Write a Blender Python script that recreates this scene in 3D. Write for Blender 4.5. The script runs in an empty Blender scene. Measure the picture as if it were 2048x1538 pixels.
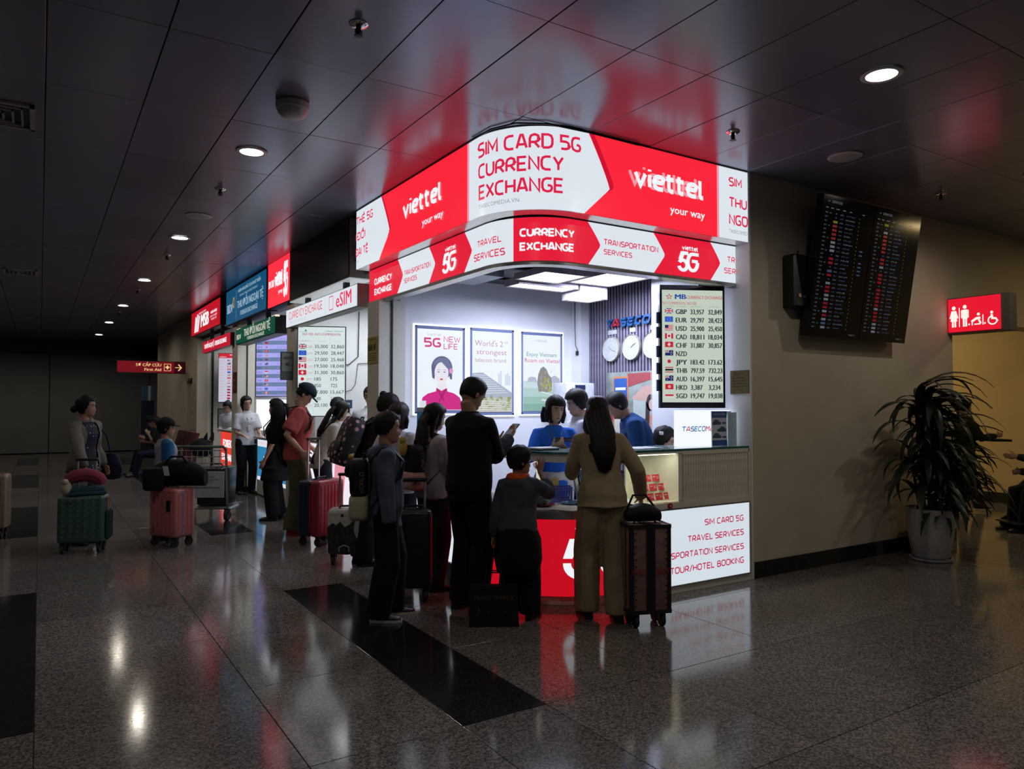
import bpy, bmesh, math, random
from mathutils import Vector, Matrix, noise
V = Vector
R = math.radians
random.seed(7)
SC = bpy.context.scene
COL = SC.collection

# ---------------------------------------------------------------- camera, world, exposure
cam_d = bpy.data.cameras.new('camera'); cam = bpy.data.objects.new('camera', cam_d); COL.objects.link(cam)
cam.location = (0, 0, 1.5)
cam.rotation_euler = (R(90 + 1.623), 0, R(-32.5))
cam_d.sensor_width = 36; cam_d.lens = 36 * 1482 / 2048; cam_d.clip_end = 200
SC.camera = cam
w = bpy.data.worlds.new('world'); SC.world = w; w.use_nodes = True
w.node_tree.nodes['Background'].inputs[0].default_value = (.62, .68, .8, 1)
w.node_tree.nodes['Background'].inputs[1].default_value = .036
SC.view_settings.view_transform = 'Standard'; SC.view_settings.look = 'None'
SC.view_settings.exposure = 0.0; SC.view_settings.gamma = 1; SC.view_settings.use_curve_mapping = False
DOWN_W = 32.0        # ceiling downlights, watts
DOWN_COL = (1, .9, .76)
WARM_W = 75.0        # warm lamps in the corridor
SIGN = 1.0           # strength of lit signs
BOOTH_W = 70.0       # luminaires over the corner kiosk
SHOP_W = 30.0        # luminaires over the other kiosks
SC.cycles.use_denoising = True
SC.cycles.max_bounces = 6; SC.cycles.diffuse_bounces = 3; SC.cycles.glossy_bounces = 3
SC.cycles.transmission_bounces = 4; SC.cycles.transparent_max_bounces = 6
SC.cycles.sample_clamp_indirect = 4; SC.cycles.caustics_reflective = False; SC.cycles.caustics_refractive = False
SC.cycles.blur_glossy = .5

# ---------------------------------------------------------------- materials
MATS = {}
def nodes(name):
    m = bpy.data.materials.new(name); m.use_nodes = True
    return m, m.node_tree, m.node_tree.nodes['Principled BSDF']
def mat(name, c, rough=.6, metal=0, spec=.5, var=.12, scale=30, bump=0, trans=0, alpha=1, emit=None, es=0):
    if name in MATS: return MATS[name]
    m, t, b = nodes(name)
    nz = t.nodes.new('ShaderNodeTexNoise'); nz.inputs['Scale'].default_value = scale; nz.inputs['Detail'].default_value = 3
    tc = t.nodes.new('ShaderNodeTexCoord'); t.links.new(tc.outputs['Object'], nz.inputs['Vector'])
    rp = t.nodes.new('ShaderNodeValToRGB')
    lo = [max(0, x * (1 - var)) for x in c[:3]]; hi = [min(1, x * (1 + var)) for x in c[:3]]
    rp.color_ramp.elements[0].position = .3; rp.color_ramp.elements[1].position = .7
    rp.color_ramp.elements[0].color = (*lo, 1); rp.color_ramp.elements[1].color = (*hi, 1)
    t.links.new(nz.outputs['Fac'], rp.inputs[0]); t.links.new(rp.outputs[0], b.inputs['Base Color'])
    b.inputs['Roughness'].default_value = rough; b.inputs['Metallic'].default_value = metal
    b.inputs['Specular IOR Level'].default_value = spec
    b.inputs['Transmission Weight'].default_value = trans; b.inputs['Alpha'].default_value = alpha
    if bump:
        bp = t.nodes.new('ShaderNodeBump'); bp.inputs['Strength'].default_value = bump; bp.inputs['Distance'].default_value = .01
        t.links.new(nz.outputs['Fac'], bp.inputs['Height']); t.links.new(bp.outputs[0], b.inputs['Normal'])
    if emit:
        b.inputs['Emission Color'].default_value = (*emit, 1); b.inputs['Emission Strength'].default_value = es
    MATS[name] = m
    return m
def glow(name, c, s=1.0, base=.05):
    """a backlit face: gives off light of its own"""
    if name in MATS: return MATS[name]
    m, t, b = nodes(name)
    nz = t.nodes.new('ShaderNodeTexNoise'); nz.inputs['Scale'].default_value = 3; nz.inputs['Detail'].default_value = 1
    rp = t.nodes.new('ShaderNodeValToRGB')
    rp.color_ramp.elements[0].color = (*[x * .96 for x in c], 1); rp.color_ramp.elements[1].color = (*c, 1)
    t.links.new(nz.outputs['Fac'], rp.inputs[0]); t.links.new(rp.outputs[0], b.inputs['Emission Color'])
    b.inputs['Base Color'].default_value = (*[x * base for x in c], 1)
    b.inputs['Emission Strength'].default_value = s; b.inputs['Roughness'].default_value = .3
    MATS[name] = m
    return m
def granite(name, dark):
    m, t, b = nodes(name)
    g = t.nodes.new('ShaderNodeNewGeometry')
    vo = t.nodes.new('ShaderNodeTexVoronoi'); vo.inputs['Scale'].default_value = 115; vo.inputs['Randomness'].default_value = 1
    nz = t.nodes.new('ShaderNodeTexNoise'); nz.inputs['Scale'].default_value = 90; nz.inputs['Detail'].default_value = 4
    big = t.nodes.new('ShaderNodeTexNoise'); big.inputs['Scale'].default_value = 1.1
    for x in (vo, nz, big): t.links.new(g.outputs['Position'], x.inputs['Vector'])
    rp = t.nodes.new('ShaderNodeValToRGB'); e = rp.color_ramp.elements
    cols = [(0, (.02, .02, .021)), (.3, (.075, .071, .068)), (.6, (.17, .157, .147)), (1, (.33, .285, .26))]
    if dark: cols = [(0, (.006, .006, .007)), (.5, (.013, .013, .014)), (.9, (.028, .026, .026)), (1, (.06, .055, .05))]
    e[0].position, e[0].color = cols[0][0], (*cols[0][1], 1); e[1].position, e[1].color = cols[-1][0], (*cols[-1][1], 1)
    for p, c in cols[1:-1]:
        k = e.new(p); k.color = (*c, 1)
    sp = t.nodes.new('ShaderNodeSeparateColor'); t.links.new(vo.outputs['Color'], sp.inputs[0])
    mx = t.nodes.new('ShaderNodeMix'); mx.inputs[0].default_value = .35
    t.links.new(sp.outputs[0], mx.inputs[2]); t.links.new(nz.outputs['Fac'], mx.inputs[3])
    t.links.new(mx.outputs[0], rp.inputs[0])
    oi = t.nodes.new('ShaderNodeObjectInfo')
    mr = t.nodes.new('ShaderNodeMapRange'); mr.inputs[3].default_value = .85; mr.inputs[4].default_value = 1.15
    t.links.new(oi.outputs['Random'], mr.inputs[0])
    mm = t.nodes.new('ShaderNodeMix'); mm.data_type = 'RGBA'; mm.blend_type = 'MULTIPLY'; mm.inputs[0].default_value = 1
    t.links.new(rp.outputs[0], mm.inputs[6]); t.links.new(mr.outputs[0], mm.inputs[7])
    t.links.new(mm.outputs[2], b.inputs['Base Color'])
    r2 = t.nodes.new('ShaderNodeMapRange'); r2.inputs[3].default_value = .07; r2.inputs[4].default_value = .16
    t.links.new(big.outputs['Fac'], r2.inputs[0]); t.links.new(r2.outputs[0], b.inputs['Roughness'])
    b.inputs['Specular IOR Level'].default_value = .5
    MATS[name] = m
    return m
def ceiling_paint():
    m, t, b = nodes('ceiling_metal')
    g = t.nodes.new('ShaderNodeNewGeometry')
    nz = t.nodes.new('ShaderNodeTexNoise'); nz.inputs['Scale'].default_value = 2.5; nz.inputs['Detail'].default_value = 5
    t.links.new(g.outputs['Position'], nz.inputs['Vector'])
    oi = t.nodes.new('ShaderNodeObjectInfo')
    r2 = t.nodes.new('ShaderNodeMapRange'); r2.inputs[3].default_value = .195; r2.inputs[4].default_value = .26
    t.links.new(nz.outputs['Fac'], r2.inputs[0]); t.links.new(r2.outputs[0], b.inputs['Roughness'])
    mr = t.nodes.new('ShaderNodeMapRange'); mr.inputs[3].default_value = .92; mr.inputs[4].default_value = 1.08
    t.links.new(oi.outputs['Random'], mr.inputs[0])
    cc = t.nodes.new('ShaderNodeMix'); cc.data_type = 'RGBA'; cc.blend_type = 'MULTIPLY'; cc.inputs[0].default_value = 1; cc.inputs[6].default_value = (.27, .275, .36, 1)
    t.links.new(mr.outputs[0], cc.inputs[7]); t.links.new(cc.outputs[2], b.inputs['Base Color'])
    b.inputs['Specular IOR Level'].default_value = .6; b.inputs['Specular Tint'].default_value = (.8, .86, 1, 1); b.inputs['Metallic'].default_value = .34
    MATS['ceiling_metal'] = m
    return m

# ---------------------------------------------------------------- mesh builder
class MB:
    def __init__(s): s.v = []; s.f = []; s.mi = []; s.m = 0
    def add(s, vs, fs):
        n = len(s.v); s.v += [tuple(x) for x in vs]
        for f in fs: s.f.append(tuple(i + n for i in f)); s.mi.append(s.m)
        return s
    def quad(s, a, b, c, d): return s.add([a, b, c, d], [(0, 1, 2, 3)])
    def hexa(s, p):      # 8 corners: bottom ring 0-3, top ring 4-7
        return s.add(p, [(3, 2, 1, 0), (4, 5, 6, 7), (0, 1, 5, 4), (1, 2, 6, 5), (2, 3, 7, 6), (3, 0, 4, 7)])
    def box(s, lo, hi, r=0, seg=1):
        a, b = V(lo), V(hi)
        if r:
            bm = bmesh.new(); bmesh.ops.create_cube(bm, size=1)
            c = (a + b) / 2; d = b - a
            for v in bm.verts: v.co = V((v.co.x * d.x, v.co.y * d.y, v.co.z * d.z)) + c
            r = min(r, min(abs(x) for x in d) * .49)
            bmesh.ops.bevel(bm, geom=list(bm.edges), offset=r, segments=seg, affect='EDGES', profile=.5)
            bm.verts.index_update()
            s.add([v.co[:] for v in bm.verts], [[v.index for v in f.verts] for f in bm.faces]); bm.free()
            return s
        return s.hexa([(a.x, a.y, a.z), (b.x, a.y, a.z), (b.x, b.y, a.z), (a.x, b.y, a.z),
                       (a.x, a.y, b.z), (b.x, a.y, b.z), (b.x, b.y, b.z), (a.x, b.y, b.z)])
    def loft(s, rings, cap=True):
        n = len(rings[0]); vs = [p for r in rings for p in r]; fs = []
        for i in range(len(rings) - 1):
            for k in range(n):
                k2 = (k + 1) % n
                fs.append((i * n + k, i * n + k2, (i + 1) * n + k2, (i + 1) * n + k))
        if cap:
            fs.append(tuple(range(n - 1, -1, -1))); fs.append(tuple((len(rings) - 1) * n + k for k in range(n)))
        return s.add(vs, fs)
    def tube(s, pts, r, n=8, flat=1, up=None):
        pts = [V(p) for p in pts]; rs = r if isinstance(r, (list, tuple)) else [r] * len(pts)
        ref = V(up) if up else None; rings = []; prev = None
        for i, p in enumerate(pts):
            d = (pts[min(i + 1, len(pts) - 1)] - pts[max(i - 1, 0)])
            d = d.normalized() if d.length > 1e-9 else V((0, 0, 1))
            if prev is None:
                a = ref if ref else (V((1, 0, 0)) if abs(d.x) < .8 else V((0, 1, 0)))
            else: a = prev
            a = a - d * a.dot(d)
            a = a.normalized() if a.length > 1e-6 else d.orthogonal().normalized()
            prev = a; b = d.cross(a)
            rings.append([p + a * rs[i] * math.cos(2 * math.pi * k / n) + b * rs[i] * flat * math.sin(2 * math.pi * k / n) for k in range(n)])
        return s.loft(rings)
    def lathe(s, prof, c=(0, 0, 0), n=20, cap=True):
        c = V(c)
        return s.loft([[c + V((r * math.cos(2 * math.pi * k / n), r * math.sin(2 * math.pi * k / n), z)) for k in range(n)] for r, z in prof], cap)
    def ball(s, c, r, n=12, m=8):
        r = V(r) if not isinstance(r, (int, float)) else V((r, r, r)); c = V(c)
        return s.loft([[c + V((r.x * math.sin(math.pi * (i + .02) / (m + .04)) * math.cos(2 * math.pi * k / n), r.y * math.sin(math.pi * (i + .02) / (m + .04)) * math.sin(2 * math.pi * k / n), -r.z * math.cos(math.pi * (i + .02) / (m + .04)))) for k in range(n)] for i in range(m + 1)])
    def prism(s, poly, d):
        n = len(poly); d = V(d); p = [V(x) for x in poly]
        fs = [tuple(range(n)), tuple(range(2 * n - 1, n - 1, -1))] + [((i + 1) % n, i, n + i, n + (i + 1) % n) for i in range(n)]
        return s.add(p + [x + d for x in p], fs)
    def poly(s, pts): return s.add(pts, [tuple(range(len(pts)))])
XF = {}
def mesh_of(mb, mats, loc=V((0, 0, 0)), rz=0, smooth=False, sharp=40, name='m'):
    me = bpy.data.meshes.new(name)
    vs = mb.v
    if loc.length or rz:
        M = Matrix.Rotation(-rz, 3, 'Z'); vs = [M @ (V(x) - loc) for x in vs]
    me.from_pydata([tuple(x) for x in vs], [], mb.f)
    for m in (mats if isinstance(mats, (list, tuple)) else [mats]): me.materials.append(m)
    if len(me.materials) > 1: me.polygons.foreach_set('material_index', mb.mi)
    bm = bmesh.new(); bm.from_mesh(me); bmesh.ops.recalc_face_normals(bm, faces=bm.faces); bm.to_mesh(me); bm.free()
    if smooth:
        me.polygons.foreach_set('use_smooth', [True] * len(me.polygons)); me.set_sharp_from_angle(angle=R(sharp))
    me.update()
    return me
def obj(name, mb, mats, parent=None, world=True, smooth=False, sharp=40, label=None, loc=None):
    """link a mesh as one object; world=True: the coordinates are the room's, else the parent's own"""
    l, rz = XF.get(parent.name, (V((0, 0, 0)), 0)) if parent else (V((0, 0, 0)), 0)
    if loc is not None: l = V(loc); rz = 0
    me = mesh_of(mb, mats, l if world else V((0, 0, 0)), rz if world else 0, smooth, sharp, name)
    o = bpy.data.objects.new(name, me); COL.objects.link(o)
    if parent: o.parent = parent; XF[o.name] = (l, rz)
    elif loc is not None: o.location = l
    if label: o['label'] = label
    if parent and (name in ('flight_rows', 'flag_print', 'grid_lines') or (name == 'lettering' and len(mb.f) > 700)): o['kind'] = 'stuff'   # flat print
    return o
def tag(o, label, cat, group=None):
    o['label'] = label; o['category'] = cat
    if group: o['group'] = group
    return o
def thing(name, label, cat, loc=(0, 0, 0), heading=0, group=None):
    o = bpy.data.objects.new(name, None); COL.objects.link(o); o.empty_display_size = .1
    o.location = loc; o.rotation_euler = (0, 0, R(-heading)); XF[o.name] = (V(loc), R(-heading))
    return tag(o, label, cat, group)
def struct(name, mb, mats, parent=None, **k):
    o = obj(name, mb, mats, parent, **k)
    if not parent: o['kind'] = 'structure'
    return o

# ---------------------------------------------------------------- lettering
_tc = bpy.data.curves.new('type', 'FONT'); _to = bpy.data.objects.new('type', _tc)
_tcache = {}
def glyphs(st, bold, sp):
    k = (st, bold, sp)
    if k not in _tcache:
        _tc.body = st; _tc.size = 1; _tc.resolution_u = 2; _tc.offset = bold; _tc.space_character = sp
        m = _to.to_mesh()
        _tcache[k] = ([v.co[:2] for v in m.vertices], [tuple(p.vertices) for p in m.polygons])
        _to.to_mesh_clear()
    return _tcache[k]
CAP = .682
def text(mb, st, o, u, v, h, w=None, al='L', bold=0, shear=0, xs=1, mp=None, sp=1):
    """flat lettering: o baseline start, u / v directions, h cap height, w total width; mp maps (a, b) to a point"""
    vs, fs = glyphs(st, 0, sp)
    if not vs: return
    x0 = min(a for a, b in vs); x1 = max(a for a, b in vs); fy = h / CAP
    fx = w / (x1 - x0) if w else fy * xs
    off = {'L': 0, 'C': -.5, 'R': -1}[al] * (x1 - x0) * fx
    pts = []
    for dx in ((-bold, 0, bold) if bold else (0,)):
        pts = []
        for a, b in vs:
            A = (a - x0 + dx) * fx + off + b * fy * shear; B = b * fy
            pts.append(mp(A, B) if mp else V(o) + V(u) * A + V(v) * B)
        mb.add(pts, fs)
# a square techno alphabet drawn with strokes: (points, rounded corners?) on a cell one unit high
_G = {'A': (.84, [([(0, 0), (.33, 1), (.51, 1), (.84, 0)], 0), ([(.12, .28), (.72, .28)], 0)]), 'B': (.78, [([(0, 0), (0, 1), (.7, 1), (.7, .52), (0, .52)], 1), ([(0, .52), (.78, .52), (.78, 0), (0, 0)], 1)]),
 'C': (.78, [([(.78, 1), (0, 1), (0, 0), (.78, 0)], 1)]), 'D': (.82, [([(0, 0), (0, 1), (.82, 1), (.82, 0), (0, 0)], 2)]), 'E': (.72, [([(.72, 1), (0, 1), (0, 0), (.72, 0)], 2), ([(0, .5), (.64, .5)], 0)]),
 'G': (.82, [([(.8, 1), (0, 1), (0, 0), (.82, 0), (.82, .46), (.45, .46)], 1)]), 'H': (.78, [([(0, 0), (0, 1)], 0), ([(.78, 0), (.78, 1)], 0), ([(0, .5), (.78, .5)], 0)]), 'I': (.0, [([(0, 0), (0, 1)], 0)]),
 'K': (.76, [([(0, 0), (0, 1)], 0), ([(.72, 1), (.08, .5), (.76, 0)], 0)]), 'L': (.66, [([(0, 1), (0, 0), (.66, 0)], 2)]), 'M': (.92, [([(0, 0), (0, 1), (.46, .3), (.92, 1), (.92, 0)], 0)]),
 'N': (.78, [([(0, 0), (0, 1), (.78, 0), (.78, 1)], 0)]), 'O': (.84, [([(.42, 1), (0, 1), (0, 0), (.84, 0), (.84, 1), (.42, 1)], 1)]), 'P': (.76, [([(0, 0), (0, 1), (.76, 1), (.76, .4), (0, .4)], 1)]),
 'R': (.78, [([(0, 0), (0, 1), (.76, 1), (.76, .42), (0, .42)], 1), ([(.38, .42), (.78, 0)], 0)]), 'S': (.76, [([(.74, 1), (0, 1), (0, .52), (.76, .52), (.76, 0), (0, 0)], 1)]), 'T': (.8, [([(0, 1), (.8, 1)], 0), ([(.4, 1), (.4, 0)], 0)]),
 'U': (.8, [([(0, 1), (0, 0), (.8, 0), (.8, 1)], 1)]), 'V': (.84, [([(0, 1), (.42, 0), (.84, 1)], 0)]), 'X': (.8, [([(0, 0), (.8, 1)], 0), ([(0, 1), (.8, 0)], 0)]), 'Y': (.82, [([(0, 1), (.41, .45), (.82, 1)], 0), ([(.41, .45), (.41, 0)], 0)]),
 '5': (.74, [([(.72, 1), (0, 1), (0, .56), (.74, .56), (.74, 0), (0, 0)], 2)]), 'W': (1.1, [([(0, 1), (.27, 0), (.55, .8), (.83, 0), (1.1, 1)], 0)]), 'F': (.7, [([(0, 0), (0, 1), (.7, 1)], 2), ([(0, .5), (.6, .5)], 0)]), '/': (.5, [([(0, -.1), (.5, 1.1)], 0)]), ' ': (.22, []),
 'v': (.62, [([(0, .72), (.31, 0), (.62, .72)], 0)]), 'i': (.0, [([(0, 0), (0, .72)], 0), ([(0, .93), (0, 1.05)], 0)]), 'e': (.6, [([(.0, .38), (.6, .38), (.6, .72), (0, .72), (0, 0), (.58, 0)], 1)]), 't': (.4, [([(.1, 1), (.1, 0), (.4, 0)], 1), ([(-.08, .72), (.42, .72)], 0)]), 'l': (.22, [([(0, 1.05), (0, 0), (.22, 0)], 1)])}
_G['\u0110'] = (_G['D'][0], _G['D'][1] + [([(-.14, .5), (.3, .5)], 0)])
_G['\u1eba'] = (_G['E'][0], _G['E'][1] + [([(.3, 1.3), (.46, 1.3), (.46, 1.18), (.36, 1.12)], 0)])
_G['\u1ed4'] = (_G['O'][0], _G['O'][1] + [([(.2, 1.14), (.42, 1.28), (.64, 1.14)], 0), ([(.42, 1.36), (.56, 1.4), (.5, 1.5)], 0)])
_G['\u1ea0'] = (_G['A'][0], _G['A'][1] + [([(.36, -.22), (.48, -.22)], 0)])
_G['\u1ec6'] = (_G['E'][0], _G['E'][1] + [([(.14, 1.14), (.36, 1.28), (.58, 1.14)], 0), ([(.3, -.22), (.42, -.22)], 0)])
def tech(mb, st, mp, h, wd=None, wt=.165, gap=.27, al='L', ital=0):
    """techno lettering; mp(a, b) maps baseline coordinates to the face"""
    tot = sum(_G[c][0] + gap for c in st) - gap
    fx = (wd - wt * h) / max(tot, .2) if wd else h; x = wt * h / 2 + {'L': 0, 'C': -.5, 'R': -1}[al] * (wd or tot * h + wt * h)
    hh = h * (1 - wt)
    for c in st:
        cw, strokes = _G[c]
        for pts, rnd in strokes:
            q = []
            for i, p in enumerate(pts):
                a = V((x + p[0] * fx, p[1] * hh + wt * h / 2))
                if rnd and 0 < i < len(pts) - 1 and not (rnd == 2 and p[0] == 0):
                    b0 = V((x + pts[i - 1][0] * fx, pts[i - 1][1] * hh + wt * h / 2)); b1 = V((x + pts[i + 1][0] * fx, pts[i + 1][1] * hh + wt * h / 2))
                    rr = min(.26 * h, (b0 - a).length * .5, (b1 - a).length * .5)
                    d0 = (b0 - a).normalized() * rr; d1 = (b1 - a).normalized() * rr
                    q += [a + d0, a + d0 * .29 + d1 * .29 - (d0 + d1) * .0, a + d1]
                else: q.append(a)
            t = wt * h / 2; Ls, Rs = [], []
            for i, a in enumerate(q):
                d0 = (a - q[i - 1]).normalized() if i else (q[1] - a).normalized()
                d1 = (q[i + 1] - a).normalized() if i < len(q) - 1 else d0
                n0 = V((-d0.y, d0.x)); n1 = V((-d1.y, d1.x)); n = n0 + n1
                n = n0 if n.length < .3 else n.normalized(); k = t / max(.55, n.dot(n0))
                e = V((0, 0))
                Ls.append(a + n * k); Rs.append(a - n * k)
            vs = [mp(p.x + p.y * ital, p.y) for pr in zip(Ls, Rs) for p in pr]
            mb.add(vs, [(2 * i, 2 * i + 1, 2 * i + 3, 2 * i + 2) for i in range(len(q) - 1)])
        x += (cw + gap) * fx
class Face:
    """a flat rectangle in the room: origin at its lower left corner, a across, b up, n out of it"""
    def __init__(s, o, u, v=(0, 0, 1)):
        s.o = V(o); s.u = V(u).normalized(); s.v = V(v).normalized(); s.n = s.u.cross(s.v)
    def p(s, a, b, off=0): return s.o + s.u * a + s.v * b + s.n * off
    def rect(s, mb, a0, b0, a1, b1, off=.002): mb.quad(s.p(a0, b0, off), s.p(a1, b0, off), s.p(a1, b1, off), s.p(a0, b1, off))
    def slab(s, mb, a0, b0, a1, b1, o0, o1):
        mb.hexa([s.p(a0, b0, o0), s.p(a1, b0, o0), s.p(a1, b0, o1), s.p(a0, b0, o1), s.p(a0, b1, o0), s.p(a1, b1, o0), s.p(a1, b1, o1), s.p(a0, b1, o1)])
    def poly(s, mb, pts, off=.002): mb.poly([s.p(a, b, off) for a, b in pts])
    def disc(s, mb, a, b, ra, rb=None, off=.002, n=20): s.poly(mb, [(a + ra * math.cos(2 * math.pi * k / n), b + (rb or ra) * math.sin(2 * math.pi * k / n)) for k in range(n)], off)
    def tech(s, mb, st, a, b, h, w=None, off=.003, **k): tech(mb, st, lambda p, q: s.p(a + p, b + q, off), h, w, **k)
    def text(s, mb, st, a, b, h, w=None, al='L', off=.003, **k): text(mb, st, s.p(a, b, off), s.u, s.v, h, w, al, **k)
def lamp(name, kind, loc, energy, col=(1, 1, 1), size=.1, rot=(0, 0, 0), spot=None, sy=None, parent=None):
    d = bpy.data.lights.new(name, kind); d.energy = energy; d.color = col
    if kind == 'AREA':
        d.size = size
        if sy: d.shape = 'RECTANGLE'; d.size_y = sy
    else: d.shadow_soft_size = size
    if spot: d.spot_size = R(spot); d.spot_blend = .5
    o = bpy.data.objects.new(name, d); COL.objects.link(o)
    l, rz = XF.get(parent.name, (V((0, 0, 0)), 0)) if parent else (V((0, 0, 0)), 0)
    o.location = Matrix.Rotation(-rz, 3, 'Z') @ (V(loc) - l); o.rotation_euler = rot
    if parent: o.parent = parent
    return o

GR = granite('granite_floor', False); GRD = granite('granite_dark', True); CEIL = ceiling_paint()
BLACK = mat('black_plastic', (.006, .007, .009), .45); DARK = mat('dark_metal', (.03, .032, .035), .4, .6)
STEEL = mat('brushed_steel', (.55, .54, .52), .32, .9); CHROME = mat('chrome', (.7, .7, .72), .12, 1)
BEIGE = mat('beige_wall_paint', (.56, .49, .38), .62, var=.05, scale=4); CREAM = mat('cream_laminate', (.74, .71, .61), .4, var=.04)
WHITE = mat('white_paint', (.78, .79, .82), .5, var=.03, scale=6); GREYW = mat('grey_wall_panel', (.22, .22, .22), .6, var=.05, scale=3)
WGLOW = glow('white_sign_glow', (.73, .79, .86), SIGN); RGLOW = glow('red_sign_glow', (1, .02, .045), SIGN)
DRGLOW = glow('deep_red_sign_glow', (.62, .006, .03), SIGN); LETR = glow('red_lettering_glow', (.72, .018, .07), SIGN)
LETP = glow('crimson_lettering_glow', (.50, .012, .075), SIGN); LETW = glow('white_lettering_glow', (.88, .92, .96), SIGN)
LETG = glow('grey_lettering_glow', (.28, .31, .36), SIGN); PINKG = glow('pale_red_glow', (.9, .32, .38), SIGN)
GLASS = mat('clear_glass', (.85, .95, .93), .03, trans=1, var=0); GLASS.node_tree.nodes['Principled BSDF'].inputs['IOR'].default_value = 1.12
GREENGLASS = mat('green_glass_edge', (.03, .16, .15), .1, var=.05)
# ---------------------------------------------------------------- floor, ceiling, walls
def in_view(p, m=0):
    q = V(p) - V((0, 0, 1.5)); d = q.x * .5373 + q.y * .8434
    return d > .3 and abs(q.x * .8434 - q.y * .5373) / d < .70 + m and abs(q.z) / d < .56 + m
fl = struct('floor', MB().box((-8, -4, -.08), (14, 28, -.006)), mat('joint_filler', (.008, .008, .008), .8))
FX = [-8, -7.33, -6.35, -5.38, -4.4, -3.42, -2.45, -1.465, -.48, 0, .967, 1.69, 2.17, 2.955, 3.93, 4.87, 5.85, 6.83, 7.81, 8.79, 9.77, 10.75, 11.73, 12.71, 13.69]
FY = [.07 + 1.005 * k for k in range(-4, 28)]
cells = []
for i in range(len(FX) - 1):
    for j in range(len(FY) - 1):
        x0, x1, y0, y1 = FX[i], FX[i + 1], FY[j], FY[j + 1]
        dk = (abs(x0 + .48) < .01 and (y0 + y1) / 2 > 4.1 and int(((y0 + y1) / 2 - 4.1) // 3) % 2 == 0) or \
             (abs(x0 - 1.69) < .01 and (y0 + y1) / 2 > 3 and int(((y0 + y1) / 2 - 3.05) // 3) % 2 == 0)
        vis = any(in_view((x, y, 0), .03) for x in (x0, (x0 + x1) / 2, x1) for y in (y0, (y0 + y1) / 2, y1))
        if x0 > 3.9 and y0 > 4.4 and x0 < 8.6: vis = False
        if x0 > 3.3 and y0 > 7: vis = False
        cells.append((0 if vis else 1, math.hypot((x0 + x1) / 2, (y0 + y1) / 2), x0, x1, y0, y1, dk))
cells.sort()
rest = {False: MB(), True: MB()}; tiles = {}; nt = 0
for hid, d, x0, x1, y0, y1, dk in cells:
    if hid or nt >= 295 or d > 24:
        rest[dk].box((x0 + .002, y0 + .002, -.02), (x1 - .002, y1 - .002, 0)); continue
    k = (round(x1 - x0, 3), dk); nt += 1
    if k not in tiles:
        tiles[k] = mesh_of(MB().box((.0018, .0018, -.02), (x1 - x0 - .0018, y1 - y0 - .0018, 0), .0012), GRD if dk else GR, name='floor_tile')
    o = bpy.data.objects.new('floor_tile', tiles[k]); COL.objects.link(o); o.location = (x0, y0, 0); o.parent = fl
for dk in rest:
    o = obj('floor_tile_field', rest[dk], GRD if dk else GR, fl); o['kind'] = 'stuff'
HC = 3.55
ce = struct('ceiling', MB().box((-8, -4, HC + .012), (14, 28, HC + .2)), mat('ceiling_void', (.012, .012, .013), .9))
CX = [0, .563, 1.126, 1.692, 2.262, 2.86, 3.46, 4.04, 4.63, 5.19, 5.76]
CX = [-.575 * k for k in range(13, 0, -1)] + CX + [5.76 + .575 * k for k in range(1, 14)]
CY = [-3.805 + 1.165 * k for k in range(0, 28)]
DL = [(1.41, y) for y in (-1.14, 2.49, 6.12, 9.75, 13.38, 17.03, 20.7, 24.4)] + [(4.36, 2.59), (4.36, -1.1), (7.32, -1.0), (7.42, 2.98)] + [(-1.54, y) for y in (2.49, 6.12, 9.75, 13.38, 17.03, 20.7, 24.4)]  # last row is unseen, added to brighten the far floor and walls
cells = []
for i in range(len(CX) - 1):
    for j in range(len(CY) - 1):
        x0, x1, y0, y1 = CX[i], CX[i + 1], CY[j], CY[j + 1]
        vis = any(in_view((x, y, HC), .02) for x in (x0, (x0 + x1) / 2, x1) for y in (y0, (y0 + y1) / 2, y1))
        if x0 > 3 and y0 > 4.4 and y0 < 27 and x0 < 8.6 : vis = False
        if x0 > 2.9 and y0 > 7: vis = False
        cells.append((0 if vis else 1, math.hypot((x0 + x1) / 2, (y0 + y1) / 2), x0, x1, y0, y1))
cells.sort(); cm = MB(); panels = {}; nt = 0
for hid, d, x0, x1, y0, y1 in cells:
    if hid or nt >= 295:
        cm.box((x0 + .003, y0 + .002, HC), (x1 - .003, y1 - .002, HC + .01)); continue
    k = round(x1 - x0, 3); nt += 1
    if k not in panels:
        panels[k] = mesh_of(MB().box((.0035, .0018, 0), (x1 - x0 - .0035, y1 - y0 - .0018, .01), .0015), CEIL, name='ceiling_panel')
    o = bpy.data.objects.new('ceiling_panel', panels[k]); COL.objects.link(o); o.parent = ce
    o.location = (x0, y0, HC + random.uniform(0, .002)); o.rotation_euler = (random.uniform(-.001, .001), random.uniform(-.0015, .0015), 0)
o = obj('ceiling_panel_field', cm, CEIL, ce); o['kind'] = 'stuff'

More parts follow.
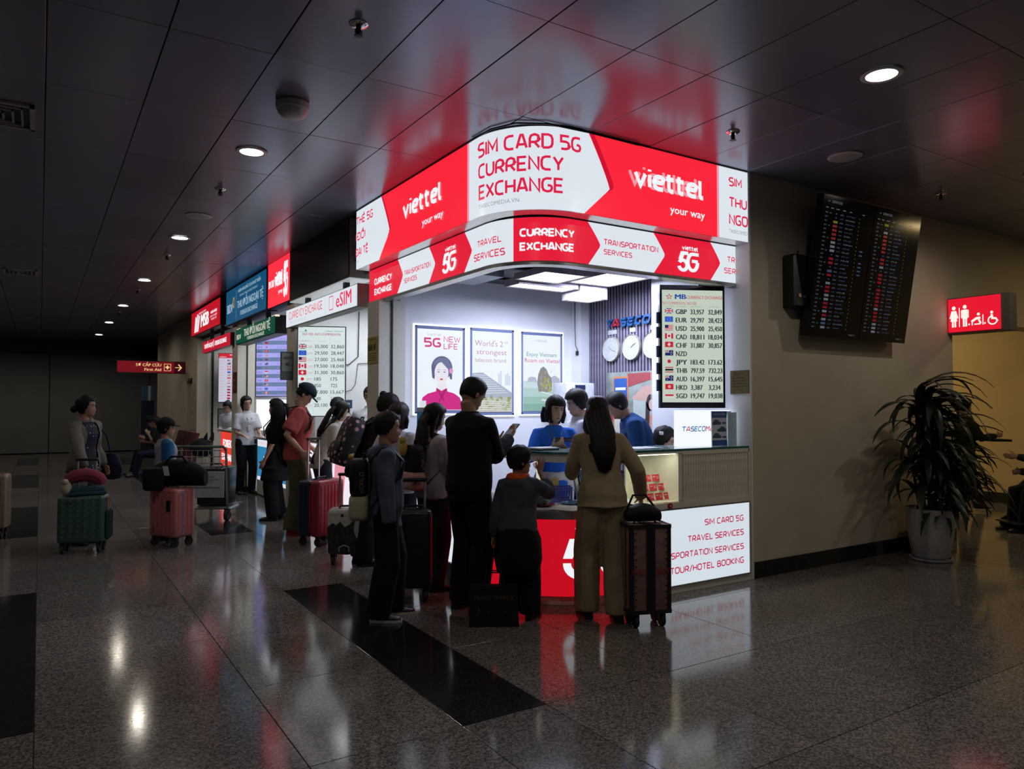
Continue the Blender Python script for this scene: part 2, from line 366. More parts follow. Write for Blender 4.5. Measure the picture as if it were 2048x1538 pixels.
wb = struct('wall_back', MB().box((-8, 27.5, 0), (14, 27.8, HC)), mat('joint_filler2', (.02, .02, .022), .8))
for k, x in enumerate([-8, -5.2, -2.6, .25, 3.1, 6]):
    x1 = [-8, -5.2, -2.6, .25, 3.1, 6, 9][k + 1]
    obj('wall_panel', MB().box((x + .012, 27.47, .02), (x1 - .012, 27.51, 3.1), .006), GREYW, wb)
struct('trim_1', MB().box((-8, 27.42, 3.1), (9, 27.5, HC)), mat('dark_blue_soffit', (.03, .035, .05), .5))
struct('wall_left', MB().box((-8.2, -4, 0), (-8, 28, HC)), GREYW)
struct('wall_corridor', MB().box((2.9, 17.4, 0), (3.12, 23.9, HC)), BEIGE)
struct('wall_kiosk_far', MB().box((3.12, 17.4, 0), (6.4, 17.6, HC)), CREAM)
struct('wall_kiosk_third', MB().box((3.15, 14.1, 0), (6.4, 14.25, HC)), WHITE)
struct('wall_kiosk_second', MB().box((3.15, 10.15, 0), (6.4, 10.3, HC)), WHITE)
struct('wall_kiosk_rear', MB().box((6.4, 7.2, 0), (6.55, 17.6, HC)), WHITE)
struct('wall_booth_back', MB().box((3.0, 7.05, 0), (5.62, 7.2, 2.57)).box((3.12, 7.05, 2.57), (5.62, 7.2, HC)), WHITE)
# pillars between the kiosks, each with a plinth
for k, (y0, y1, m2) in enumerate([(7.0, 7.3, 0), (9.95, 10.3, 0), (13.32, 13.75, 0)]):
    p = struct('trim_%d' % (k + 2), MB().box((2.87, y0, 0), (3.16, y1, 2.57 if k == 0 else 2.95)), CREAM)
    obj('edge_strip', MB().box((3.0 if k == 0 else 3.02, y0 - .012, 0), (3.018 if k == 0 else 3.04, y0, 2.57 if k == 0 else 2.9)), BLACK, p)
    obj('plinth', MB().box((2.86, y0 - .01, 0), (3.17, y1 + .01, .1)), GRD, p)
# fascia and soffit above the kiosks
struct('trim_5', MB().box((2.98, 7.3, 2.93), (3.1, 17.4, HC)), mat('fascia_grey', (.25, .24, .23), .6))
struct('trim_6', MB().box((3.1, 7.2, 2.93), (6.4, 17.4, 2.98)), WHITE)
for k, (x0, x1, y0, y1, n) in enumerate([(3.3, 4.9, 7.7, 9.7, 2), (3.3, 4.9, 10.8, 13.4, 2), (3.4, 4.9, 14.7, 16.9, 1)]):
    t = thing('ceiling_light', ['white light panel in the ceiling of the kiosk with the white rate board', 'white light panel in the ceiling of the kiosk with the violet rate board', 'white light panel in the ceiling of the kiosk with the red-headed rate board'][k], 'light', ((x0 + x1) / 2, (y0 + y1) / 2, 2.93))
    obj('frame', MB().box((x0, y0, 2.9), (x1, y1, 2.93)), WHITE, t)
    obj('diffuser', MB().box((x0 + .05, y0 + .05, 2.885), (x1 - .05, y1 - .05, 2.9)), glow('kiosk_diffuser', (.9, .95, 1), 2.2), t)
    lamp('kiosk_lamp', 'AREA', ((x0 + x1) / 2, (y0 + y1) / 2, 2.87), SHOP_W * (1 if k < 2 else .55), (.92, .96, 1), x1 - x0, sy=y1 - y0, parent=t)
# the block at the right: booth pillar, wall, corridor
wr = struct('wall_right', MB().box((5.24, 4.33, 0), (8.6, 4.6, HC)), BEIGE)
struct('wall_pillar', MB().box((5.22, 4.325, 0), (5.24, 5.56, HC)).box((5.24, 4.6, 0), (5.7, 5.56, HC)), WHITE)
struct('wall_booth_right', MB().box((5.475, 5.56, 0), (5.62, 7.05, HC)), mat('slat_backing', (.012, .012, .016), .8))
struct('wall_corner', MB().box((5.33, 6.87, 0), (5.475, 7.05, 2.9)), WHITE)
struct('wall_end', MB().box((8.45, 4.6, 0), (8.6, 11, HC)), BEIGE)
struct('wall_passage', MB().box((12.5, -4, 0), (12.7, 11, HC)), mat('ochre_wall_paint', (.6, .48, .26), .6, var=.05, scale=3))
struct('wall_passage_end', MB().box((8.6, 11, 0), (12.7, 11.2, HC)), BEIGE)
struct('trim_7', MB().box((8.6, 4.33, 2.47), (12.5, 4.6, HC)), BEIGE)
bb = struct('baseboard_right', MB().box((5.255, 4.318, 0), (8.6, 4.33, .14)), GRD)
struct('baseboard_passage', MB().box((12.485, -4, 0), (12.5, 11, .16)), GRD)
struct('baseboard_far', MB().box((2.885, 17.4, 0), (2.9, 23.9, .1)), GRD)

# ---------------------------------------------------------------- ceiling fittings
TRIMW = mat('white_trim_ring', (.6, .6, .58), .35)
def downlight(x, y, k):
    lab = ['glowing round downlight above the pink suitcase row', 'second downlight along the concourse', 'third downlight along the concourse', 'fourth downlight along the concourse', 'fifth downlight along the concourse', 'farthest downlight along the concourse']
    l = {2: 'large glowing round downlight nearest along the concourse, by the dome detector'}
    name = {2: l[2], 3: 'glowing round downlight above the black unlit sign', 4: 'glowing round downlight level with the blue bank sign', 5: 'glowing round downlight level with the far red bank sign', 6: 'small glowing downlight just beyond the far red bank sign', 7: 'smallest glowing downlight at the far end of the concourse', 8: 'round downlight with pale rim over the open floor by the flight board'}.get(k, {0: 'unseen downlight behind the viewer over the concourse', 1: 'downlight above the top edge of the picture, over the near concourse', 11: 'downlight just outside the picture above the flight board', 9: 'downlight behind the viewer over the open floor', 10: 'downlight behind the viewer nearest the ochre passage'}.get(k, {12: 'first', 13: 'second', 14: 'third', 15: 'fourth', 16: 'fifth', 17: 'sixth', 18: 'seventh'}.get(k, '') + ' downlight of the unseen outer row along the hall'))
    t = thing('downlight', name, 'ceiling light', (x, y, HC), 0, 'round downlights')
    ring = MB()
    n = 28
    prof = [(.088, -.002), (.118, -.004), (.122, -.009), (.112, -.014), (.092, -.011)]
    ring.loft([[V((x + r * math.cos(2 * math.pi * i / n), y + r * math.sin(2 * math.pi * i / n), HC + z)) for i in range(n)] for r, z in prof], False)
    obj('trim_ring', ring, TRIMW, t, smooth=True)
    obj('lens', MB().lathe([(.09, -.006), (.09, -.0095), (.04, -.011)], (x, y, HC), 24), glow('downlight_lens', (1, .93, .8), 9), t)
    wt = DOWN_W * (1.25 if k in (8, 11) else 1)
    lamp('downlight_lamp', 'SPOT', (x, y, HC - .02), wt, DOWN_COL, .06, spot=168, parent=t)
for k, (x, y) in enumerate(DL): downlight(x, y, k)
def sprinkler(x, y, lab):
    t = thing('sprinkler', lab, 'sprinkler', (x, y, HC), 0, 'ceiling sprinklers')
    obj('escutcheon', MB().lathe([(.052, 0), (.052, -.004), (.04, -.014), (.02, -.018)], (x, y, HC), 18), CHROME, t, smooth=True)
    obj('body', MB().lathe([(.014, -.014), (.014, -.04), (.009, -.05), (.006, -.062)], (x, y, HC), 10).tube([(x + .016, y, HC - .03), (x + .018, y, HC - .05), (x, y, HC - .066)], .004, 6).tube([(x - .016, y, HC - .03), (x - .018, y, HC - .05), (x, y, HC - .066)], .004, 6), DARK, t)
    obj('deflector', MB().lathe([(.006, -.062), (.024, -.064), (.024, -.067), (.004, -.068)], (x, y, HC), 12), DARK, t)
for k, (x, y, l) in enumerate([(1.414, 3.755, 'chrome sprinkler head nearest the viewer, at the top of the picture'), (1.41, 7.35, 'sprinkler between the first downlight and the flat ceiling disc'), (1.43, 10.99, 'sprinkler level with the red square telecom sign'), (1.43, 14.6, 'small sprinkler level with the blue bank sign'), (1.43, 18.3, 'tiny sprinkler beyond the far red bank sign'), (4.348, 3.745, 'chrome sprinkler in front of the red part of the corner sign'), (7.32, 3.77, 'dark sprinkler above the flight board')]): sprinkler(x, y, l)
PLW = mat('offwhite_plastic', (.55, .53, .5), .4)
t = thing('dome_detector', 'white dome detector hanging under the ceiling between sprinkler and downlight', 'detector', (1.412, 4.98, HC))
obj('base', MB().lathe([(.1, 0), (.112, -.012), (.108, -.05), (.1, -.056)], (1.412, 4.98, HC), 28), PLW, t, smooth=True)
obj('dome', MB().lathe([(.1, -.056), (.094, -.075), (.075, -.098), (.045, -.108), (.01, -.11)], (1.412, 4.98, HC), 28), PLW, t, smooth=True)
for x, y, l in [(1.414, 8.52, 'flat round ceiling speaker before the black unlit sign'), (5.55, 3.62, 'flat round ceiling speaker near the flight board')]:
    t = thing('ceiling_speaker', l, 'speaker', (x, y, HC), 0, 'flat ceiling speakers')
    obj('rim', MB().lathe([(.13, 0), (.135, -.008), (.115, -.018)], (x, y, HC), 26), PLW, t, smooth=True)
    obj('grille', MB().lathe([(.115, -.018), (.08, -.024), (.02, -.026)], (x, y, HC), 26), mat('speaker_mesh', (.4, .39, .38), .6, scale=300), t, smooth=True)
for x0, x1, y0, y1, l in [(-.56, -.06, 5.98, 6.5, 'square louvred air vent in the dark ceiling before the first downlight'), (-.5, -.06, 13.3, 13.85, 'louvred air vent in the middle distance of the dark ceiling'), (-.5, -.06, 20.5, 21.05, 'louvred air vent at the far end of the dark ceiling')]:
    t = thing('air_vent', l, 'vent', ((x0 + x1) / 2, (y0 + y1) / 2, HC), 0, 'ceiling air vents')
    fr = MB()
    for a in ((x0, y0, x1, y0 + .03), (x0, y1 - .03, x1, y1), (x0, y0, x0 + .03, y1), (x1 - .03, y0, x1, y1)): fr.box((a[0], a[1], HC - .018), (a[2], a[3], HC - .001))
    obj('frame', fr, mat('vent_white', (.33, .33, .33), .5), t)
    obj('backing', MB().box((x0 + .03, y0 + .03, HC - .004), (x1 - .03, y1 - .03, HC - .001)), BLACK, t)
    for q in range(3):
        e = .07 + q * .055; s = MB()
        for a in ((x0 + e, y0 + e, x1 - e, y0 + e + .012), (x0 + e, y1 - e - .012, x1 - e, y1 - e), (x0 + e, y0 + e, x0 + e + .012, y1 - e), (x1 - e - .012, y0 + e, x1 - e, y1 - e)): s.box((a[0], a[1], HC - .02 - q * .004), (a[2], a[3], HC - .004))
        obj('louvre', s, mat('vent_white', (.33, .33, .33), .5), t)
for k, (x, y, p) in enumerate([(10.6, 7.2, .55), (10.6, 2.2, .2)]):
    t = thing('passage_light', ['warm square ceiling light deep in the ochre passage', 'warm square ceiling light by the mouth of the ochre passage'][k], 'ceiling light', (x, y, HC))
    obj('frame', MB().box((x - .3, y - .3, HC - .03), (x + .3, y + .3, HC)), TRIMW, t)
    obj('diffuser', MB().box((x - .27, y - .27, HC - .036), (x + .27, y + .27, HC - .03)), glow('warm_diffuser', (1, .74, .36), 3), t)
    lamp('passage_lamp', 'AREA', (x, y, HC - .05), WARM_W * p, (1, .72, .34), .5, parent=t)
# ---------------------------------------------------------------- the wrap-round corner signs
class Wrap:
    """a ribbon that runs along X0, turns a rounded corner and goes on along Y0; s = metres along it"""
    def __init__(w, X0, Y0, rad, ye, xe):
        w.X0, w.Y0, w.r = X0, Y0, rad; w.l1 = ye - Y0 - rad; w.a = math.pi * rad / 2; w.ye = ye; w.L = w.l1 + w.a + xe - X0 - rad
    def p(w, s, z, o=0):
        if s <= w.l1: return V((w.X0 - o, w.ye - s, z))
        if s >= w.l1 + w.a: return V((w.X0 + w.r + s - w.l1 - w.a, w.Y0 - o, z))
        t = math.pi + (s - w.l1) / w.r
        return V((w.X0 + w.r + (w.r + o) * math.cos(t), w.Y0 + w.r + (w.r + o) * math.sin(t), z))
    def region(w, mb, fl_, fr_, z0, z1, o, nz=14, ns=None):
        zs = [z0 + (z1 - z0) * i / nz for i in range(nz + 1)]
        sm = max(fr_(z) for z in zs) - min(fl_(z) for z in zs); ns = ns or max(2, int(sm / .05))
        vs = [w.p(fl_(z) + (fr_(z) - fl_(z)) * k / ns, z, o) for z in zs for k in range(ns + 1)]
        mb.add(vs, [(i * (ns + 1) + k, i * (ns + 1) + k + 1, (i + 1) * (ns + 1) + k + 1, (i + 1) * (ns + 1) + k) for i in range(nz) for k in range(ns)])
    def solid(w, mb, s0, s1, z0, z1, o0, o1, n=None):
        n = n or max(2, int((s1 - s0) / .06))
        rg = []
        for k in range(n + 1):
            s = s0 + (s1 - s0) * k / n
            rg.append([w.p(s, z0, o0), w.p(s, z0, o1), w.p(s, z1, o1), w.p(s, z1, o0)])
        mb.loft(rg)
    def tech(w, mb, st, s, z, h, wd=None, o=.006, **k): tech(mb, st, lambda a, b: w.p(s + a, z + b, o), h, wd, **k)
    def text(w, mb, st, s, z, h, wd=None, al='L', o=.006, **k): text(mb, st, None, None, None, h, wd, al, mp=lambda a, b: w.p(s + a, z + b, o), **k)
def chev(zb, st, zt, sp, zm, sb):
    """a chevron edge that curves: bottom sb at zb, tip sp at zm, top st at zt"""
    def f(z):
        if z <= zm: return sb + (sp - sb) * (z - zb) / (zm - zb)
        q = (z - zm) / (zt - zm)
        return sp + (st - sp) * (q ** 1.15)
    return f
K = lambda c: (lambda z: c)
def five_g(mb, P, x, z, wd, h, th=.2):
    """the joined 5 and G of the telecom mark, as strokes; P(a, b) maps to the sign face"""
    def stroke(pts, t):
        L_, R_ = [], []
        for i, (a, b) in enumerate(pts):
            d = V(pts[min(i + 1, len(pts) - 1)]) - V(pts[max(i - 1, 0)]); d.normalize(); n = V((-d.y, d.x)) * t / 2
            L_.append((a + n.x, b + n.y)); R_.append((a - n.x, b - n.y))
        for i in range(len(pts) - 1):
            mb.quad(*[P(x + q[0] * wd, z + q[1] * h) for q in (L_[i], R_[i], R_[i + 1], L_[i + 1])])
    t = th
    stroke([(.5, .92), (.22, .92)], t * .9)
    stroke([(.24, .97), (.12, .56)], t)
    arc = [(.24 + .2 * math.cos(q), .3 + .25 * math.sin(q)) for q in [R(150 - 15 * k) for k in range(22)]]
    stroke(arc, t * .85)
    stroke([(1.02, .92), (.74, .92)] + [(.72 + .24 * math.cos(q) - .0, .5 + .42 * math.sin(q) * 1) for q in [R(95 + 14 * k) for k in range(19)]] + [(.96, .52)], t * .85)
    stroke([(.98, .56), (.68, .56)], t * .8)
W1 = Wrap(2.785, 4.326, .55, 7.42, 5.205)
def word(t, mt, f):
    m = MB(); f(m); obj('lettering', m, mt, t)
sg = thing('corner_sign', 'large lit red and white sign band wrapping the corner under the ceiling', 'sign', (2.785, 4.326, 2.93))
ZB, ZT = 2.928, 3.54
m = MB(); W1.solid(m, 0, W1.L, ZB - .002, ZT + .004, -.14, -.004); obj('housing', m, mat('sign_shell', (.72, .73, .76), .22, .55), sg, smooth=True)
e1 = chev(ZB, .678, ZT, .885, 3.165, .621); e2 = chev(ZB, 3.511, ZT, 3.712, 3.146, 3.466)
def piece(Wr, name, a, b, mt, t, o=0, z0=None, **k):
    m = MB(); Wr.region(m, a, b, z0 or ZB, ZT, o, **k); obj(name, m, mt, t, smooth=True)
for a, b in ((K(0), e1), (K(2.43), e2), (K(4.915), K(W1.L))): piece(W1, 'white_panel', a, b, WGLOW, sg, ns=26 if b is e2 else None)
for a, b in ((e1, K(2.40)), (e2, K(4.89))): piece(W1, 'red_panel', a, b, RGLOW, sg)
for a in (2.40, 4.89): piece(W1, 'pale_strip', K(a), K(a + (.03 if a < 3 else .025)), PINKG, sg)
for e, zt in ((e1, .03), (e2, .045)): piece(W1, 'dark_red_fold', e, (lambda z, e=e, zt=zt: e(z) + .004 + zt * max(0, min(1, (z - 3.12) / .05))), DRGLOW, sg, .003, 3.12)
word(sg, LETR, lambda m: W1.tech(m, 'SIM CARD 5G', 2.573, 3.371, .115, .861))
word(sg, LETR, lambda m: W1.tech(m, 'CURRENCY', 2.58, 3.21, .113, .706))
word(sg, LETR, lambda m: W1.tech(m, 'EXCHANGE', 2.585, 3.05, .113, .70))
word(sg, LETR, lambda m: W1.tech(m, 'THẺ 5G', .012, 3.385, .086, .46))
word(sg, LETR, lambda m: W1.tech(m, 'ĐỔI', .04, 3.222, .084, .23))
word(sg, LETR, lambda m: W1.tech(m, 'I', .0, 3.222, .084, .016))
word(sg, LETR, lambda m: W1.tech(m, 'ĐẠI TỆ', .0, 3.058, .082, .345))
word(sg, LETR, lambda m: W1.tech(m, 'SIM', 5.03, 3.384, .08, .165))
word(sg, LETR, lambda m: W1.tech(m, 'THU', 5.03, 3.203, .09, .23))
word(sg, LETR, lambda m: W1.tech(m, 'NGO', 5.03, 3.052, .094, .24))
word(sg, LETG, lambda m: W1.text(m, 'TASECOMEDIA.VN', 2.585, 2.985, .03, .37))
word(sg, LETG, lambda m: W1.text(m, 'TASECOMED', 5.03, 2.982, .03, .235))
word(sg, LETG, lambda m: W1.text(m, '.VN', .03, 2.985, .03, .05))
word(sg, LETW, lambda m: W1.tech(m, 'viettel', 1.19, 3.205, .168, .79, wt=.215))
word(sg, LETW, lambda m: W1.tech(m, 'viettel', 3.95, 3.209, .17, .785, wt=.215))
word(sg, LETW, lambda m: W1.text(m, 'your way', 1.6, 3.06, .062, .40, bold=.01))
word(sg, LETW, lambda m: W1.text(m, 'your way', 4.34, 3.055, .062, .395, bold=.01))
word(sg, PINKG, lambda m: W1.tech(m, 'viettel', 3.895, 3.212, .17, .785, o=.004, wt=.17))
m = MB(); W1.solid(m, 0, W1.L, ZT + .004, ZT + .012, -.12, .006); obj('top_edge', m, BLACK, sg)
cb = MB().tube([W1.p(2.5, 3.538, .014), W1.p(2.75, 3.54, .05), W1.p(2.95, 3.538, .085), W1.p(3.15, 3.539, .05), W1.p(3.5, 3.538, .014), W1.p(4.0, 3.537, .014)], .006, 6)
tag(obj('cable', cb, BLACK, smooth=True), 'thin black cable draped over the top of the corner sign', 'cable')

W2 = Wrap(2.919, 4.48, .51, 7.348, 5.222)
s2 = thing('corner_sign', 'narrow lit lower sign band with red arrows under the large corner sign', 'sign', (2.86, 4.39, 2.57))
ZB, ZT = 2.59, 2.918; zm = 2.745
m = MB(); W2.solid(m, -.041, W2.L, ZB - .012, ZT + .006, -.1, -.003); obj('housing', m, mat('sign_housing', (.42, .43, .45), .4), s2, smooth=True)
C2 = lambda t, p_, b: chev(ZB, t, ZT, p_, zm, b)
a1 = C2(0.699, 0.823, 0.687); a2 = C2(1.385, 1.509, 1.382); a3 = C2(2.044, 2.167, 2.037); a4 = C2(3.279, 3.405, 3.283); a5 = C2(3.963, 4.092, 3.966); a6 = C2(4.631, 4.755, 4.631)
ARR = glow('red_arrow_glow', (.80, .012, .04), SIGN)
for a, b in ((K(-0.041), a1), (a2, a3), (K(2.664), a4), (a5, a6)): piece(W2, 'red_arrow', a, b, ARR, s2, ns=14)
for a, b in ((a1, a2), (a3, K(2.664)), (a4, a5), (a6, K(4.95))): piece(W2, 'white_panel', a, b, WGLOW, s2, ns=12)
m = MB(); W2.region(m, K(4.95), K(W2.L), ZB, ZT, 0, ns=2); obj('end_plate', m, CREAM, s2)
word(s2, LETW, lambda m: W2.tech(m, 'CURRENCY', 0.113, 2.747, 0.067, 0.455, wt=.225))
word(s2, LETW, lambda m: W2.tech(m, 'EXCHANGE', 0.114, 2.641, 0.067, 0.449, wt=.225))
word(s2, LETW, lambda m: W2.tech(m, 'CURRENCY', 2.715, 2.771, 0.064, 0.431, wt=.225))
word(s2, LETW, lambda m: W2.tech(m, 'EXCHANGE', 2.715, 2.665, 0.064, 0.429, wt=.225))
word(s2, LETW, lambda m: W2.tech(m, 'viettel', 1.704, 2.816, 0.039, 0.194, wt=.22))
word(s2, LETW, lambda m: five_g(m, lambda a, b: W2.p(a, b, .006), 1.658, 2.635, 0.24, 0.168))
word(s2, LETW, lambda m: W2.tech(m, 'viettel', 4.281, 2.816, 0.039, 0.194, wt=.22))
word(s2, LETW, lambda m: five_g(m, lambda a, b: W2.p(a, b, .006), 4.235, 2.635, 0.24, 0.168))
word(s2, LETR, lambda m: W2.tech(m, 'TRANSPORTATION', 0.859, 2.735, 0.049, 0.571))
word(s2, LETR, lambda m: W2.tech(m, 'SERVICES', 0.859, 2.661, 0.047, 0.286))
word(s2, LETR, lambda m: W2.tech(m, 'TRAVEL', 2.26, 2.751, 0.051, 0.306))
word(s2, LETR, lambda m: W2.tech(m, 'SERVICES', 2.209, 2.645, 0.057, 0.388))
word(s2, LETR, lambda m: W2.tech(m, 'TRANSPORTATION', 3.431, 2.758, 0.047, 0.579))
word(s2, LETR, lambda m: W2.tech(m, 'SERVICES', 3.431, 2.682, 0.043, 0.294))
word(s2, LETR, lambda m: W2.tech(m, 'TR', 4.835, 2.767, 0.052, 0.102))
word(s2, LETR, lambda m: W2.tech(m, 'SER', 4.796, 2.666, 0.051, 0.148))
m = MB(); W2.solid(m, 0, W2.L, ZB - .03, ZB - .012, -.1, .004); obj('bottom_rail', m, STEEL, s2, smooth=True)

# ---------------------------------------------------------------- signs along the kiosk row (faces look towards -X)
def sideface(x, y1, z): return Face((x, y1, z), (0, -1, 0))
def sidesign(name, label, y0, y1, z0, z1, facem, housing, x=2.8, depth=.16, border=.02, rods=None, rtop=2.875, face_name='face_panel'):
    t = thing(name, label, 'sign', (x, y0, z0))
    F = sideface(x, y1, z0); L = y1 - y0; H = z1 - z0
    m = MB().box((x + .004, y0, z0), (x + depth, y1, z1), .004); obj('housing', m, housing, t)
    m = MB(); F.slab(m, border, border, L - border, H - border, .0, .006); obj(face_name, m, facem, t)
    for ry in rods or (): obj('hanger_rod', MB().box((x + .04, ry - .03, z1), (x + .1, ry + .03, rtop)), DARK, t)
    return t, F, L, H
t, F, L, H = sidesign('fascia_sign', 'large black unlit sign board beside the corner sign', 7.66, 9.92, 2.885, 3.54, mat('black_screen', (.004, .005, .007), .35), mat('sign_end_grey', (.33, .31, .29), .5), depth=.26)
obj('bottom_edge', MB().box((2.8, 7.66, 2.872), (3.06, 9.92, 2.885)), glow('lit_edge', (.6, .64, .68), .55), t)  # unlit board's white underside glows in place of light falling on it
for z in (3.06, 3.36): obj('bracket', MB().box((2.86, 7.63, z), (2.99, 7.66, z + .02)), DARK, t)
t, F, L, H = sidesign('fascia_sign', 'bright red lit telecom sign between black board and blue bank sign', 9.93, 11.05, 2.905, 3.56, glow('bright_red_glow', (1, .03, .055), SIGN * 1.05), BLACK, border=.012)
m = MB(); F.text(m, 'SIM CARD', .06, .29, .1, .3, bold=.04, off=.009); F.tech(m, 'viettel', .38, .27, .22, .42, off=.009, wt=.215); F.text(m, 'your way', .58, .16, .06, .2, bold=.02, off=.009)
five_g(m, lambda a, b: F.p(a, b, .009), .84, .1, .2, .45, .26); obj('lettering', m, LETW, t)
t, F, L, H = sidesign('fascia_sign', 'blue bank sign with pale currency exchange lettering', 11.13, 13.95, 2.9, 3.55, glow('bank_blue_glow', (.006, .085, .19), .9), BLACK, border=.03)
m = MB(); F.text(m, 'BIDV', .14, .22, .15, .42, bold=.03, off=.009); F.text(m, 'THU ĐỔI NGOẠI TỆ', .92, .235, .12, 1.72, bold=.025, off=.009); F.text(m, 'FOREIGN EXCHANGE', 1.15, .1, .075, 1.15, bold=.015, off=.009)
F.text(m, 'NGÂN HÀNG ĐẦU TƯ VÀ PHÁT TRIỂN', .98, .5, .05, 1.5, bold=.012, off=.009); F.text(m, 'BANK FOR INVESTMENT', 1.1, .42, .036, 1.2, off=.009)
F.rect(m, .83, .06, .838, .56, .009); obj('lettering', m, glow('bank_letter_glow', (.36, .5, .62), .8), t)
m = MB(); F.disc(m, .64, .37, .075, .1, .009, 14); obj('emblem', m, glow('bank_gold', (.55, .42, .08), .7), t)
m = MB(); F.disc(m, .66, .37, .045, .065, .0095, 12); obj('emblem_core', m, glow('bank_green', (.02, .16, .15), .7), t)
t, F, L, H = sidesign('fascia_sign', 'dark red bank sign with white wave emblem, farthest of the lit fascia', 14.47, 17.55, 3.0, 3.53, glow('bank_red_glow', (.62, .006, .02), .85), mat('sign_side_maroon', (.05, .008, .012), .4), border=.02, depth=.3)
m = MB(); F.text(m, 'MSB', 1.15, .12, .26, .82, bold=.05, shear=.12, off=.009)
for k in range(3): F.poly(m, [(.40 + .17 * k, .06), (.54 + .17 * k, .06), (.66 + .19 * k, .36 + .04 * (k == 1)), (.54 + .19 * k, .40 + .04 * (k == 1))], .009)
F.text(m, 'NGÂN HÀNG', 2.2, .29, .05, .6, al='L', bold=.02, off=.009); F.text(m, 'DỊCH VỤ THU ĐỔI', 2.15, .22, .035, .65, off=.009); F.text(m, 'NGOẠI TỆ', 2.25, .16, .035, .5, off=.009); F.text(m, 'NGÂN HÀNG TMCP', .9, .4, .04, .8, off=.009)
obj('lettering', m, LETW, t)
t, F, L, H = sidesign('hanging_sign', 'white lit hanging sign with red eSIM lettering under the black board', 7.42, 10.08, 2.54, 2.79, WGLOW, mat('sign_end_grey2', (.2, .19, .18), .5), rods=(7.95, 9.35), depth=.14, border=.012)
m = MB(); F.tech(m, 'CURRENCY EXCHANGE', .16, .1, .1, 1.38, off=.009, wt=.11); obj('lettering', m, LETR, t)
m = MB(); F.text(m, 'eSIM', 2.02, .06, .15, .48, off=.009, bold=.015)
for a, b, c, d in ((1.78, .05, 1.92, .06), (1.78, .2, 1.92, .21), (1.78, .05, 1.79, .21), (1.91, .05, 1.92, .21)): F.rect(m, a, b, c, d, .009)
obj('lettering', m, LETR, t)
m = MB(); F.poly(m, [(1.645, .01), (1.655, .01), (1.635, .24), (1.625, .24)], .009); F.text(m, 'THU ĐỔI NGOẠI TỆ', .2, .04, .035, .7, off=.009); obj('lettering', m, glow('faint_grey', (.5, .52, .55), 1), t)
t, F, L, H = sidesign('hanging_sign', 'green hanging sign with cream exchange lettering and bright lamp spots', 10.64, 13.14, 2.525, 2.79, glow('hanging_green', (.0, .11, .06), .55), BLACK, rtop=2.895, rods=(11.3, 12.5), depth=.2, border=.012)
m = MB(); F.text(m, 'THU ĐỔI NGOẠI TỆ', .62, .1, .115, 1.62, bold=.03, off=.009); F.text(m, 'FOREIGN EXCHANGE', .85, .03, .05, 1.05, bold=.015, off=.009); F.text(m, 'BIDV', .1, .08, .08, .3, bold=.02, off=.009); obj('lettering', m, glow('cream_letter', (.66, .68, .56), .75), t)
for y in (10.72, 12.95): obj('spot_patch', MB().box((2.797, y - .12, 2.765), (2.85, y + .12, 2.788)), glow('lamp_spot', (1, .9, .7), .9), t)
t, F, L, H = sidesign('hanging_sign', 'small red hanging sign with white exchange lettering under the far bank sign', 13.58, 16.17, 2.56, 2.79, glow('hanging_red', (.60, .008, .03), .8), mat('sign_side_maroon', (.05, .008, .012), .4), rtop=2.995, rods=(14.6, 15.6), depth=.08, border=.005)
m = MB(); F.text(m, 'THU ĐỔI NGOẠI TỆ - FOREIGN EXCHANGE', .2, .08, .085, 2.1, bold=.03, off=.009); obj('lettering', m, LETW, t)
# first aid sign: hangs out from the far wall
t = thing('first_aid_sign', 'dark red lit sign with cream first aid lettering and arrow, far along the concourse', 'sign', (2.9, 19.05, 2.25))
F = Face((1.46, 19.0, 2.25), (1, 0, 0))
m = MB(); F.slab(m, 0, 0, 1.44, .285, -.1, 0); obj('housing', m, mat('sign_brown', (.05, .02, .015), .4), t)
m = MB(); F.slab(m, .015, .015, 1.2, .27, 0, .004); obj('face_panel', m, glow('aid_red', (.17, .002, .008), .9), t)
m = MB(); F.slab(m, 1.2, .015, 1.425, .27, 0, .004); obj('arrow_panel', m, glow('aid_dark', (.03, .001, .006), .9), t)
m = MB(); F.text(m, 'SƠ CẤP CỨU', .92, .16, .062, .53, al='R', bold=.02, off=.007); F.text(m, 'First Aid', .92, .055, .062, .35, al='R', bold=.018, off=.007)
F.rect(m, 1.22, .135, 1.36, .15, .007); F.poly(m, [(1.37, .142), (1.3, .06), (1.28, .075), (1.335, .142), (1.28, .21), (1.3, .225)], .007)
for a, b, c, d in ((.98, .06, 1.13, .07), (.98, .215, 1.13, .225), (.98, .07, .99, .215), (1.12, .07, 1.13, .215), (1.04, .1, 1.07, .19), (1.01, .13, 1.1, .16)): F.rect(m, a, b, c, d, .007)
obj('lettering', m, glow('aid_cream', (.95, .66, .28), .9), t)
obj('bracket', MB().box((2.86, 19.0, 2.3), (2.9, 19.1, 2.5)), DARK, t)
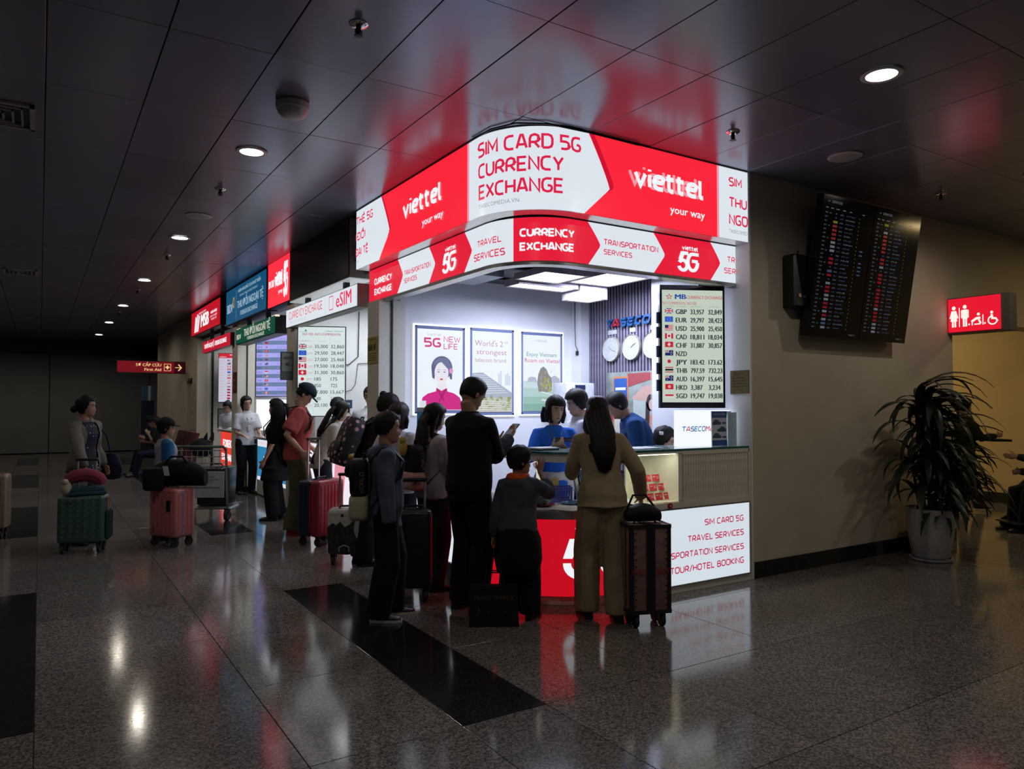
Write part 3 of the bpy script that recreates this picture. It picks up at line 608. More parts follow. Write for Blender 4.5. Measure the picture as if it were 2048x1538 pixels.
# toilet sign: a box flag-mounted on the corner of the right wall
t = thing('restroom_sign', 'bright red lit box sign with white restroom figures on the corner of the beige wall', 'sign', (8.5, 4.33, 2.29))
F = Face((8.5, 4.33, 2.295), (0, -1, 0))
m = MB().box((8.505, 3.70, 2.285), (8.66, 4.33, 2.685), .006); obj('housing', m, mat('sign_taupe', (.12, .1, .09), .5), t)
m = MB(); F.slab(m, .012, .012, .545, .378, 0, .006); obj('face_panel', m, glow('toilet_red', (.82, .008, .03), 1.0), t)
m = MB(); q = .009
F.disc(m, .075, .275, .02, .022, q, 14); F.poly(m, [(.05, .245), (.1, .245), (.122, .165), (.108, .16), (.098, .195), (.112, .13), (.038, .13), (.052, .195), (.042, .16), (.028, .165)], q)
F.rect(m, .053, .065, .072, .13, q); F.rect(m, .079, .065, .098, .13, q); F.rect(m, .128, .065, .137, .275, q)
F.disc(m, .19, .28, .02, .022, q, 14); F.rect(m, .162, .15, .218, .25, q); F.rect(m, .15, .16, .16, .245, q); F.rect(m, .22, .16, .23, .245, q); F.rect(m, .168, .065, .187, .15, q); F.rect(m, .193, .065, .212, .15, q)
F.disc(m, .232, .085, .01, .01, q, 8)
F.poly(m, [(.25, .12), (.3, .155), (.345, .16), (.35, .135), (.31, .13), (.262, .1)], q); F.disc(m, .328, .188, .016, .016, q, 12); F.rect(m, .258, .07, .27, .11, q); F.rect(m, .285, .075, .35, .088, q); F.poly(m, [(.32, .13), (.34, .13), (.36, .09), (.34, .085)], q)
F.rect(m, .368, .07, .378, .18, q); F.disc(m, .392, .085, .01, .01, q, 8)
F.disc(m, .46, .195, .015, .015, q, 12); F.poly(m, [(.448, .175), (.47, .175), (.475, .14), (.505, .135), (.525, .1), (.51, .092), (.495, .118), (.455, .12)], q)
for k in range(16):
    a0, a1 = R(100 + 16 * k), R(100 + 16 * (k + 1))
    F.poly(m, [(.468 + r * math.cos(a), .11 + r * math.sin(a)) for r, a in ((.05, a0), (.05, a1), (.036, a1), (.036, a0))], q)
obj('pictograms', m, glow('toilet_white', (1, .86, .78), 1.1), t)
# flight board: two portrait screens leaning out from the beige wall
t = thing('flight_board', 'dark double flight information screen leaning out from the beige wall', 'screen', (6.6, 4.2, 2.13))
BF = Face((5.83, 4.2, 2.13), (1, 0, 0), (0, -.155, 1))
m = MB(); BF.slab(m, 0, 0, .785, 1.265, -.07, 0); obj('screen', m, mat('screen_black', (.004, .006, .010), .12), t)
m = MB(); BF.slab(m, .795, 0, 1.58, 1.265, -.07, 0); obj('screen', m, mat('screen_black', (.004, .006, .010), .12), t)
m = MB(); BF.slab(m, .1, .2, 1.48, .26, -.12, -.07); BF.slab(m, .1, 1.0, 1.48, 1.06, -.12, -.07); BF.slab(m, .3, .1, .36, 1.15, -.12, -.07); BF.slab(m, 1.2, .1, 1.26, 1.15, -.12, -.07); obj('mount_frame', m, DARK, t)
m = MB().box((6.1, 4.12, 3.0), (6.2, 4.33, 3.1)).box((7.1, 4.12, 3.0), (7.2, 4.33, 3.1)).box((6.1, 4.2, 2.3), (7.2, 4.33, 2.36)); obj('wall_bracket', m, DARK, t)
mt = {k: MB() for k in ('w', 'r', 'b', 'y', 'g')}; rn = random.Random(3)
for sx in (.0, .795):
    BF.text(mt['w'], 'DEPARTURE', sx + .13, 1.2, .022, .15, off=.002); BF.text(mt['w'], '>', sx + .07, 1.2, .022, .03, off=.002)
    for k, (a, wd) in enumerate([(.05, .05), (.12, .06), (.2, .07), (.3, .06), (.4, .05), (.6, .05)]): BF.rect(mt['w'], sx + a, 1.15, sx + a + wd * .7, 1.157, .002)
    for row in range(29):
        b = 1.105 - row * .0365
        if b < .06: break
        BF.text(mt['w'], '%02d:%02d' % (5 + row // 2, rn.choice((0, 5, 10, 15, 25, 40, 55))), sx + .05, b, .012, .036, off=.002)
        k = rn.choice('rrrrrwwbgd') if row > 2 else rn.choice('wyd')
        if k == 'd': BF.rect(mt['b'], sx + .2, b + .002, sx + .22, b + .012, .002)
        else: BF.rect(mt[{'r': 'r', 'w': 'w', 'b': 'b', 'g': 'r', 'y': 'y'}[k]], sx + .175, b - .004, sx + .24, b + .017, .002)
        if row % 3 == 0: BF.rect(mt['g'], sx + .11, b, sx + .135, b + .009, .002)
        BF.text(mt['b' if row % 2 else 'w'], rn.choice(('VN', 'VJ', 'QH')) + str(rn.randint(120, 989)), sx + .27, b, .011, .05, off=.002)
        BF.text(mt['w' if row % 2 else 'b'], rn.choice(('DA NANG', 'HO CHI MINH', 'HUE', 'CAN THO', 'PHU QUOC', 'NHA TRANG', 'DA LAT', 'VINH')), sx + .36, b, .012, rn.uniform(.07, .14), off=.002)
        BF.rect(mt['y'], sx + .56, b + .001, sx + .568, b + .01, .002)
        if row in (8, 9, 11, 12, 13, 14) and sx == 0: BF.rect(mt['b'], sx + .62, b, sx + .67, b + .012, .002)
    BF.text(mt['w'], 'PAGE 1/2', sx + .62, .03, .014, .09, off=.002)
for k, c in (('w', (.3, .34, .42)), ('r', (.42, .01, .03)), ('b', (.08, .14, .34)), ('y', (.35, .3, .02)), ('g', (.02, .2, .14))): obj('flight_rows', mt[k], glow('board_' + k, c, .3), t)
t = thing('control_box', 'black equipment box on the beige wall behind the flight board', 'box', (5.8, 4.3, 2.38))
obj('case', MB().box((5.66, 4.19, 2.38), (5.86, 4.33, 2.86), .015), mat('box_black', (.008, .009, .012), .35), t)
obj('latch', MB().box((5.7, 4.18, 2.47), (5.73, 4.19, 2.5)).box((5.78, 4.18, 2.47), (5.8, 4.19, 2.49)), STEEL, t)
obj('aerial', MB().tube([(5.78, 4.25, 2.86), (5.79, 4.25, 2.91)], .006, 6), DARK, t)
# ---------------------------------------------------------------- the corner kiosk: counter
WC = Wrap(2.9, 4.33, 1.0, 6.95, 5.22); WU = Wrap(3.22, 4.355, .42, 6.95, 5.22)
ct = thing('service_counter', 'curved two-level service counter with red and white lit front at the corner kiosk', 'counter', (3.4, 4.8, 0))
sA = WC.ye - 5.42; sB = WC.L - (5.22 - 3.82)
m = MB(); WC.solid(m, 0, WC.L - .02, 0, .07, -.42, -.03); obj('plinth', m, CREAM, ct, smooth=True)
m = MB(); WC.solid(m, 0, WC.L - .02, .07, .66, -.42, -.01); obj('carcass', m, CREAM, ct, smooth=True)
REDC = glow('counter_red_glow', (.60, .004, .016), SIGN * .95)
m = MB(); WC.solid(m, sA, sB, .07, .655, -.008, .004); obj('red_front', m, REDC, ct, smooth=True)
m = MB(); WC.solid(m, .04, sA - .03, .2, .655, -.008, .002); obj('white_front', m, WGLOW, ct, smooth=True)
m = MB(); WC.solid(m, .04, sA - .03, .07, .19, -.008, .002); obj('kick_panel', m, STEEL, ct, smooth=True)
def P_(s0, z0): return lambda a, b: WC.p(s0 + a, z0 + b, .007)
m = MB(); tech(m, 'viettel', P_(2.67, .54), .06, .34, wt=.18)
# the big 5 with a slit, then G
def five(mb, s0, z0, wd, h, mp):
    q = lambda a, b: mp(s0 + a * wd, z0 + b * h)
    mb.add([q(.22, 1), (q(.95, 1)), q(.95, .86), q(.50, .86)], [(0, 1, 2, 3)])
    mb.add([q(.22, 1), q(.50, .86), q(.46, .76), q(.3, .5), q(.02, .5)], [(0, 1, 2, 3, 4)])
    for k in range(9):
        a0, a1 = R(78 - 8.5 * k), R(78 - 8.5 * (k + 1))
        mb.add([q(.5 + .46 * math.cos(a0), .34 + .38 * math.sin(a0)), q(.5 + .46 * math.cos(a1), .34 + .38 * math.sin(a1)), q(.5 + .23 * math.cos(a1), .36 + .2 * math.sin(a1)), q(.5 + .23 * math.cos(a0), .36 + .2 * math.sin(a0))], [(0, 1, 2, 3)])
    for k in range(16):
        a0, a1 = R(10 - 12 * k), R(10 - 12 * (k + 1))
        mb.add([q(.5 + .48 * math.cos(a0), .37 + .39 * math.sin(a0)), q(.5 + .48 * math.cos(a1), .37 + .39 * math.sin(a1)), q(.5 + .24 * math.cos(a1), .38 + .2 * math.sin(a1)), q(.5 + .24 * math.cos(a0), .38 + .2 * math.sin(a0))], [(0, 1, 2, 3)])
five(m, 2.575, .205, .25, .295, lambda s, z: WC.p(s, z, .007))
for k in range(22):
    a0, a1 = R(60 + 13 * k), R(60 + 13 * (k + 1)); g = lambda r, a: WC.p(2.97 + r * .12 * math.cos(a), .355 + r * .15 * math.sin(a), .007)
    m.quad(g(1, a0), g(1, a1), g(.55, a1), g(.55, a0))
m.quad(WC.p(2.97, .38, .007), WC.p(3.09, .38, .007), WC.p(3.09, .33, .007), WC.p(2.97, .33, .007))
obj('lettering', m, LETW, ct)
m = MB(); tech(m, 'viettel', P_(.98, .46), .07, .36, wt=.18); tech(m, '5G', P_(1.0, .27), .15, .32, wt=.2); obj('lettering', m, LETP, ct)
m = MB(); WC.solid(m, 1.66, WC.L - 1.3, .66, .715, -.5, .12, n=50); obj('desk_edge', m, STEEL, ct, smooth=True)
m = MB(); WC.solid(m, 1.66, WC.L - 1.3, .715, .728, -.5, .118, n=50); obj('desk_top', m, mat('desk_white', (.72, .74, .78), .25, var=.03), ct, smooth=True)
m = MB(); WU.solid(m, .1, WU.L - 1.49, 1.07, 1.132, -.42, 0, n=50); obj('upper_fascia', m, mat('counter_pale', (.78, .8, .82), .35, var=.03), ct, smooth=True)
m = MB(); WU.solid(m, .1, WU.L - .02, 1.132, 1.15, -.45, .02, n=56); obj('glass_top', m, mat('glass_counter_top', (.35, .5, .5), .06, var=.03, spec=.6), ct, smooth=True)
m = MB(); WU.solid(m, .1, WU.L - .02, 1.133, 1.149, .019, .023, n=56); obj('glass_edge', m, GREENGLASS, ct, smooth=True)
for s, w_, mt in ((2.21, .02, glow('post_glow', (.85, .85, .7), .7)), (1.2, .03, CREAM), (.4, .03, CREAM)):
    m = MB(); WU.solid(m, s, s + w_, .728, 1.07, -.05, -.02, n=1); obj('shelf_post', m, mt, ct)
obj('shelf_post', MB().hexa([(3.66, 4.74, .728), (3.69, 4.74, .728), (3.69, 4.77, .728), (3.66, 4.77, .728), (3.58, 4.74, 1.07), (3.605, 4.74, 1.07), (3.605, 4.77, 1.07), (3.58, 4.77, 1.07)]), CREAM, ct)
m = MB(); WC.solid(m, .02, 1.66, .66, .728, -.5, .005); obj('desk_side', m, CREAM, ct, smooth=True)
obj('side_shelf', MB().box((2.92, 6.1, .735), (3.2, 6.93, 1.149), .005), CREAM, ct)
# display case
cx0, cx1 = 3.74, 4.37
m = MB().box((cx0, 4.345, .70), (cx1, 4.78, .728)); obj('case_floor', m, CREAM, ct)
obj('case_side', MB().box((cx1 - .012, 4.34, .728), (cx1 + .03, 4.78, 1.132)), CREAM, ct)
obj('case_lid', MB().box((cx0, 4.335, 1.115), (cx1 + .03, 4.78, 1.132)), CREAM, ct)
m = MB().box((4.16, 4.75, .728), (cx1 - .012, 4.77, 1.115)).box((cx0, 4.75, .728), (4.16, 4.77, .76)).box((cx0, 4.75, 1.07), (4.16, 4.77, 1.115)); obj('case_back', m, mat('case_cream', (.75, .7, .55), .4, var=.03), ct)
m = MB().box((4.145, 4.735, .745), (4.165, 4.75, 1.085)).box((4.0, 4.735, .745), (4.145, 4.75, .76)).box((4.0, 4.735, 1.07), (4.145, 4.75, 1.085)); obj('hatch_frame', m, CREAM, ct)
obj('case_lamp', MB().box((cx0 + .03, 4.37, 1.105), (cx1 - .02, 4.39, 1.114)), glow('case_strip', (1, .93, .72), 3.5), ct)
lamp('case_lamp_light', 'AREA', ((cx0 + cx1) / 2, 4.42, 1.1), 2.2, (1, .92, .72), .5, sy=.05, parent=ct)
obj('case_glass', MB().box((cx0, 4.336, .728), (cx1 - .012, 4.34, 1.115)), GLASS, ct)
# fluted panel, frame and light box on the straight part
obj('fluted_backing', MB().box((cx1 + .03, 4.345, .70), (5.2, 4.75, 1.132)), mat('flute_dark', (.4, .38, .3), .6), ct)
obj('frame_rail', MB().box((cx1 + .03, 4.33, 1.1), (5.2, 4.345, 1.132)).box((3.95, 4.328, .675), (5.215, 4.345, .722)).box((5.19, 4.33, .0), (5.218, 4.36, 1.132)).box((3.85, 4.328, .0), (5.215, 4.345, .06)), CREAM, ct)
fm = mesh_of(MB().loft([[V((.0135 * math.cos(R(180 * k / 6 - 180)) , .0135 * math.sin(R(180 * k / 6 - 180)), z)) for k in range(7)] for z in (.722, 1.1)]), mat('flute_cream', (.74, .7, .58), .5), smooth=True, name='slat')
for k in range(27):
    o = bpy.data.objects.new('slat', fm); COL.objects.link(o); o.parent = ct
    o.location = V((4.425 + k * .0288, 4.345, 0)) - XF[ct.name][0]
F = Face((3.86, 4.318, .066), (1, 0, 0))
m = MB(); F.slab(m, 0, 0, 1.315, .6, -.012, 0); obj('light_box', m, glow('box_white_glow', (.66, .73, .80), SIGN), ct)
m = MB(); 
for st, b, w_, h in (('SIM CARD 5G', .448, .474, .052), ('TRAVEL SERVICES', .328, .67, .052), ('TRANSPORTATION SERVICES', .208, 1.06, .052), ('TOUR/HOTEL BOOKING', .09, .868, .054)): word(ct, LETP, lambda m: F.tech(m, st, 1.243, b, h, w_, al='R', wt=.17))
m = MB()
for a in ((0, -.01, 1.325, 0), (0, .6, 1.325, .612), (1.315, 0, 1.327, .6)): F.slab(m, a[0], a[1], a[2], a[3], -.012, .006)
obj('box_frame', m, STEEL, ct)
b = thing('badge', 'small round red badge on the counter under the display case', 'badge', (4.25, 4.325, .695))
obj('disc', MB().tube([(4.25, 4.329, .70), (4.25, 4.32, .70)], .024, 16), mat('badge_red', (.35, .01, .03), .4), b)
obj('emblem', MB().tube([(4.25, 4.321, .70), (4.25, 4.318, .70)], .010, 10), mat('badge_pale', (.6, .4, .4), .4), b)

# ---------------------------------------------------------------- kiosk ceiling and luminaires
kc = struct('trim_8', MB().box((3.12, 4.68, 2.86), (5.62, 7.05, 2.925)), mat('kiosk_ceiling_dark', (.035, .04, .055), .5))
for k in range(4): obj('batten', MB().box((3.14, 4.8 + .62 * k, 2.835), (5.3, 4.85 + .62 * k, 2.86)), BLACK, kc)
for a in ((3.15, 4.85, 3.75, 5.35), (3.15, 6.35, 3.95, 6.95)): obj('ceiling_board', MB().box((a[0], a[1], 2.8), (a[2], a[3], 2.86)), mat('kiosk_board', (.45, .48, .54), .5), kc)
WOODG = mat('grey_wood', (.3, .26, .3), .5, var=.3, scale=8); SLABG = glow('luminaire_glow', (.95, .96, 1), 2.6)
for k, (x0, x1, y0, y1, z, th, l) in enumerate([(3.95, 4.68, 6.07, 6.34, 2.70, .06, 'flat lit ceiling box nearest the posters'), (3.86, 4.38, 5.5, 6.02, 2.72, .05, 'flat lit ceiling box beside the smoke detector'), (4.5, 5.07, 5.4, 6.04, 2.75, .05, 'broad bright ceiling box in the middle of the kiosk'), (4.7, 5.06, 6.06, 6.38, 2.62, .12, 'lowest and deepest lit wooden ceiling box by the slatted wall')]):
    t = thing('luminaire', l, 'ceiling light', ((x0 + x1) / 2, (y0 + y1) / 2, z), 0, 'lit boxes under the kiosk ceiling')
    m = MB(); e = .02
    for a in ((x0, y0, x1, y0 + e), (x0, y1 - e, x1, y1), (x0, y0 + e, x0 + e, y1 - e), (x1 - e, y0 + e, x1, y1 - e)): m.box((a[0], a[1], z), (a[2], a[3], z + th))
    obj('frame', m, WOODG, t); obj('lid', MB().box((x0, y0, z + th), (x1, y1, z + th + .01)), WOODG, t)
    obj('diffuser', MB().box((x0 + e, y0 + e, z + .008), (x1 - e, y1 - e, z + .02)), SLABG, t)
    obj('suspension', MB().box(((x0 + x1) / 2 - .02, y0 + .1, z + th + .01), ((x0 + x1) / 2 + .02, y0 + .14, 2.86)), DARK, t)
    lamp('luminaire_lamp', 'AREA', ((x0 + x1) / 2, (y0 + y1) / 2, z - .004), BOOTH_W * (x1 - x0) * (y1 - y0), (.67, .74, 1), x1 - x0 - .04, sy=y1 - y0 - .04, parent=t)
t = thing('cassette_vent', 'square cassette air vent in the dark kiosk ceiling', 'vent', (3.95, 6.0, 2.86))
t.location = (3.5, 5.62, 2.86); XF[t.name] = (V((3.5, 5.62, 2.86)), 0)
for q in range(4):
    e = .07 * q; a0, a1, b0, b1 = 3.2 + e, 3.8 - e, 5.38 + e * .8, 5.86 - e * .8; m = MB()
    for a in ((a0, b0, a1, b0 + .02), (a0, b1 - .02, a1, b1), (a0, b0, a0 + .02, b1), (a1 - .02, b0, a1, b1)): m.box((a[0], a[1], 2.825 - .004 * q), (a[2], a[3], 2.86))
    obj('louvre', m, mat('louvre_silver', (.5, .52, .55), .3, .5), t)
t = thing('smoke_detector', 'grey smoke detector hanging under the kiosk ceiling', 'detector', (4.12, 5.25, 2.86))
t.location = (4.12, 5.25, 2.86); c = (4.12, 5.25, 2.86); obj('base', MB().lathe([(.05, 0), (.05, -.045), (.042, -.05)], c, 18), DARK, t, smooth=True); obj('sensor', MB().lathe([(.025, -.05), (.028, -.068), (.02, -.075)], c, 14), PLW, t, smooth=True)

# ---------------------------------------------------------------- lit posters on the kiosk's back wall
FRB = mat('acrylic_frame', (.16, .2, .36), .25, var=.05)
def poster(x0, x1, z0, z1, label):
    t = thing('poster', label, 'poster', ((x0 + x1) / 2, 7.04, z0), 0)
    F = Face((x0, 7.03, z0), (1, 0, 0)); w_, h = x1 - x0, z1 - z0
    m = MB(); F.slab(m, 0, 0, w_, h, -.018, -.002); obj('backing', m, FRB, t)
    m = MB(); g = .014
    for a in ((-g, -g, w_ + g, 0), (-g, h, w_ + g, h + g), (-g, 0, 0, h), (w_, 0, w_ + g, h)): F.slab(m, a[0], a[1], a[2], a[3], -.018, .002)
    obj('lit_edge', m, glow('edge_light', (.9, .95, 1), 1.6), t)
    m = MB(); F.slab(m, .03, .035, w_ - .03, h - .035, -.002, .001); obj('print', m, glow('poster_white', (.82, .87, .93), SIGN), t)
    for a, b in ((.012, .012), (w_ - .012, .012), (.012, h - .012), (w_ - .012, h - .012)): obj('stud', MB().tube([F.p(a, b, -.002), F.p(a, b, .012)], .009, 10), DARK, t)
    return t, F, w_, h
PG = lambda n, c, s=1: glow('print_' + n, c, s)
t, F, w_, h = poster(3.28, 3.876, 1.415, 2.34, 'lit poster of a short-haired woman in a magenta top')
m = MB(); tech(m, '5G', lambda a, b: F.p(.105 + a, .70 + b, .003), .1, .2, wt=.2); F.tech(m, 'NEW', .335, .76, .062, .2, wt=.13); F.tech(m, 'LIFE', .335, .685, .062, .17, wt=.13); obj('lettering', m, PG('magenta', (.62, .03, .18)), t)
m = MB(); F.tech(m, 'viettel', .14, .82, .03, .17, wt=.14); obj('lettering', m, PG('greylogo', (.5, .53, .6)), t)
m = MB(); F.poly(m, [(.06, .04), (.56, .04), (.56, .1), (.53, .17), (.46, .215), (.38, .235), (.375, .27), (.25, .27), (.245, .235), (.15, .21), (.09, .17), (.07, .1)], .003); obj('print_top', m, PG('rose', (.60, .02, .22)), t)
m = MB(); F.poly(m, [(.25, .26), (.33, .13), (.35, .135), (.28, .26)], .0034); F.poly(m, [(.375, .26), (.29, .12), (.275, .13), (.345, .26)], .0034); obj('print_collar', m, PG('rose2', (.40, .012, .13)), t)
m = MB(); F.disc(m, .315, .485, .125, .125, .0032, 24); F.poly(m, [(.19, .5), (.2, .38), (.225, .36), (.24, .44), (.4, .44), (.41, .37), (.435, .36), (.44, .5)], .0032); obj('print_hair', m, PG('hair', (.11, .12, .24)), t)
m = MB(); F.disc(m, .31, .43, .083, .115, .0036, 22); F.poly(m, [(.27, .35), (.355, .35), (.37, .27), (.31, .24), (.255, .27)], .0036); obj('print_face', m, PG('face', (.78, .76, .82)), t)
m = MB(); F.poly(m, [(.22, .50), (.30, .555), (.39, .47), (.405, .40), (.43, .50), (.38, .585), (.28, .59), (.22, .55)], .0039); obj('print_fringe', m, PG('hair2', (.15, .16, .29)), t)
m = MB(); F.disc(m, .275, .44, .014, .006, .004, 10); F.disc(m, .345, .44, .014, .006, .004, 10); F.rect(m, .258, .462, .292, .466, .004); F.rect(m, .33, .462, .364, .466, .004); obj('print_eyes', m, PG('eye', (.2, .2, .3)), t)
m = MB(); F.disc(m, .31, .363, .02, .009, .004, 12); obj('print_lips', m, PG('lips', (.65, .08, .1)), t)
m = MB(); F.disc(m, .425, .455, .025, .03, .0041, 10); obj('print_flower', m, PG('flower', (.7, .3, .55)), t)
m = MB(); F.rect(m, .06, .05, .13, .135, .0042); obj('blank_card', m, PG('card', (.66, .72, .74)), t)
m = MB(); F.rect(m, .15, .06, .24, .066, .0042); F.rect(m, .15, .078, .26, .084, .0042); obj('lettering', m, PG('tiny', (.85, .7, .78)), t)
t, F, w_, h = poster(3.936, 4.505, 1.393, 2.35, 'lit poster with pale headline over a white stadium roof and gardens')
m = MB(); F.text(m, "World's 2", .06, .76, .062, .36); F.text(m, 'nd', .44, .80, .025, .04); F.text(m, 'strongest', .08, .67, .055, .39); F.text(m, 'telecom brand', .06, .585, .045, .40); obj('lettering', m, PG('softred', (.52, .28, .38)), t)
m = MB(); F.poly(m, [(.03, .46), (.16, .47), (.54, .25), (.54, .16), (.03, .2)], .003); obj('print_roof', m, PG('roof', (.38, .44, .54)), t)
m = MB()
for k in range(9): F.poly(m, [(.05 + .0 * k, .45 - .026 * k), (.20 + .035 * k, .44 - .023 * k), (.205 + .035 * k, .432 - .023 * k), (.05, .44 - .026 * k)], .0034)
obj('print_ribs', m, PG('roofline', (.6, .66, .72)), t)
m = MB()
for x, hh in ((.36, .46), (.385, .49), (.45, .45), (.475, .47), (.5, .44)): F.rect(m, x, .33, x + .018, hh, .0028)
obj('print_towers', m, PG('tower', (.56, .63, .76)), t)
m = MB(); F.poly(m, [(.03, .035), (.54, .035), (.54, .21), (.4, .19), (.25, .2), (.1, .17), (.03, .19)], .0036); obj('print_ground', m, PG('ground', (.5, .52, .46)), t)
m = MB(); rn = random.Random(5)
for k in range(46): F.disc(m, rn.uniform(.06, .52), rn.uniform(.06, .2), rn.uniform(.008, .022), None, .004, 7)
obj('print_garden', m, PG('garden', (.28, .34, .13)), t)
m = MB()
for k in range(5): F.poly(m, [(.04, .06 + .025 * k), (.53, .05 + .022 * k), (.53, .057 + .022 * k), (.04, .07 + .025 * k)], .0042)
obj('print_paths', m, PG('path', (.66, .66, .6)), t)
t, F, w_, h = poster(4.6, 5.183, 1.40, 2.342, 'lit poster of a limestone rock standing in a green bay')
m = MB(); F.tech(m, 'viettel', .2, .83, .032, .16, wt=.13); obj('lettering', m, PG('greylogo', (.5, .53, .6)), t)
m = MB(); F.text(m, 'Enjoy Vietnam', .075, .665, .045, .42); obj('lettering', m, PG('teal', (.12, .3, .36)), t)
m = MB(); F.text(m, 'Roam on Viettel', .05, .595, .045, .49); obj('lettering', m, PG('rosetext', (.62, .1, .22)), t)
for z0, z1, c in ((.035, .12, (.22, .42, .36)), (.12, .2, (.30, .50, .44)), (.2, .3, (.42, .6, .58)), (.3, .38, (.56, .68, .72))):
    m = MB(); F.rect(m, .03, z0, w_ - .03, z1, .003); obj('print_water', m, PG('water%d' % int(z0 * 100), c), t)
m = MB(); F.poly(m, [(.08, .37), (.1, .42), (.15, .43), (.2, .42), (.22, .37)], .0034); F.poly(m, [(.4, .36), (.42, .43), (.47, .45), (.54, .41), (.54, .36)], .0034); obj('print_far_rocks', m, PG('farrock', (.45, .47, .6)), t)
m = MB(); F.poly(m, [(.24, .26), (.22, .36), (.235, .46), (.27, .53), (.31, .55), (.35, .52), (.38, .46), (.42, .42), (.43, .33), (.42, .27), (.33, .245)], .0038); obj('print_rock', m, PG('rock', (.25, .25, .24)), t)
m = MB(); rn = random.Random(9)
for k in range(24):
    x, z = rn.uniform(.25, .41), rn.uniform(.28, .48); F.poly(m, [(x, z), (x + .012, z + .01), (x + .006, z + rn.uniform(.03, .06))], .0042)
obj('print_cliffs', m, PG('cliff', (.5, .48, .36)), t)
m = MB()
for k in range(14): F.disc(m, rn.uniform(.3, .42), rn.uniform(.27, .42), rn.uniform(.008, .02), None, .0044, 7)
obj('print_bushes', m, PG('bush', (.36, .38, .08)), t)
m = MB(); F.poly(m, [(.25, .255), (.45, .215), (.45, .225), (.3, .262)], .0042); F.poly(m, [(.27, .16), (.4, .14), (.44, .15), (.3, .175)], .0042); obj('print_boat', m, PG('boat', (.72, .76, .74)), t)

# ---------------------------------------------------------------- slatted wall, letters, clocks, hoarding
sw = struct('wall_slats', MB().box((5.468, 5.56, .4), (5.475, 6.87, 2.86)), mat('slat_backing', (.012, .012, .016), .8))
slm = mesh_of(MB().box((-.016, -.015, 0), (0, .015, 2.06), .003), mat('slat_grey_purple', (.20, .18, .25), .5, var=.2, scale=12), name='slat')
for k in range(26):
    o = bpy.data.objects.new('slat', slm); COL.objects.link(o); o.parent = sw; o.location = (5.468, 5.59 + k * .0506, .78)
SF = Face((5.44, 6.6, 0), (0, -1, 0))
t = thing('wall_letters', 'blue and red raised company letters on the slatted wall', 'sign', (5.44, 6.15, 2.37))
for st, a, w_, mt in (('T', .07, .12, 'b'), ('A', .165, .14, 'r'), ('S', .32, .1, 'b'), ('E', .44, .1, 'b'), ('C', .56, .1, 'b'), ('O', .68, .12, 'b'), ('M', .82, .16, 'r')):
    m = MB()
    for q in range(5): tech(m, st, lambda p, z: SF.p(a + p, 2.37 + z, q * .006), .1, w_, wt=.26, ital=.22)
    obj('letter', m, mat('letter_blue', (.012, .08, .25), .4) if mt == 'b' else mat('letter_red', (.34, .02, .05), .4), t)
CLR = mat('clock_rim', (.34, .33, .26), .4); CLF = mat('clock_face', (.46, .47, .48), .5)
for k, (y, l) in enumerate(((6.44, 'cream round wall clock farthest along the slatted wall, under a wide tag'), (6.1, 'cream round wall clock in the middle of the three on the slatted wall'), (5.775, 'cream round wall clock half hidden behind the rate screen'))):
    t = thing('wall_clock', l, 'clock', (5.44, y, 2.135), 0, 'clocks on the slatted wall')
    def ring(r, x): return [V((x, y + r * math.cos(2 * math.pi * i / 32), 2.135 + r * math.sin(2 * math.pi * i / 32))) for i in range(32)]
    obj('rim', MB().loft([ring(.14, 5.452), ring(.143, 5.425), ring(.137, 5.415), ring(.128, 5.425)], True), CLR, t, smooth=True)
    obj('face', MB().loft([ring(.129, 5.43), ring(.129, 5.424)]), CLF, t)
    m = MB()
    for q in range(12): a = R(30 * q); m.box((5.422, y + .11 * math.cos(a) - .003, 2.135 + .11 * math.sin(a) - .003), (5.424, y + .11 * math.cos(a) + .003, 2.135 + .11 * math.sin(a) + .003))
    obj('hour_marks', m, mat('clock_grey', (.4, .4, .42), .5), t)
    for ln, a in ((.06, 40 + 100 * k), (.09, 200 - 50 * k)):
        a = R(a); obj('hand', MB().tube([(5.42, y, 2.135), (5.42, y + ln * math.cos(a), 2.135 + ln * math.sin(a))], .003, 5), mat('clock_hand', (.35, .34, .33), .5), t)
    obj('hub', MB().ball((5.42, y, 2.135), .008, 8, 5), mat('clock_grey', (.4, .4, .42), .5), t)
    wd = .075 if k == 0 else .045
    g = obj('name_tag', MB().box((5.446, y - wd, 2.303), (5.452, y + wd, 2.35)), CLF); tag(g, ['wide white name tag over the farthest clock', 'small white name tag over the middle clock', 'small white name tag over the half hidden clock'][k], 'tag', 'name tags over the clocks')
t = thing('hoarding', 'colourful advertising board with blue phone and smiling woman on the slatted wall', 'poster', (5.44, 6.05, 1.0))
F = Face((5.435, 6.53, .95), (0, -1, 0)); w_, h = .95, .92
m = MB(); F.slab(m, 0, 0, w_, h, -.01, 0); obj('board', m, mat('ad_grey_green', (.26, .3, .27), .4, var=.4, scale=5), t)
AD = lambda n, c: mat('ad_' + n, c, .4, var=.06)
m = MB(); F.poly(m, [(.02, .5), (.14, .62), (.14, .40), (.06, .36), (.02, .4)], .002); F.poly(m, [(.36, .75), (.5, .78), (.7, .82), (.93, .80), (.93, .9), (.36, .9)], .002); obj('print_awning', m, AD('red', (.35, .06, .07)), t)
m = MB(); F.poly(m, [(.42, .62), (.6, .75), (.93, .8), (.93, .62), (.6, .6)], .0024); obj('print_roof', m, AD('peach', (.55, .34, .28)), t)
m = MB(); F.rect(m, .45, .3, .93, .66, .002); obj('print_wall', m, AD('pale', (.42, .48, .44)), t)
m = MB(); F.rect(m, .12, .2, .37, .87, .003); obj('print_phone_case', m, AD('orange', (.62, .2, .06)), t)
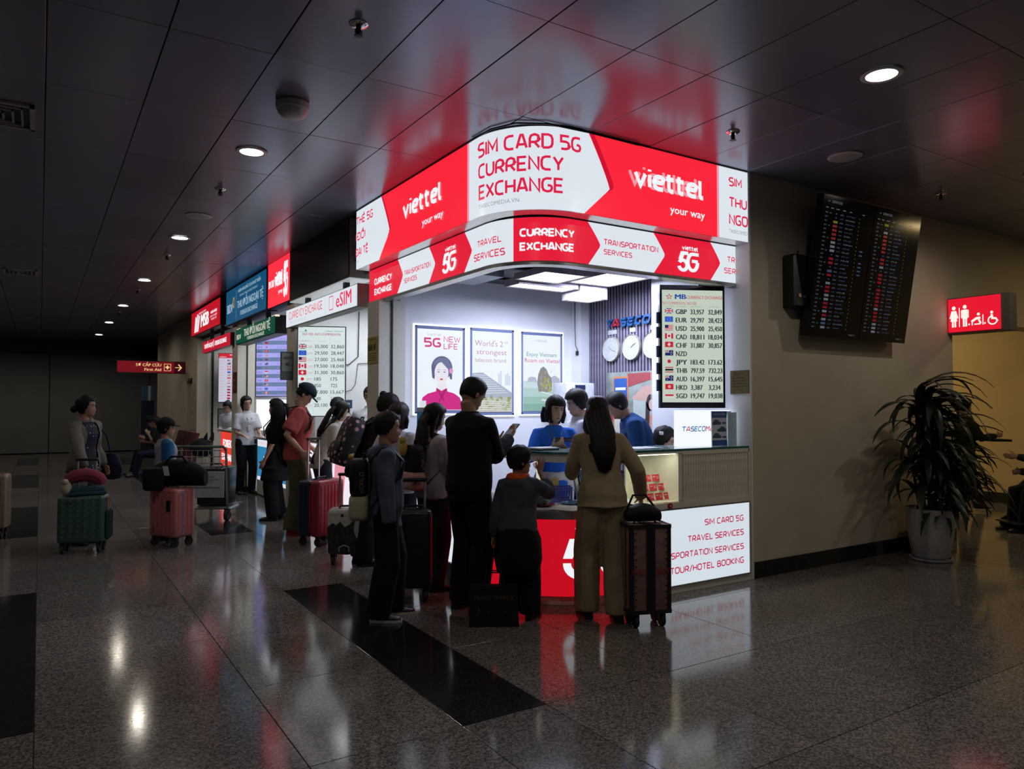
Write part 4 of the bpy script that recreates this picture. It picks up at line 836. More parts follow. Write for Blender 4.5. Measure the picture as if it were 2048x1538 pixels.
m = MB(); F.rect(m, .137, .40, .353, .85, .0036); obj('print_phone_screen', m, AD('blue', (.02, .10, .38)), t)
m = MB(); F.rect(m, .137, .22, .353, .42, .0036); obj('print_phone_foot', m, AD('cream', (.62, .6, .52)), t)
m = MB(); F.rect(m, .16, .72, .33, .75, .0042); F.text(m, 'VOUCHER', .245, .535, .03, .18, al='C', bold=.03, off=.0042); F.text(m, 'SHOPPING', .245, .45, .03, .15, al='C', bold=.03, off=.0042); obj('lettering', m, AD('white', (.75, .76, .76)), t)
m = MB(); F.text(m, '$70,000', .245, .59, .05, .17, al='C', bold=.05, off=.0042); F.text(m, '1,700', .245, .485, .06, .14, al='C', bold=.05, off=.0042); obj('lettering', m, AD('amber', (.75, .42, .03)), t)
m = MB(); F.disc(m, .72, .58, .06, .09, .003, 16); F.poly(m, [(.65, .6), (.64, .35), (.7, .33), (.71, .5), (.76, .5)], .003); obj('print_hair', m, AD('darkhair', (.03, .02, .02)), t)
m = MB(); F.disc(m, .735, .56, .04, .055, .0036, 16); obj('print_face', m, AD('skin', (.6, .38, .3)), t)
m = MB(); F.poly(m, [(.55, .12), (.56, .36), (.66, .43), (.76, .44), (.9, .4), (.93, .12)], .0028); obj('print_dress', m, AD('salmon', (.55, .24, .17)), t)
m = MB(); F.disc(m, .76, .42, .05, .05, .004, 12); F.disc(m, .48, .32, .07, .06, .004, 14); obj('print_fruit', m, AD('coral', (.65, .16, .06)), t)
m = MB(); F.rect(m, .0, .265, .95, .272, .005); F.rect(m, .73, .0, .736, .92, .005); obj('seam', m, AD('seam', (.6, .62, .6)), t)
# tall white unit in the corner, cable on the corner post
t = thing('standing_unit', 'tall white cooling unit in the kiosk corner by the slatted wall', 'appliance', (5.1, 6.72, 0))
obj('body', MB().box((4.92, 6.6, .05), (5.32, 6.86, 1.755), .015, 2), mat('appliance_white', (.62, .64, .68), .35), t, smooth=True)
obj('display', MB().box((5.04, 6.592, 1.68), (5.18, 6.601, 1.73)), mat('display_dark', (.02, .03, .08), .2), t)
obj('door_line', MB().box((5.0, 6.597, .1), (5.005, 6.601, 1.7)), DARK, t); obj('foot', MB().box((4.95, 6.62, 0), (5.29, 6.84, .05)), DARK, t)
tag(obj('cable', MB().tube([(5.326, 6.98, 2.75), (5.322, 6.97, 2.4), (5.32, 6.955, 2.2), (5.322, 6.925, 2.16), (5.32, 6.93, 2.1)], .004, 6).box((5.312, 6.91, 2.09), (5.33, 6.945, 2.14)), BLACK, smooth=True), 'thin black cable down the white corner post of the kiosk', 'cable')
# ---------------------------------------------------------------- rate screens
def flag(mb, F, code, a, b, w_, h, off, mi):
    """small national flags as flat print; mi maps colour names to material slots"""
    def r(c, x0, y0, x1, y1, o=0): mb.m = mi[c]; F.rect(mb, a + x0 * w_, b + y0 * h, a + x1 * w_, b + y1 * h, off + o)
    def d(c, x, y, rad, o=0): mb.m = mi[c]; F.disc(mb, a + x * w_, b + y * h, rad * h, rad * h, off + o, 12)
    def uk(x0, y0, x1, y1, o):
        q = lambda x, y: (a + (x0 + (x1 - x0) * x) * w_, b + (y0 + (y1 - y0) * y) * h)
        r('navy', x0, y0, x1, y1, o); mb.m = mi['white']
        F.poly(mb, [q(0, 0), q(.12, 0), q(1, .88), q(1, 1), q(.88, 1), q(0, .12)], off + o + .0003); F.poly(mb, [q(0, 1), q(0, .88), q(.88, 0), q(1, 0), q(1, .12), q(.12, 1)], off + o + .0003)
        F.poly(mb, [q(.4, 0), q(.6, 0), q(.6, 1), q(.4, 1)], off + o + .0004); F.poly(mb, [q(0, .35), q(1, .35), q(1, .65), q(0, .65)], off + o + .0004); mb.m = mi['red']
        F.poly(mb, [q(.44, 0), q(.56, 0), q(.56, 1), q(.44, 1)], off + o + .0006); F.poly(mb, [q(0, .41), q(1, .41), q(1, .59), q(0, .59)], off + o + .0006)
    if code == 'GBP': uk(0, 0, 1, 1, 0)
    elif code == 'EUR':
        r('blue', 0, 0, 1, 1)
        for k in range(12): d('gold', .5 + .2 * math.cos(R(30 * k)), .5 + .3 * math.sin(R(30 * k)), .04, .0005)
    elif code == 'USD':
        r('white', 0, 0, 1, 1)
        for k in range(4): r('red', 0, k * .28, 1, k * .28 + .14, .0003)
        r('navy', 0, .44, .42, 1, .0006)
    elif code == 'CAD':
        r('white', 0, 0, 1, 1); r('red', 0, 0, .25, 1, .0003); r('red', .75, 0, 1, 1, .0003); d('red', .5, .52, .24, .0003); r('red', .48, .15, .52, .5, .0004)
    elif code == 'CHF': r('red', 0, 0, 1, 1); r('white', .42, .18, .58, .82, .0003); r('white', .3, .4, .7, .6, .0003)
    elif code in ('NZD', 'AUD'):
        r('navy', 0, 0, 1, 1); uk(0, .5, .5, 1, .0003)
        for x, y in ((.75, .8), (.68, .5), (.85, .55), (.75, .2)) + (((.25, .22),) if code == 'AUD' else ()): d('white', x, y, .07, .0005)
    elif code == 'JPY': d('red', .5, .5, .34, .0003)
    elif code == 'THB': r('red', 0, .84, 1, 1); r('red', 0, 0, 1, .16); r('black', 0, .33, 1, .67)
    elif code == 'HKD': r('red', 0, 0, 1, 1); [d('white', .5 + .12 * math.cos(R(72 * k + 90)), .5 + .18 * math.sin(R(72 * k + 90)), .1, .0004) for k in range(5)]
    elif code == 'SGD': r('white', 0, 0, 1, 1); r('red', 0, .5, 1, 1, .0003)
    else: r('red', 0, 0, 1, 1); r('navy', 0, .5, .5, 1, .0003)
FL = [glow('flag_navy', (.012, .02, .12)), glow('flag_white', (.6, .66, .66)), glow('flag_red', (.55, .015, .03)), glow('flag_blue', (.02, .10, .55)), glow('flag_gold', (.5, .4, .05)), glow('flag_black', (.01, .012, .02))]
MI = {'navy': 0, 'white': 1, 'red': 2, 'blue': 3, 'gold': 4, 'black': 5}
def screen(name, label, F, w_, h, bez, facem, depth=.05, bm=None):
    t = thing(name, label, 'screen', F.p(w_ / 2, 0))
    m = MB(); F.slab(m, 0, 0, w_, h, -depth, 0); obj('case', m, bm or mat('screen_case', (.008, .01, .014), .3), t)
    m = MB(); F.slab(m, bez[0], bez[1], w_ - bez[0], h - bez[2], 0, .002); obj('display', m, facem, t)
    return t
SB = Face((4.605, 4.80, 1.478), (.902, -.432, 0), (0, 0, 1)); w_, h = .598, 1.09
t = screen('rate_screen', 'tall exchange rate screen with pale green display beside the kiosk pillar', SB, w_, h, (.02, .05, .045), glow('mb_display', (.57, .66, .56), .92))
ROWS = [('GBP', '33,957', '32,849'), ('EUR', '29,797', '28,423'), ('USD', '25,900', '25,450'), ('CAD', '18,811', '18,034'), ('CHF', '31,887', '30,857'), ('NZD', '', ''), ('JPY', '183.42', '173.62'), ('THB', '797.59', '732.23'), ('AUD', '16,397', '15,645'), ('HKD', '3,387', '3,234'), ('SGD', '19,747', '19,038')]
fm_ = MB(); bt = MB()
for k, (c, a, b) in enumerate(ROWS):
    z = .835 - k * .0745
    flag(fm_, SB, c, .045, z, .075, .048 if c != 'SGD' else .03, .003, MI)
    for s_, x, ww in ((c, .145, .1), (a, .28, .125), (b, .445, .125)):
        if s_: SB.text(bt, s_, x, z - .004, .042, ww * (1 if len(s_) > 5 or s_ == c else .85), bold=.04, off=.004)
obj('flag_print', fm_, FL, t); obj('lettering', bt, glow('rate_text', (.03, .035, .04), 1), t)
m = MB(); SB.text(m, 'MB', .14, .965, .042, .1, bold=.04, off=.004); obj('lettering', m, glow('rate_blue', (.015, .06, .35)), t)
m = MB(); SB.text(m, 'CURRENCY EXCHANGE', .245, .967, .028, .33, off=.004, bold=.01); SB.text(m, 'NO COMMISSION, NO FEE', .025, .915, .024, .31, off=.004)
for k in range(5): q = R(72 * k + 90); SB.poly(m, [(.085 + .035 * math.cos(q), .985 + .03 * math.sin(q)), (.085 + .012 * math.cos(q + .6), .985 + .012 * math.sin(q + .6)), (.085 + .012 * math.cos(q - .6), .985 + .012 * math.sin(q - .6))], .004)
obj('lettering', m, glow('rate_red', (.5, .03, .06)), t)
m = MB()
for x, s_ in ((.03, 'COUNTRY'), (.15, 'CURRENCY'), (.28, 'SELLING RATE'), (.45, 'BUYING RATE')): SB.text(m, s_, x, .893, .01, .1, off=.004)
obj('lettering', m, glow('rate_grey', (.25, .28, .27)), t)
m = MB(); SB.slab(m, .36, 1.09, .42, 1.115, -.045, -.01); SB.slab(m, .36, 1.11, .38, 1.3, -.04, -.02); obj('hanger', m, DARK, t)
m = MB(); [SB.slab(m, -.022, z, 0, z + .1, -.045, -.02) for z in (.15, .3, .45, .62, .75)]; obj('side_port', m, mat('port_blue', (.05, .09, .2), .4), t)
# plaque and yellow notice
t = thing('plaque', 'small bronze plaque on the white kiosk pillar', 'plaque', (5.215, 4.43, 1.6))
PF = Face((5.217, 4.545, 1.605), (0, -1, 0)); m = MB(); PF.slab(m, 0, 0, .205, .205, -.004, .004); obj('plate', m, mat('bronze_plate', (.17, .12, .045), .4, .3), t)
m = MB(); [PF.rect(m, .02, .06 + .025 * k, .185 - .02 * (k % 2), .066 + .025 * k, .005) for k in range(4)]; PF.text(m, 'NOTICE', .1, .165, .018, .1, al='C', off=.005); obj('lettering', m, mat('bronze_dark', (.07, .03, .015), .5), t)
t = thing('notice', 'yellow notice sheet on the pillar beside the corner kiosk', 'notice', (2.87, 7.15, 1.95))
PF = Face((2.866, 7.285, 1.93), (0, -1, 0)); m = MB(); PF.slab(m, 0, 0, .26, .27, 0, .004); obj('sheet', m, mat('notice_yellow', (.42, .36, .1), .6), t)
m = MB(); PF.text(m, 'THANH TOÁN', .13, .235, .02, .18, al='C', off=.005); PF.text(m, 'BÁN VÉ', .13, .13, .065, .2, al='C', bold=.04, off=.005); [PF.rect(m, .03, .03 + .022 * k, .23, .036 + .022 * k, .005) for k in range(4)]; obj('lettering', m, mat('notice_ink', (.05, .045, .02), .7), t)
# on the counter top: light box, leaflet stand, holder, papers
t = thing('desk_sign', 'glowing white company light box standing on the counter top', 'sign', (4.85, 4.56, 1.15))
F = Face((4.55, 4.52, 1.152), (1, 0, 0)); m = MB(); F.slab(m, 0, 0, .63, .308, -.06, 0); obj('light_panel', m, glow('desk_sign_glow', (.80, .84, .93), 1.15), t)
m = MB(); F.tech(m, 'SECO', .13, .125, .045, .18, wt=.2, ital=.2); F.tech(m, 'T', .025, .125, .045, .05, wt=.2, ital=.2); obj('lettering', m, PG('steelblue', (.06, .22, .36)), t)
m = MB(); F.tech(m, 'A', .075, .125, .045, .055, wt=.2, ital=.2); F.text(m, 'Media', .315, .125, .045, .16, shear=.2, bold=.02); obj('lettering', m, PG('brickred', (.55, .08, .12)), t)
t = thing('leaflet_stand', 'blue and white car hire leaflet board leaning on the glowing light box', 'leaflet', (4.98, 4.45, 1.15))
F = Face((4.862, 4.44, 1.151), (1, 0, 0), (0, .02, 1)); m = MB(); F.slab(m, 0, 0, .185, .3, -.008, 0); obj('board', m, mat('leaflet_white', (.62, .66, .75), .5), t)
m = MB(); F.rect(m, 0, .245, .185, .3); F.rect(m, 0, 0, .185, .05); F.rect(m, .13, .19, .175, .205); F.rect(m, .13, .07, .175, .085); obj('print_band', m, mat('leaflet_blue', (.03, .10, .34), .5), t)
m = MB(); F.text(m, 'CAR TRANSFER', .092, .265, .018, .14, al='C'); obj('lettering', m, mat('leaflet_text', (.7, .74, .8), .5), t)
m = MB()
for a, b, mir in ((.06, .185, 1), (.12, .125, -1), (.06, .07, 1)):
    F.poly(m, [(a + mir * x, b + y) for x, y in ((-.05, 0), (.05, 0), (.055, .015), (.03, .025), (.01, .042), (-.025, .042), (-.045, .022), (-.055, .015))], .0025)
obj('print_car', m, mat('leaflet_car', (.06, .09, .16), .5), t)
t = thing('leaflet_holder', 'clear acrylic leaflet holder at the counter end by the pillar', 'holder', (5.12, 4.5, 1.15))
obj('pocket', MB().box((5.06, 4.44, 1.15), (5.17, 4.445, 1.44)).box((5.06, 4.5, 1.15), (5.17, 4.505, 1.45)).box((5.06, 4.445, 1.15), (5.17, 4.5, 1.156)), mat('acrylic_blue', (.5, .68, .8), .1, spec=.6), t)
obj('leaflets', MB().box((5.07, 4.455, 1.156), (5.16, 4.49, 1.42)), mat('leaflet_white', (.62, .66, .75), .5), t)
def sheets(name, label, c, n, w_, d, mt, rot=0):
    for k in range(n):
        a = R(rot + random.uniform(-9, 9)); ca, sa = math.cos(a), math.sin(a); z = c[2] + k * .0022
        m = MB().hexa([(c[0] + x * ca - y * sa, c[1] + x * sa + y * ca, zz) for zz in (z, z + .0018) for x, y in ((-w_ / 2, -d / 2), (w_ / 2, -d / 2), (w_ / 2, d / 2), (-w_ / 2, d / 2))])
        tag(obj(name, m, mt, loc=(c[0], c[1], z)), label if n == 1 else label % ('lowest', 'middle', 'topmost')[k], 'paper')
PAPER = mat('paper_white', (.72, .74, .8), .6, var=.03)
sheets('paper_sheet', '%s sheet of paper on the counter top behind the woman in beige', (4.14, 4.55, 1.151), 3, .3, .21, PAPER)
sheets('paper_sheet', '%s sheet of paper on the lower desk beside the red saucer', (3.36, 4.5, .729), 2, .3, .21, PAPER, 40)
t = thing('pen_tray', 'black tray with papers on the curved counter end before the woman in blue', 'tray', (3.33, 4.85, 1.15))
obj('tray', MB().box((3.25, 4.72, 1.151), (3.45, 4.98, 1.165), .004), BLACK, t); obj('papers', MB().box((3.28, 4.76, 1.165), (3.47, 4.9, 1.169)), PAPER, t)
# pot on a red saucer, basket, leaflet rack on the lower desk
c = (3.36, 4.64, .729); c = (3.27, 4.70, .729)
t = thing('saucer', 'dark red saucer under the small painted pot', 'saucer', c); obj('dish', MB().lathe([(.04, 0), (.07, .004), (.1, .014), (.097, .017), (.06, .008), (.02, .007)], c, 24), mat('saucer_red', (.30, .01, .03), .3), t, smooth=True); obj('foot_ring', MB().lathe([(.035, 0), (.035, .003)], c, 16), mat('saucer_red', (.30, .01, .03), .3), t)
c = (c[0], c[1], .737)
t = thing('painted_pot', 'small painted pot with white lid and looped handles on a red saucer', 'pot', c)
obj('bowl', MB().lathe([(.046, 0), (.055, .012), (.056, .06), (.052, .068)], c, 22), mat('pot_teal', (.12, .24, .26), .25, var=.9, scale=35), t, smooth=True)
obj('lid', MB().lathe([(.054, .068), (.05, .085), (.03, .098), (.01, .102)], c, 22), mat('pot_lid', (.5, .52, .5), .25), t, smooth=True)
obj('knob', MB().ball((c[0], c[1], c[2] + .108), .009, 10, 6), mat('pot_lid', (.5, .52, .5), .25), t, smooth=True)
for sg_ in (-1, 1): obj('handle', MB().tube([(c[0] + sg_ * (.052 + .022 * math.sin(R(q))) * .85, c[1] - sg_ * (.052 + .022 * math.sin(R(q))) * .5, c[2] + .045 + .022 * math.cos(R(q))) for q in range(0, 181, 30)], .005, 6), mat('pot_gold', (.4, .3, .1), .3, .6), t)
t = thing('basket', 'violet-blue plastic basket on the lower desk behind the painted pot', 'basket', (3.5, 4.86, .729))
BK = mat('basket_violet', (.13, .15, .55), .35); F = Face((3.36, 4.86, .729), (.85, -.53, 0)); W_, D_, H_ = .26, .17, .12
m = MB(); F.slab(m, .02, 0, W_ - .02, .006, -D_ + .01, -.01); obj('bottom', m, BK, t)
m = MB()
for off in (-.004, -D_): F.slab(m, 0, H_ - .012, W_, H_, off, off + .006); F.slab(m, .01, 0, W_ - .01, .03, off, off + .005)
for a in (0, W_ - .006): F.slab(m, a, H_ - .012, a + .006, H_, -D_, 0); F.slab(m, a, 0, a + .005, .03, -D_ + .01, -.01)
obj('rim', m, BK, t)
m = MB()
for k in range(13):
    for off in (-.003, -D_ + .002): F.slab(m, .01 + k * .0195, .03, .02 + k * .0195, H_ - .01, off, off + .003)
for k in range(8):
    for a in (.002, W_ - .005): F.slab(m, a, .03, a + .003, H_ - .01, -.02 - k * .0195, -.01 - k * .0195)
o = obj('lattice', m, BK, t)
t = thing('leaflet_rack', 'small rack of dark blue leaflets on the lower desk, partly behind the beige coat', 'leaflet', (3.72, 4.68, .729))
for k in range(3): obj('leaflet', MB().hexa([(3.66, 4.66 + .03 * k, .735 + .085 * k), (3.8, 4.6 + .03 * k, .735 + .085 * k), (3.8, 4.606 + .03 * k, .735 + .085 * k), (3.66, 4.666 + .03 * k, .735 + .085 * k), (3.66, 4.69 + .03 * k, .81 + .085 * k), (3.8, 4.63 + .03 * k, .81 + .085 * k), (3.8, 4.636 + .03 * k, .81 + .085 * k), (3.66, 4.696 + .03 * k, .81 + .085 * k)]), mat('leaflet_navy', (.02, .09, .2), .4), t)
obj('stand', MB().hexa([(3.67, 4.68, .729), (3.79, 4.63, .729), (3.83, 4.73, .729), (3.71, 4.78, .729), (3.67, 4.76, 1.0), (3.79, 4.71, 1.0), (3.8, 4.72, 1.0), (3.68, 4.77, 1.0)]), mat('acrylic_blue', (.5, .68, .8), .1, spec=.6), t)
t = thing('card_tray', 'dark blue flat tray on the lower desk behind the painted pot', 'tray', (3.52, 4.62, .729)); obj('dish', MB().lathe([(.06, 0), (.095, .006), (.1, .016), (.09, .01), (.03, .008)], (3.52, 4.64, .729), 20), mat('leaflet_navy', (.02, .09, .2), .4), t, smooth=True); obj('clip', MB().box((3.5, 4.56, .738), (3.54, 4.58, .748)), DARK, t)
# SIM cards: three rows of three on a stepped stand
t = thing('card_stand', 'clear stepped stand holding red SIM cards in the display case', 'stand', (4.25, 4.5, .728))
for r_ in range(3):
    z = .735 + r_ * .07; y = 4.45 + r_ * .05; x0 = 4.11 - .018 * r_ + .0
    obj('step', MB().box((x0, y + .006, z - .006), (x0 + .30, y + .05, z)), mat('acrylic_pale', (.7, .7, .62), .15), t)
    for q in range(3):
        x = x0 + .012 + q * .095
        k_ = thing('sim_card', 'red SIM card in the display case, %s row, %s' % (('lowest', 'middle', 'top')[r_], ('away from the fluted panel', 'centre of the row', 'next to the fluted panel')[q]), 'card', (x, y, z), 0, 'red SIM cards in the display case')
        F = Face((x, y, z), (1, 0, 0), (0, .25, 1)); m = MB(); F.slab(m, 0, 0, .078, .056, -.002, 0); obj('card', m, mat('card_red', (.42, .012, .03), .35), k_)
        m = MB(); F.text(m, '5G', .045, .018, .024, .028, bold=.03, off=.001); F.rect(m, .006, .034, .036, .04, .001); obj('lettering', m, mat('card_print', (.7, .5, .48), .4), k_)
t = thing('desk_stand_sign', 'dark blue money exchange stand sign on the counter end by the crowd', 'sign', (3.1, 6.3, 1.15))
F = Face((3.02, 6.42, 1.151), (.843, -.537, 0)); m = MB(); F.slab(m, 0, 0, .17, .33, -.012, 0); obj('board', m, mat('stand_blue', (.02, .09, .2), .4, emit=(.02, .09, .2), es=.35), t)
m = MB(); F.text(m, 'MONEY', .085, .21, .026, .1, al='C'); F.text(m, 'EXCHANGE', .085, .155, .026, .15, al='C'); F.rect(m, .03, .11, .14, .115, .003); F.text(m, 'HERE', .085, .07, .018, .06, al='C'); obj('lettering', m, mat('stand_text', (.4, .5, .62), .5, emit=(.4, .5, .6), es=.3), t)
m = MB(); F.slab(m, 0, .29, .17, .33, 0, .003); obj('header', m, mat('stand_header', (.45, .42, .42), .4), t)
obj('foot', MB().box((3.03, 6.28, 1.15), (3.19, 6.44, 1.156)), mat('stand_blue', (.02, .09, .2), .4), t)
# ---------------------------------------------------------------- the other kiosks: counters, screens
def counter(name, label, x, y0, y1, front, zb, top=1.04, depth=.55):
    t = thing(name, label, 'counter', (x, (y0 + y1) / 2, 0))
    obj('carcass', MB().box((x + .02, y0, .02), (x + depth, y1, top - .03)), CREAM, t)
    obj('plinth', MB().box((x + .04, y0 + .02, 0), (x + depth - .03, y1 - .02, .06)), DARK, t)
    obj('top', MB().box((x - .04, y0 - .03, top - .03), (x + depth + .04, y1 + .03, top), .006), mat('top_taupe', (.3, .27, .23), .4), t)
    F = sideface(x + .015, y1 - .06, zb); L = y1 - y0 - .12
    m = MB(); F.slab(m, 0, 0, L, top - .05 - zb, -.005, .004); obj('lit_front', m, front, t)
    return t, F, L
t, F, L = counter('service_counter', 'white lit counter with red telecom emblem under the white rate screen', 2.97, 7.4, 9.8, glow('pinkish_white', (.80, .76, .84), 1.1), .12, 1.06, .2)
m = MB(); F.disc(m, .75, .5, .13, .16, .006, 20); F.disc(m, .75, .3, .12, .14, .006, 20)
F.poly(m, [(1.15, .82), (1.35, .88), (1.5, .6), (1.42, .3), (1.5, .0), (1.2, .0), (1.1, .4)], .006); obj('print_shapes', m, glow('soft_pink', (.78, .3, .38), 1), t)
m = MB(); F.disc(m, 2.0, .5, .2, .26, .006, 22); F.disc(m, 2.05, .12, .2, .14, .006, 18); obj('print_shapes', m, glow('soft_rose', (.66, .12, .18), 1), t)
m = MB(); F.text(m, 'viettel', 1.84, .47, .1, .34, bold=.03, off=.009); F.text(m, '5G', 1.6, .5, .16, .22, bold=.04, off=.009); obj('lettering', m, LETW, t)
t, F, L = counter('service_counter', 'counter with blue lit front and white exchange lettering', 3.1, 10.75, 12.93, glow('counter_blue', (.03, .23, .46), .95), .26, .98)
m = MB(); F.rect(m, 0, .56, L, .67, .005); F.rect(m, 0, .0, L, .06, .005); obj('white_band', m, glow('counter_band', (.72, .76, .84), 1), t)
m = MB(); F.text(m, 'EXCHANGE', .42, .27, .14, 1.6, bold=.05, off=.006); F.text(m, 'NGOẠI TỆ', .42, .2, .05, .7, bold=.02, off=.006); obj('lettering', m, LETW, t)
m = MB(); [F.rect(m, .12 + .12 * k, .6, .15 + .12 * k, .64, .007) for k in range(12)]; obj('print_flags', m, PINKG, t)
t, F, L = counter('service_counter', 'counter with orange-red lit front and foreign exchange lettering, farthest of the kiosks', 3.1, 14.3, 15.95, glow('counter_orange', (.82, .05, .03), .95), .12, 1.02, .2)
m = MB(); F.rect(m, .8, .02, L, .22, .005); obj('orange_band', m, glow('counter_amber', (.95, .30, .02), .95), t)
m = MB(); F.text(m, 'FOREIGN', .25, .56, .15, 1.0, bold=.04, off=.007); F.text(m, 'EXCHANGE', .15, .3, .13, 1.3, bold=.04, off=.007); obj('lettering', m, LETW, t)
# white rate board
F = Face((2.875, 9.83, 1.35), (.92, -.39, 0)); w_, h = .635, 1.21
t = screen('rate_screen', 'large white rate screen with black numbers behind the man in the red shirt', F, w_, h, (.012, .012, .012), glow('rate_white', (.66, .76, .76), 1.0), .04)
R2 = [('GBP', '35,000', '32,860'), ('EUR', '29,500', '28,447'), ('USD', '27,000', '25,468'), ('CAD', '19,500', '18,048'), ('CHF', '31,300', '30,860'), ('JPY', '185', '175'), ('THB', '850', '725'), ('AUD', '17,000', '15,667'), ('HKD', '3,400', '3,250'), ('SGD', '20,100', '19,060')]
fm_, bt, ct_, gl = MB(), MB(), MB(), MB()
for k, (c, a, b) in enumerate(R2):
    z = .905 - k * .087
    flag(fm_, F, c, .02, z, .1, .065, .003, MI)
    F.text(ct_, c, .125, z + .01, .034, .075, off=.004)
    F.text(bt, a, .226, z + .01, .046, .172 if len(a) > 5 else .085, off=.004, bold=.012); F.text(bt, b, .438, z + .01, .046, .172 if len(b) > 5 else .085, off=.004, bold=.012)
    F.rect(gl, .01, z - .012, w_ - .012, z - .01, .003)
for x in (.21, .42): F.rect(gl, x, .02, x + .002, 1.06, .003)
F.text(gl, 'SELLING', .27, 1.0, .016, .1, off=.004); F.text(gl, 'BUYING', .48, 1.0, .016, .09, off=.004)
obj('flag_print', fm_, FL, t); obj('lettering', bt, glow('rate_dark', (.05, .09, .11)), t); obj('grid_lines', gl, glow('rate_lines', (.4, .52, .52)), t)
F.text(ct_, 'CURRENCY', .02, 1.0, .02, .16, off=.004); obj('lettering', ct_, glow('rate_faint_red', (.55, .3, .36)), t)
m = MB(); F.text(m, 'NO FEE, NO COMMISSION', .07, 1.085, .032, .49, off=.004, bold=.01); obj('lettering', m, glow('rate_crimson', (.45, .06, .1)), t)
m = MB(); F.text(m, 'CURRENCY EXCHANGE', .36, 1.135, .018, .24, off=.004); F.disc(m, .11, 1.15, .012, .012, .004, 10); F.rect(m, .03, 1.13, .13, 1.133, .004); obj('lettering', m, glow('rate_green', (.04, .2, .2)), t)
m = MB(); F.slab(m, .3, .6, .34, 1.0, -.4, -.04); obj('wall_arm', m, DARK, t)
# cables, power strip and boxes on the wall beside it
tag(obj('cable', MB().tube([(3.85, 10.13, 2.85), (3.84, 10.13, 2.2), (3.7, 10.13, 2.08), (3.52, 10.12, 2.07)], .007, 6).tube([(3.84, 10.13, 2.1), (4.2, 10.13, 2.12), (4.9, 10.135, 2.14)], .005, 6).tube([(3.84, 10.14, 2.1), (3.8, 10.13, 1.8), (3.74, 10.13, 1.72), (3.66, 10.13, 1.7)], .004, 6), BLACK, smooth=True), 'black cables running over the white wall beside the rate screen', 'cable')
t = thing('power_strip', 'black upright power strip beside the white rate screen', 'power strip', (3.62, 10.13, 1.7)); obj('body', MB().box((3.6, 10.09, 1.66), (3.65, 10.145, 2.0), .006), BLACK, t); obj('sockets', MB().box((3.61, 10.085, 1.7), (3.64, 10.09, 1.73)).box((3.61, 10.085, 1.8), (3.64, 10.09, 1.83)).box((3.61, 10.085, 1.9), (3.64, 10.09, 1.93)), DARK, t)
t = thing('router_box', 'small dark blue device on the wall beside the white rate screen', 'router', (3.66, 10.12, 1.5)); obj('case', MB().box((3.62, 10.08, 1.46), (3.74, 10.145, 1.58), .008), mat('router_blue', (.03, .06, .12), .4), t); obj('label', MB().box((3.66, 10.076, 1.51), (3.7, 10.081, 1.54)), mat('router_label', (.3, .35, .4), .4), t)
obj('wire', MB().tube([(3.68, 10.12, 1.46), (3.72, 10.12, 1.38), (3.76, 10.12, 1.33), (3.72, 10.12, 1.28), (3.69, 10.12, 1.33)], .004, 5), BLACK, t)
# violet rate board with a bright light panel below
F = Face((3.27, 13.72, 1.66), (.8, -.6, 0)); w_, h = .66, 1.16
t = screen('rate_screen', 'violet-blue rate screen with grey bands above a bright white panel', F, w_, h, (.012, .012, .012), glow('violet_display', (.40, .38, .86), 1.0), .04)
m = MB(); m2 = MB(); m3 = MB(); m4 = MB()
for k in range(14):
    z = 1.02 - k * .075
    if k % 2: F.rect(m, .012, z - .012, w_ - .012, z + .06, .003)
    F.text(m2 if k % 2 == 0 else m3, ['AUD', 'SEK', 'JPY', 'HKD', 'GBP', 'THB', 'AUD', 'KRW', 'SGD', 'MYR', 'TWD', 'USD', 'EUR', 'CAD'][k], .03, z, .035, .09, off=.005, bold=.02)
    F.text(m4, ['17,050', '2,410', '172', '3,310', '33,100', '735', '15,900', '17', '19,200', '5,700', '790', '25,600', '28,500', '18,100'][k], .4, z, .033, .15, off=.005)
    flag(m_ := MB(), F, ['AUD', 'x', 'JPY', 'HKD', 'GBP', 'THB', 'AUD', 'JPY', 'SGD', 'USD', 'HKD', 'USD', 'EUR', 'CAD'][k], .17, z, .06, .04, .005, MI); obj('flag_print', m_, FL, t)
obj('grey_band', m, glow('violet_band', (.14, .21, .36), 1), t); obj('lettering', m2, glow('violet_text', (.16, .12, .55)), t); obj('lettering', m3, glow('band_text', (.03, .06, .2)), t); obj('lettering', m4, glow('rate_violet_num', (.24, .24, .66)), t)
m = MB(); F.rect(m, .35, 1.1, .65, 1.13, .004); obj('header', m, glow('violet_header', (.5, .03, .5)), t)
m = MB(); F.slab(m, .3, .3, .36, .9, -.5, -.04); obj('wall_arm', m, DARK, t)
t = thing('light_panel', 'bright white light panel under the violet rate screen', 'panel', F.p(.3, -.6)); m = MB(); F.slab(m, .0, -.62, .68, -.04, -.05, -.01); F.slab(m, .3, -.4, .36, -.2, -.69, -.04); obj('frame', m, WHITE, t); m = MB(); F.slab(m, .02, -.6, .66, -.06, -.01, -.004); obj('diffuser', m, glow('bright_panel', (.86, .93, 1), 1.3), t)
t = thing('stand_sign', 'small red stand sign on the blue counter', 'sign', (3.2, 12.0, .98)); m = MB().box((3.16, 11.85, .98), (3.18, 12.25, 1.32)); obj('board', m, mat('stand_red', (.35, .02, .04), .4, emit=(.35, .02, .04), es=.3), t); Fs = sideface(3.158, 12.25, .98); m = MB(); Fs.text(m, 'MONEY', .06, .2, .05, .28, bold=.03); Fs.text(m, 'CHANGE', .06, .08, .05, .28, bold=.03); obj('lettering', m, mat('stand_white', (.7, .68, .7), .4, emit=(.7, .68, .7), es=.4), t)
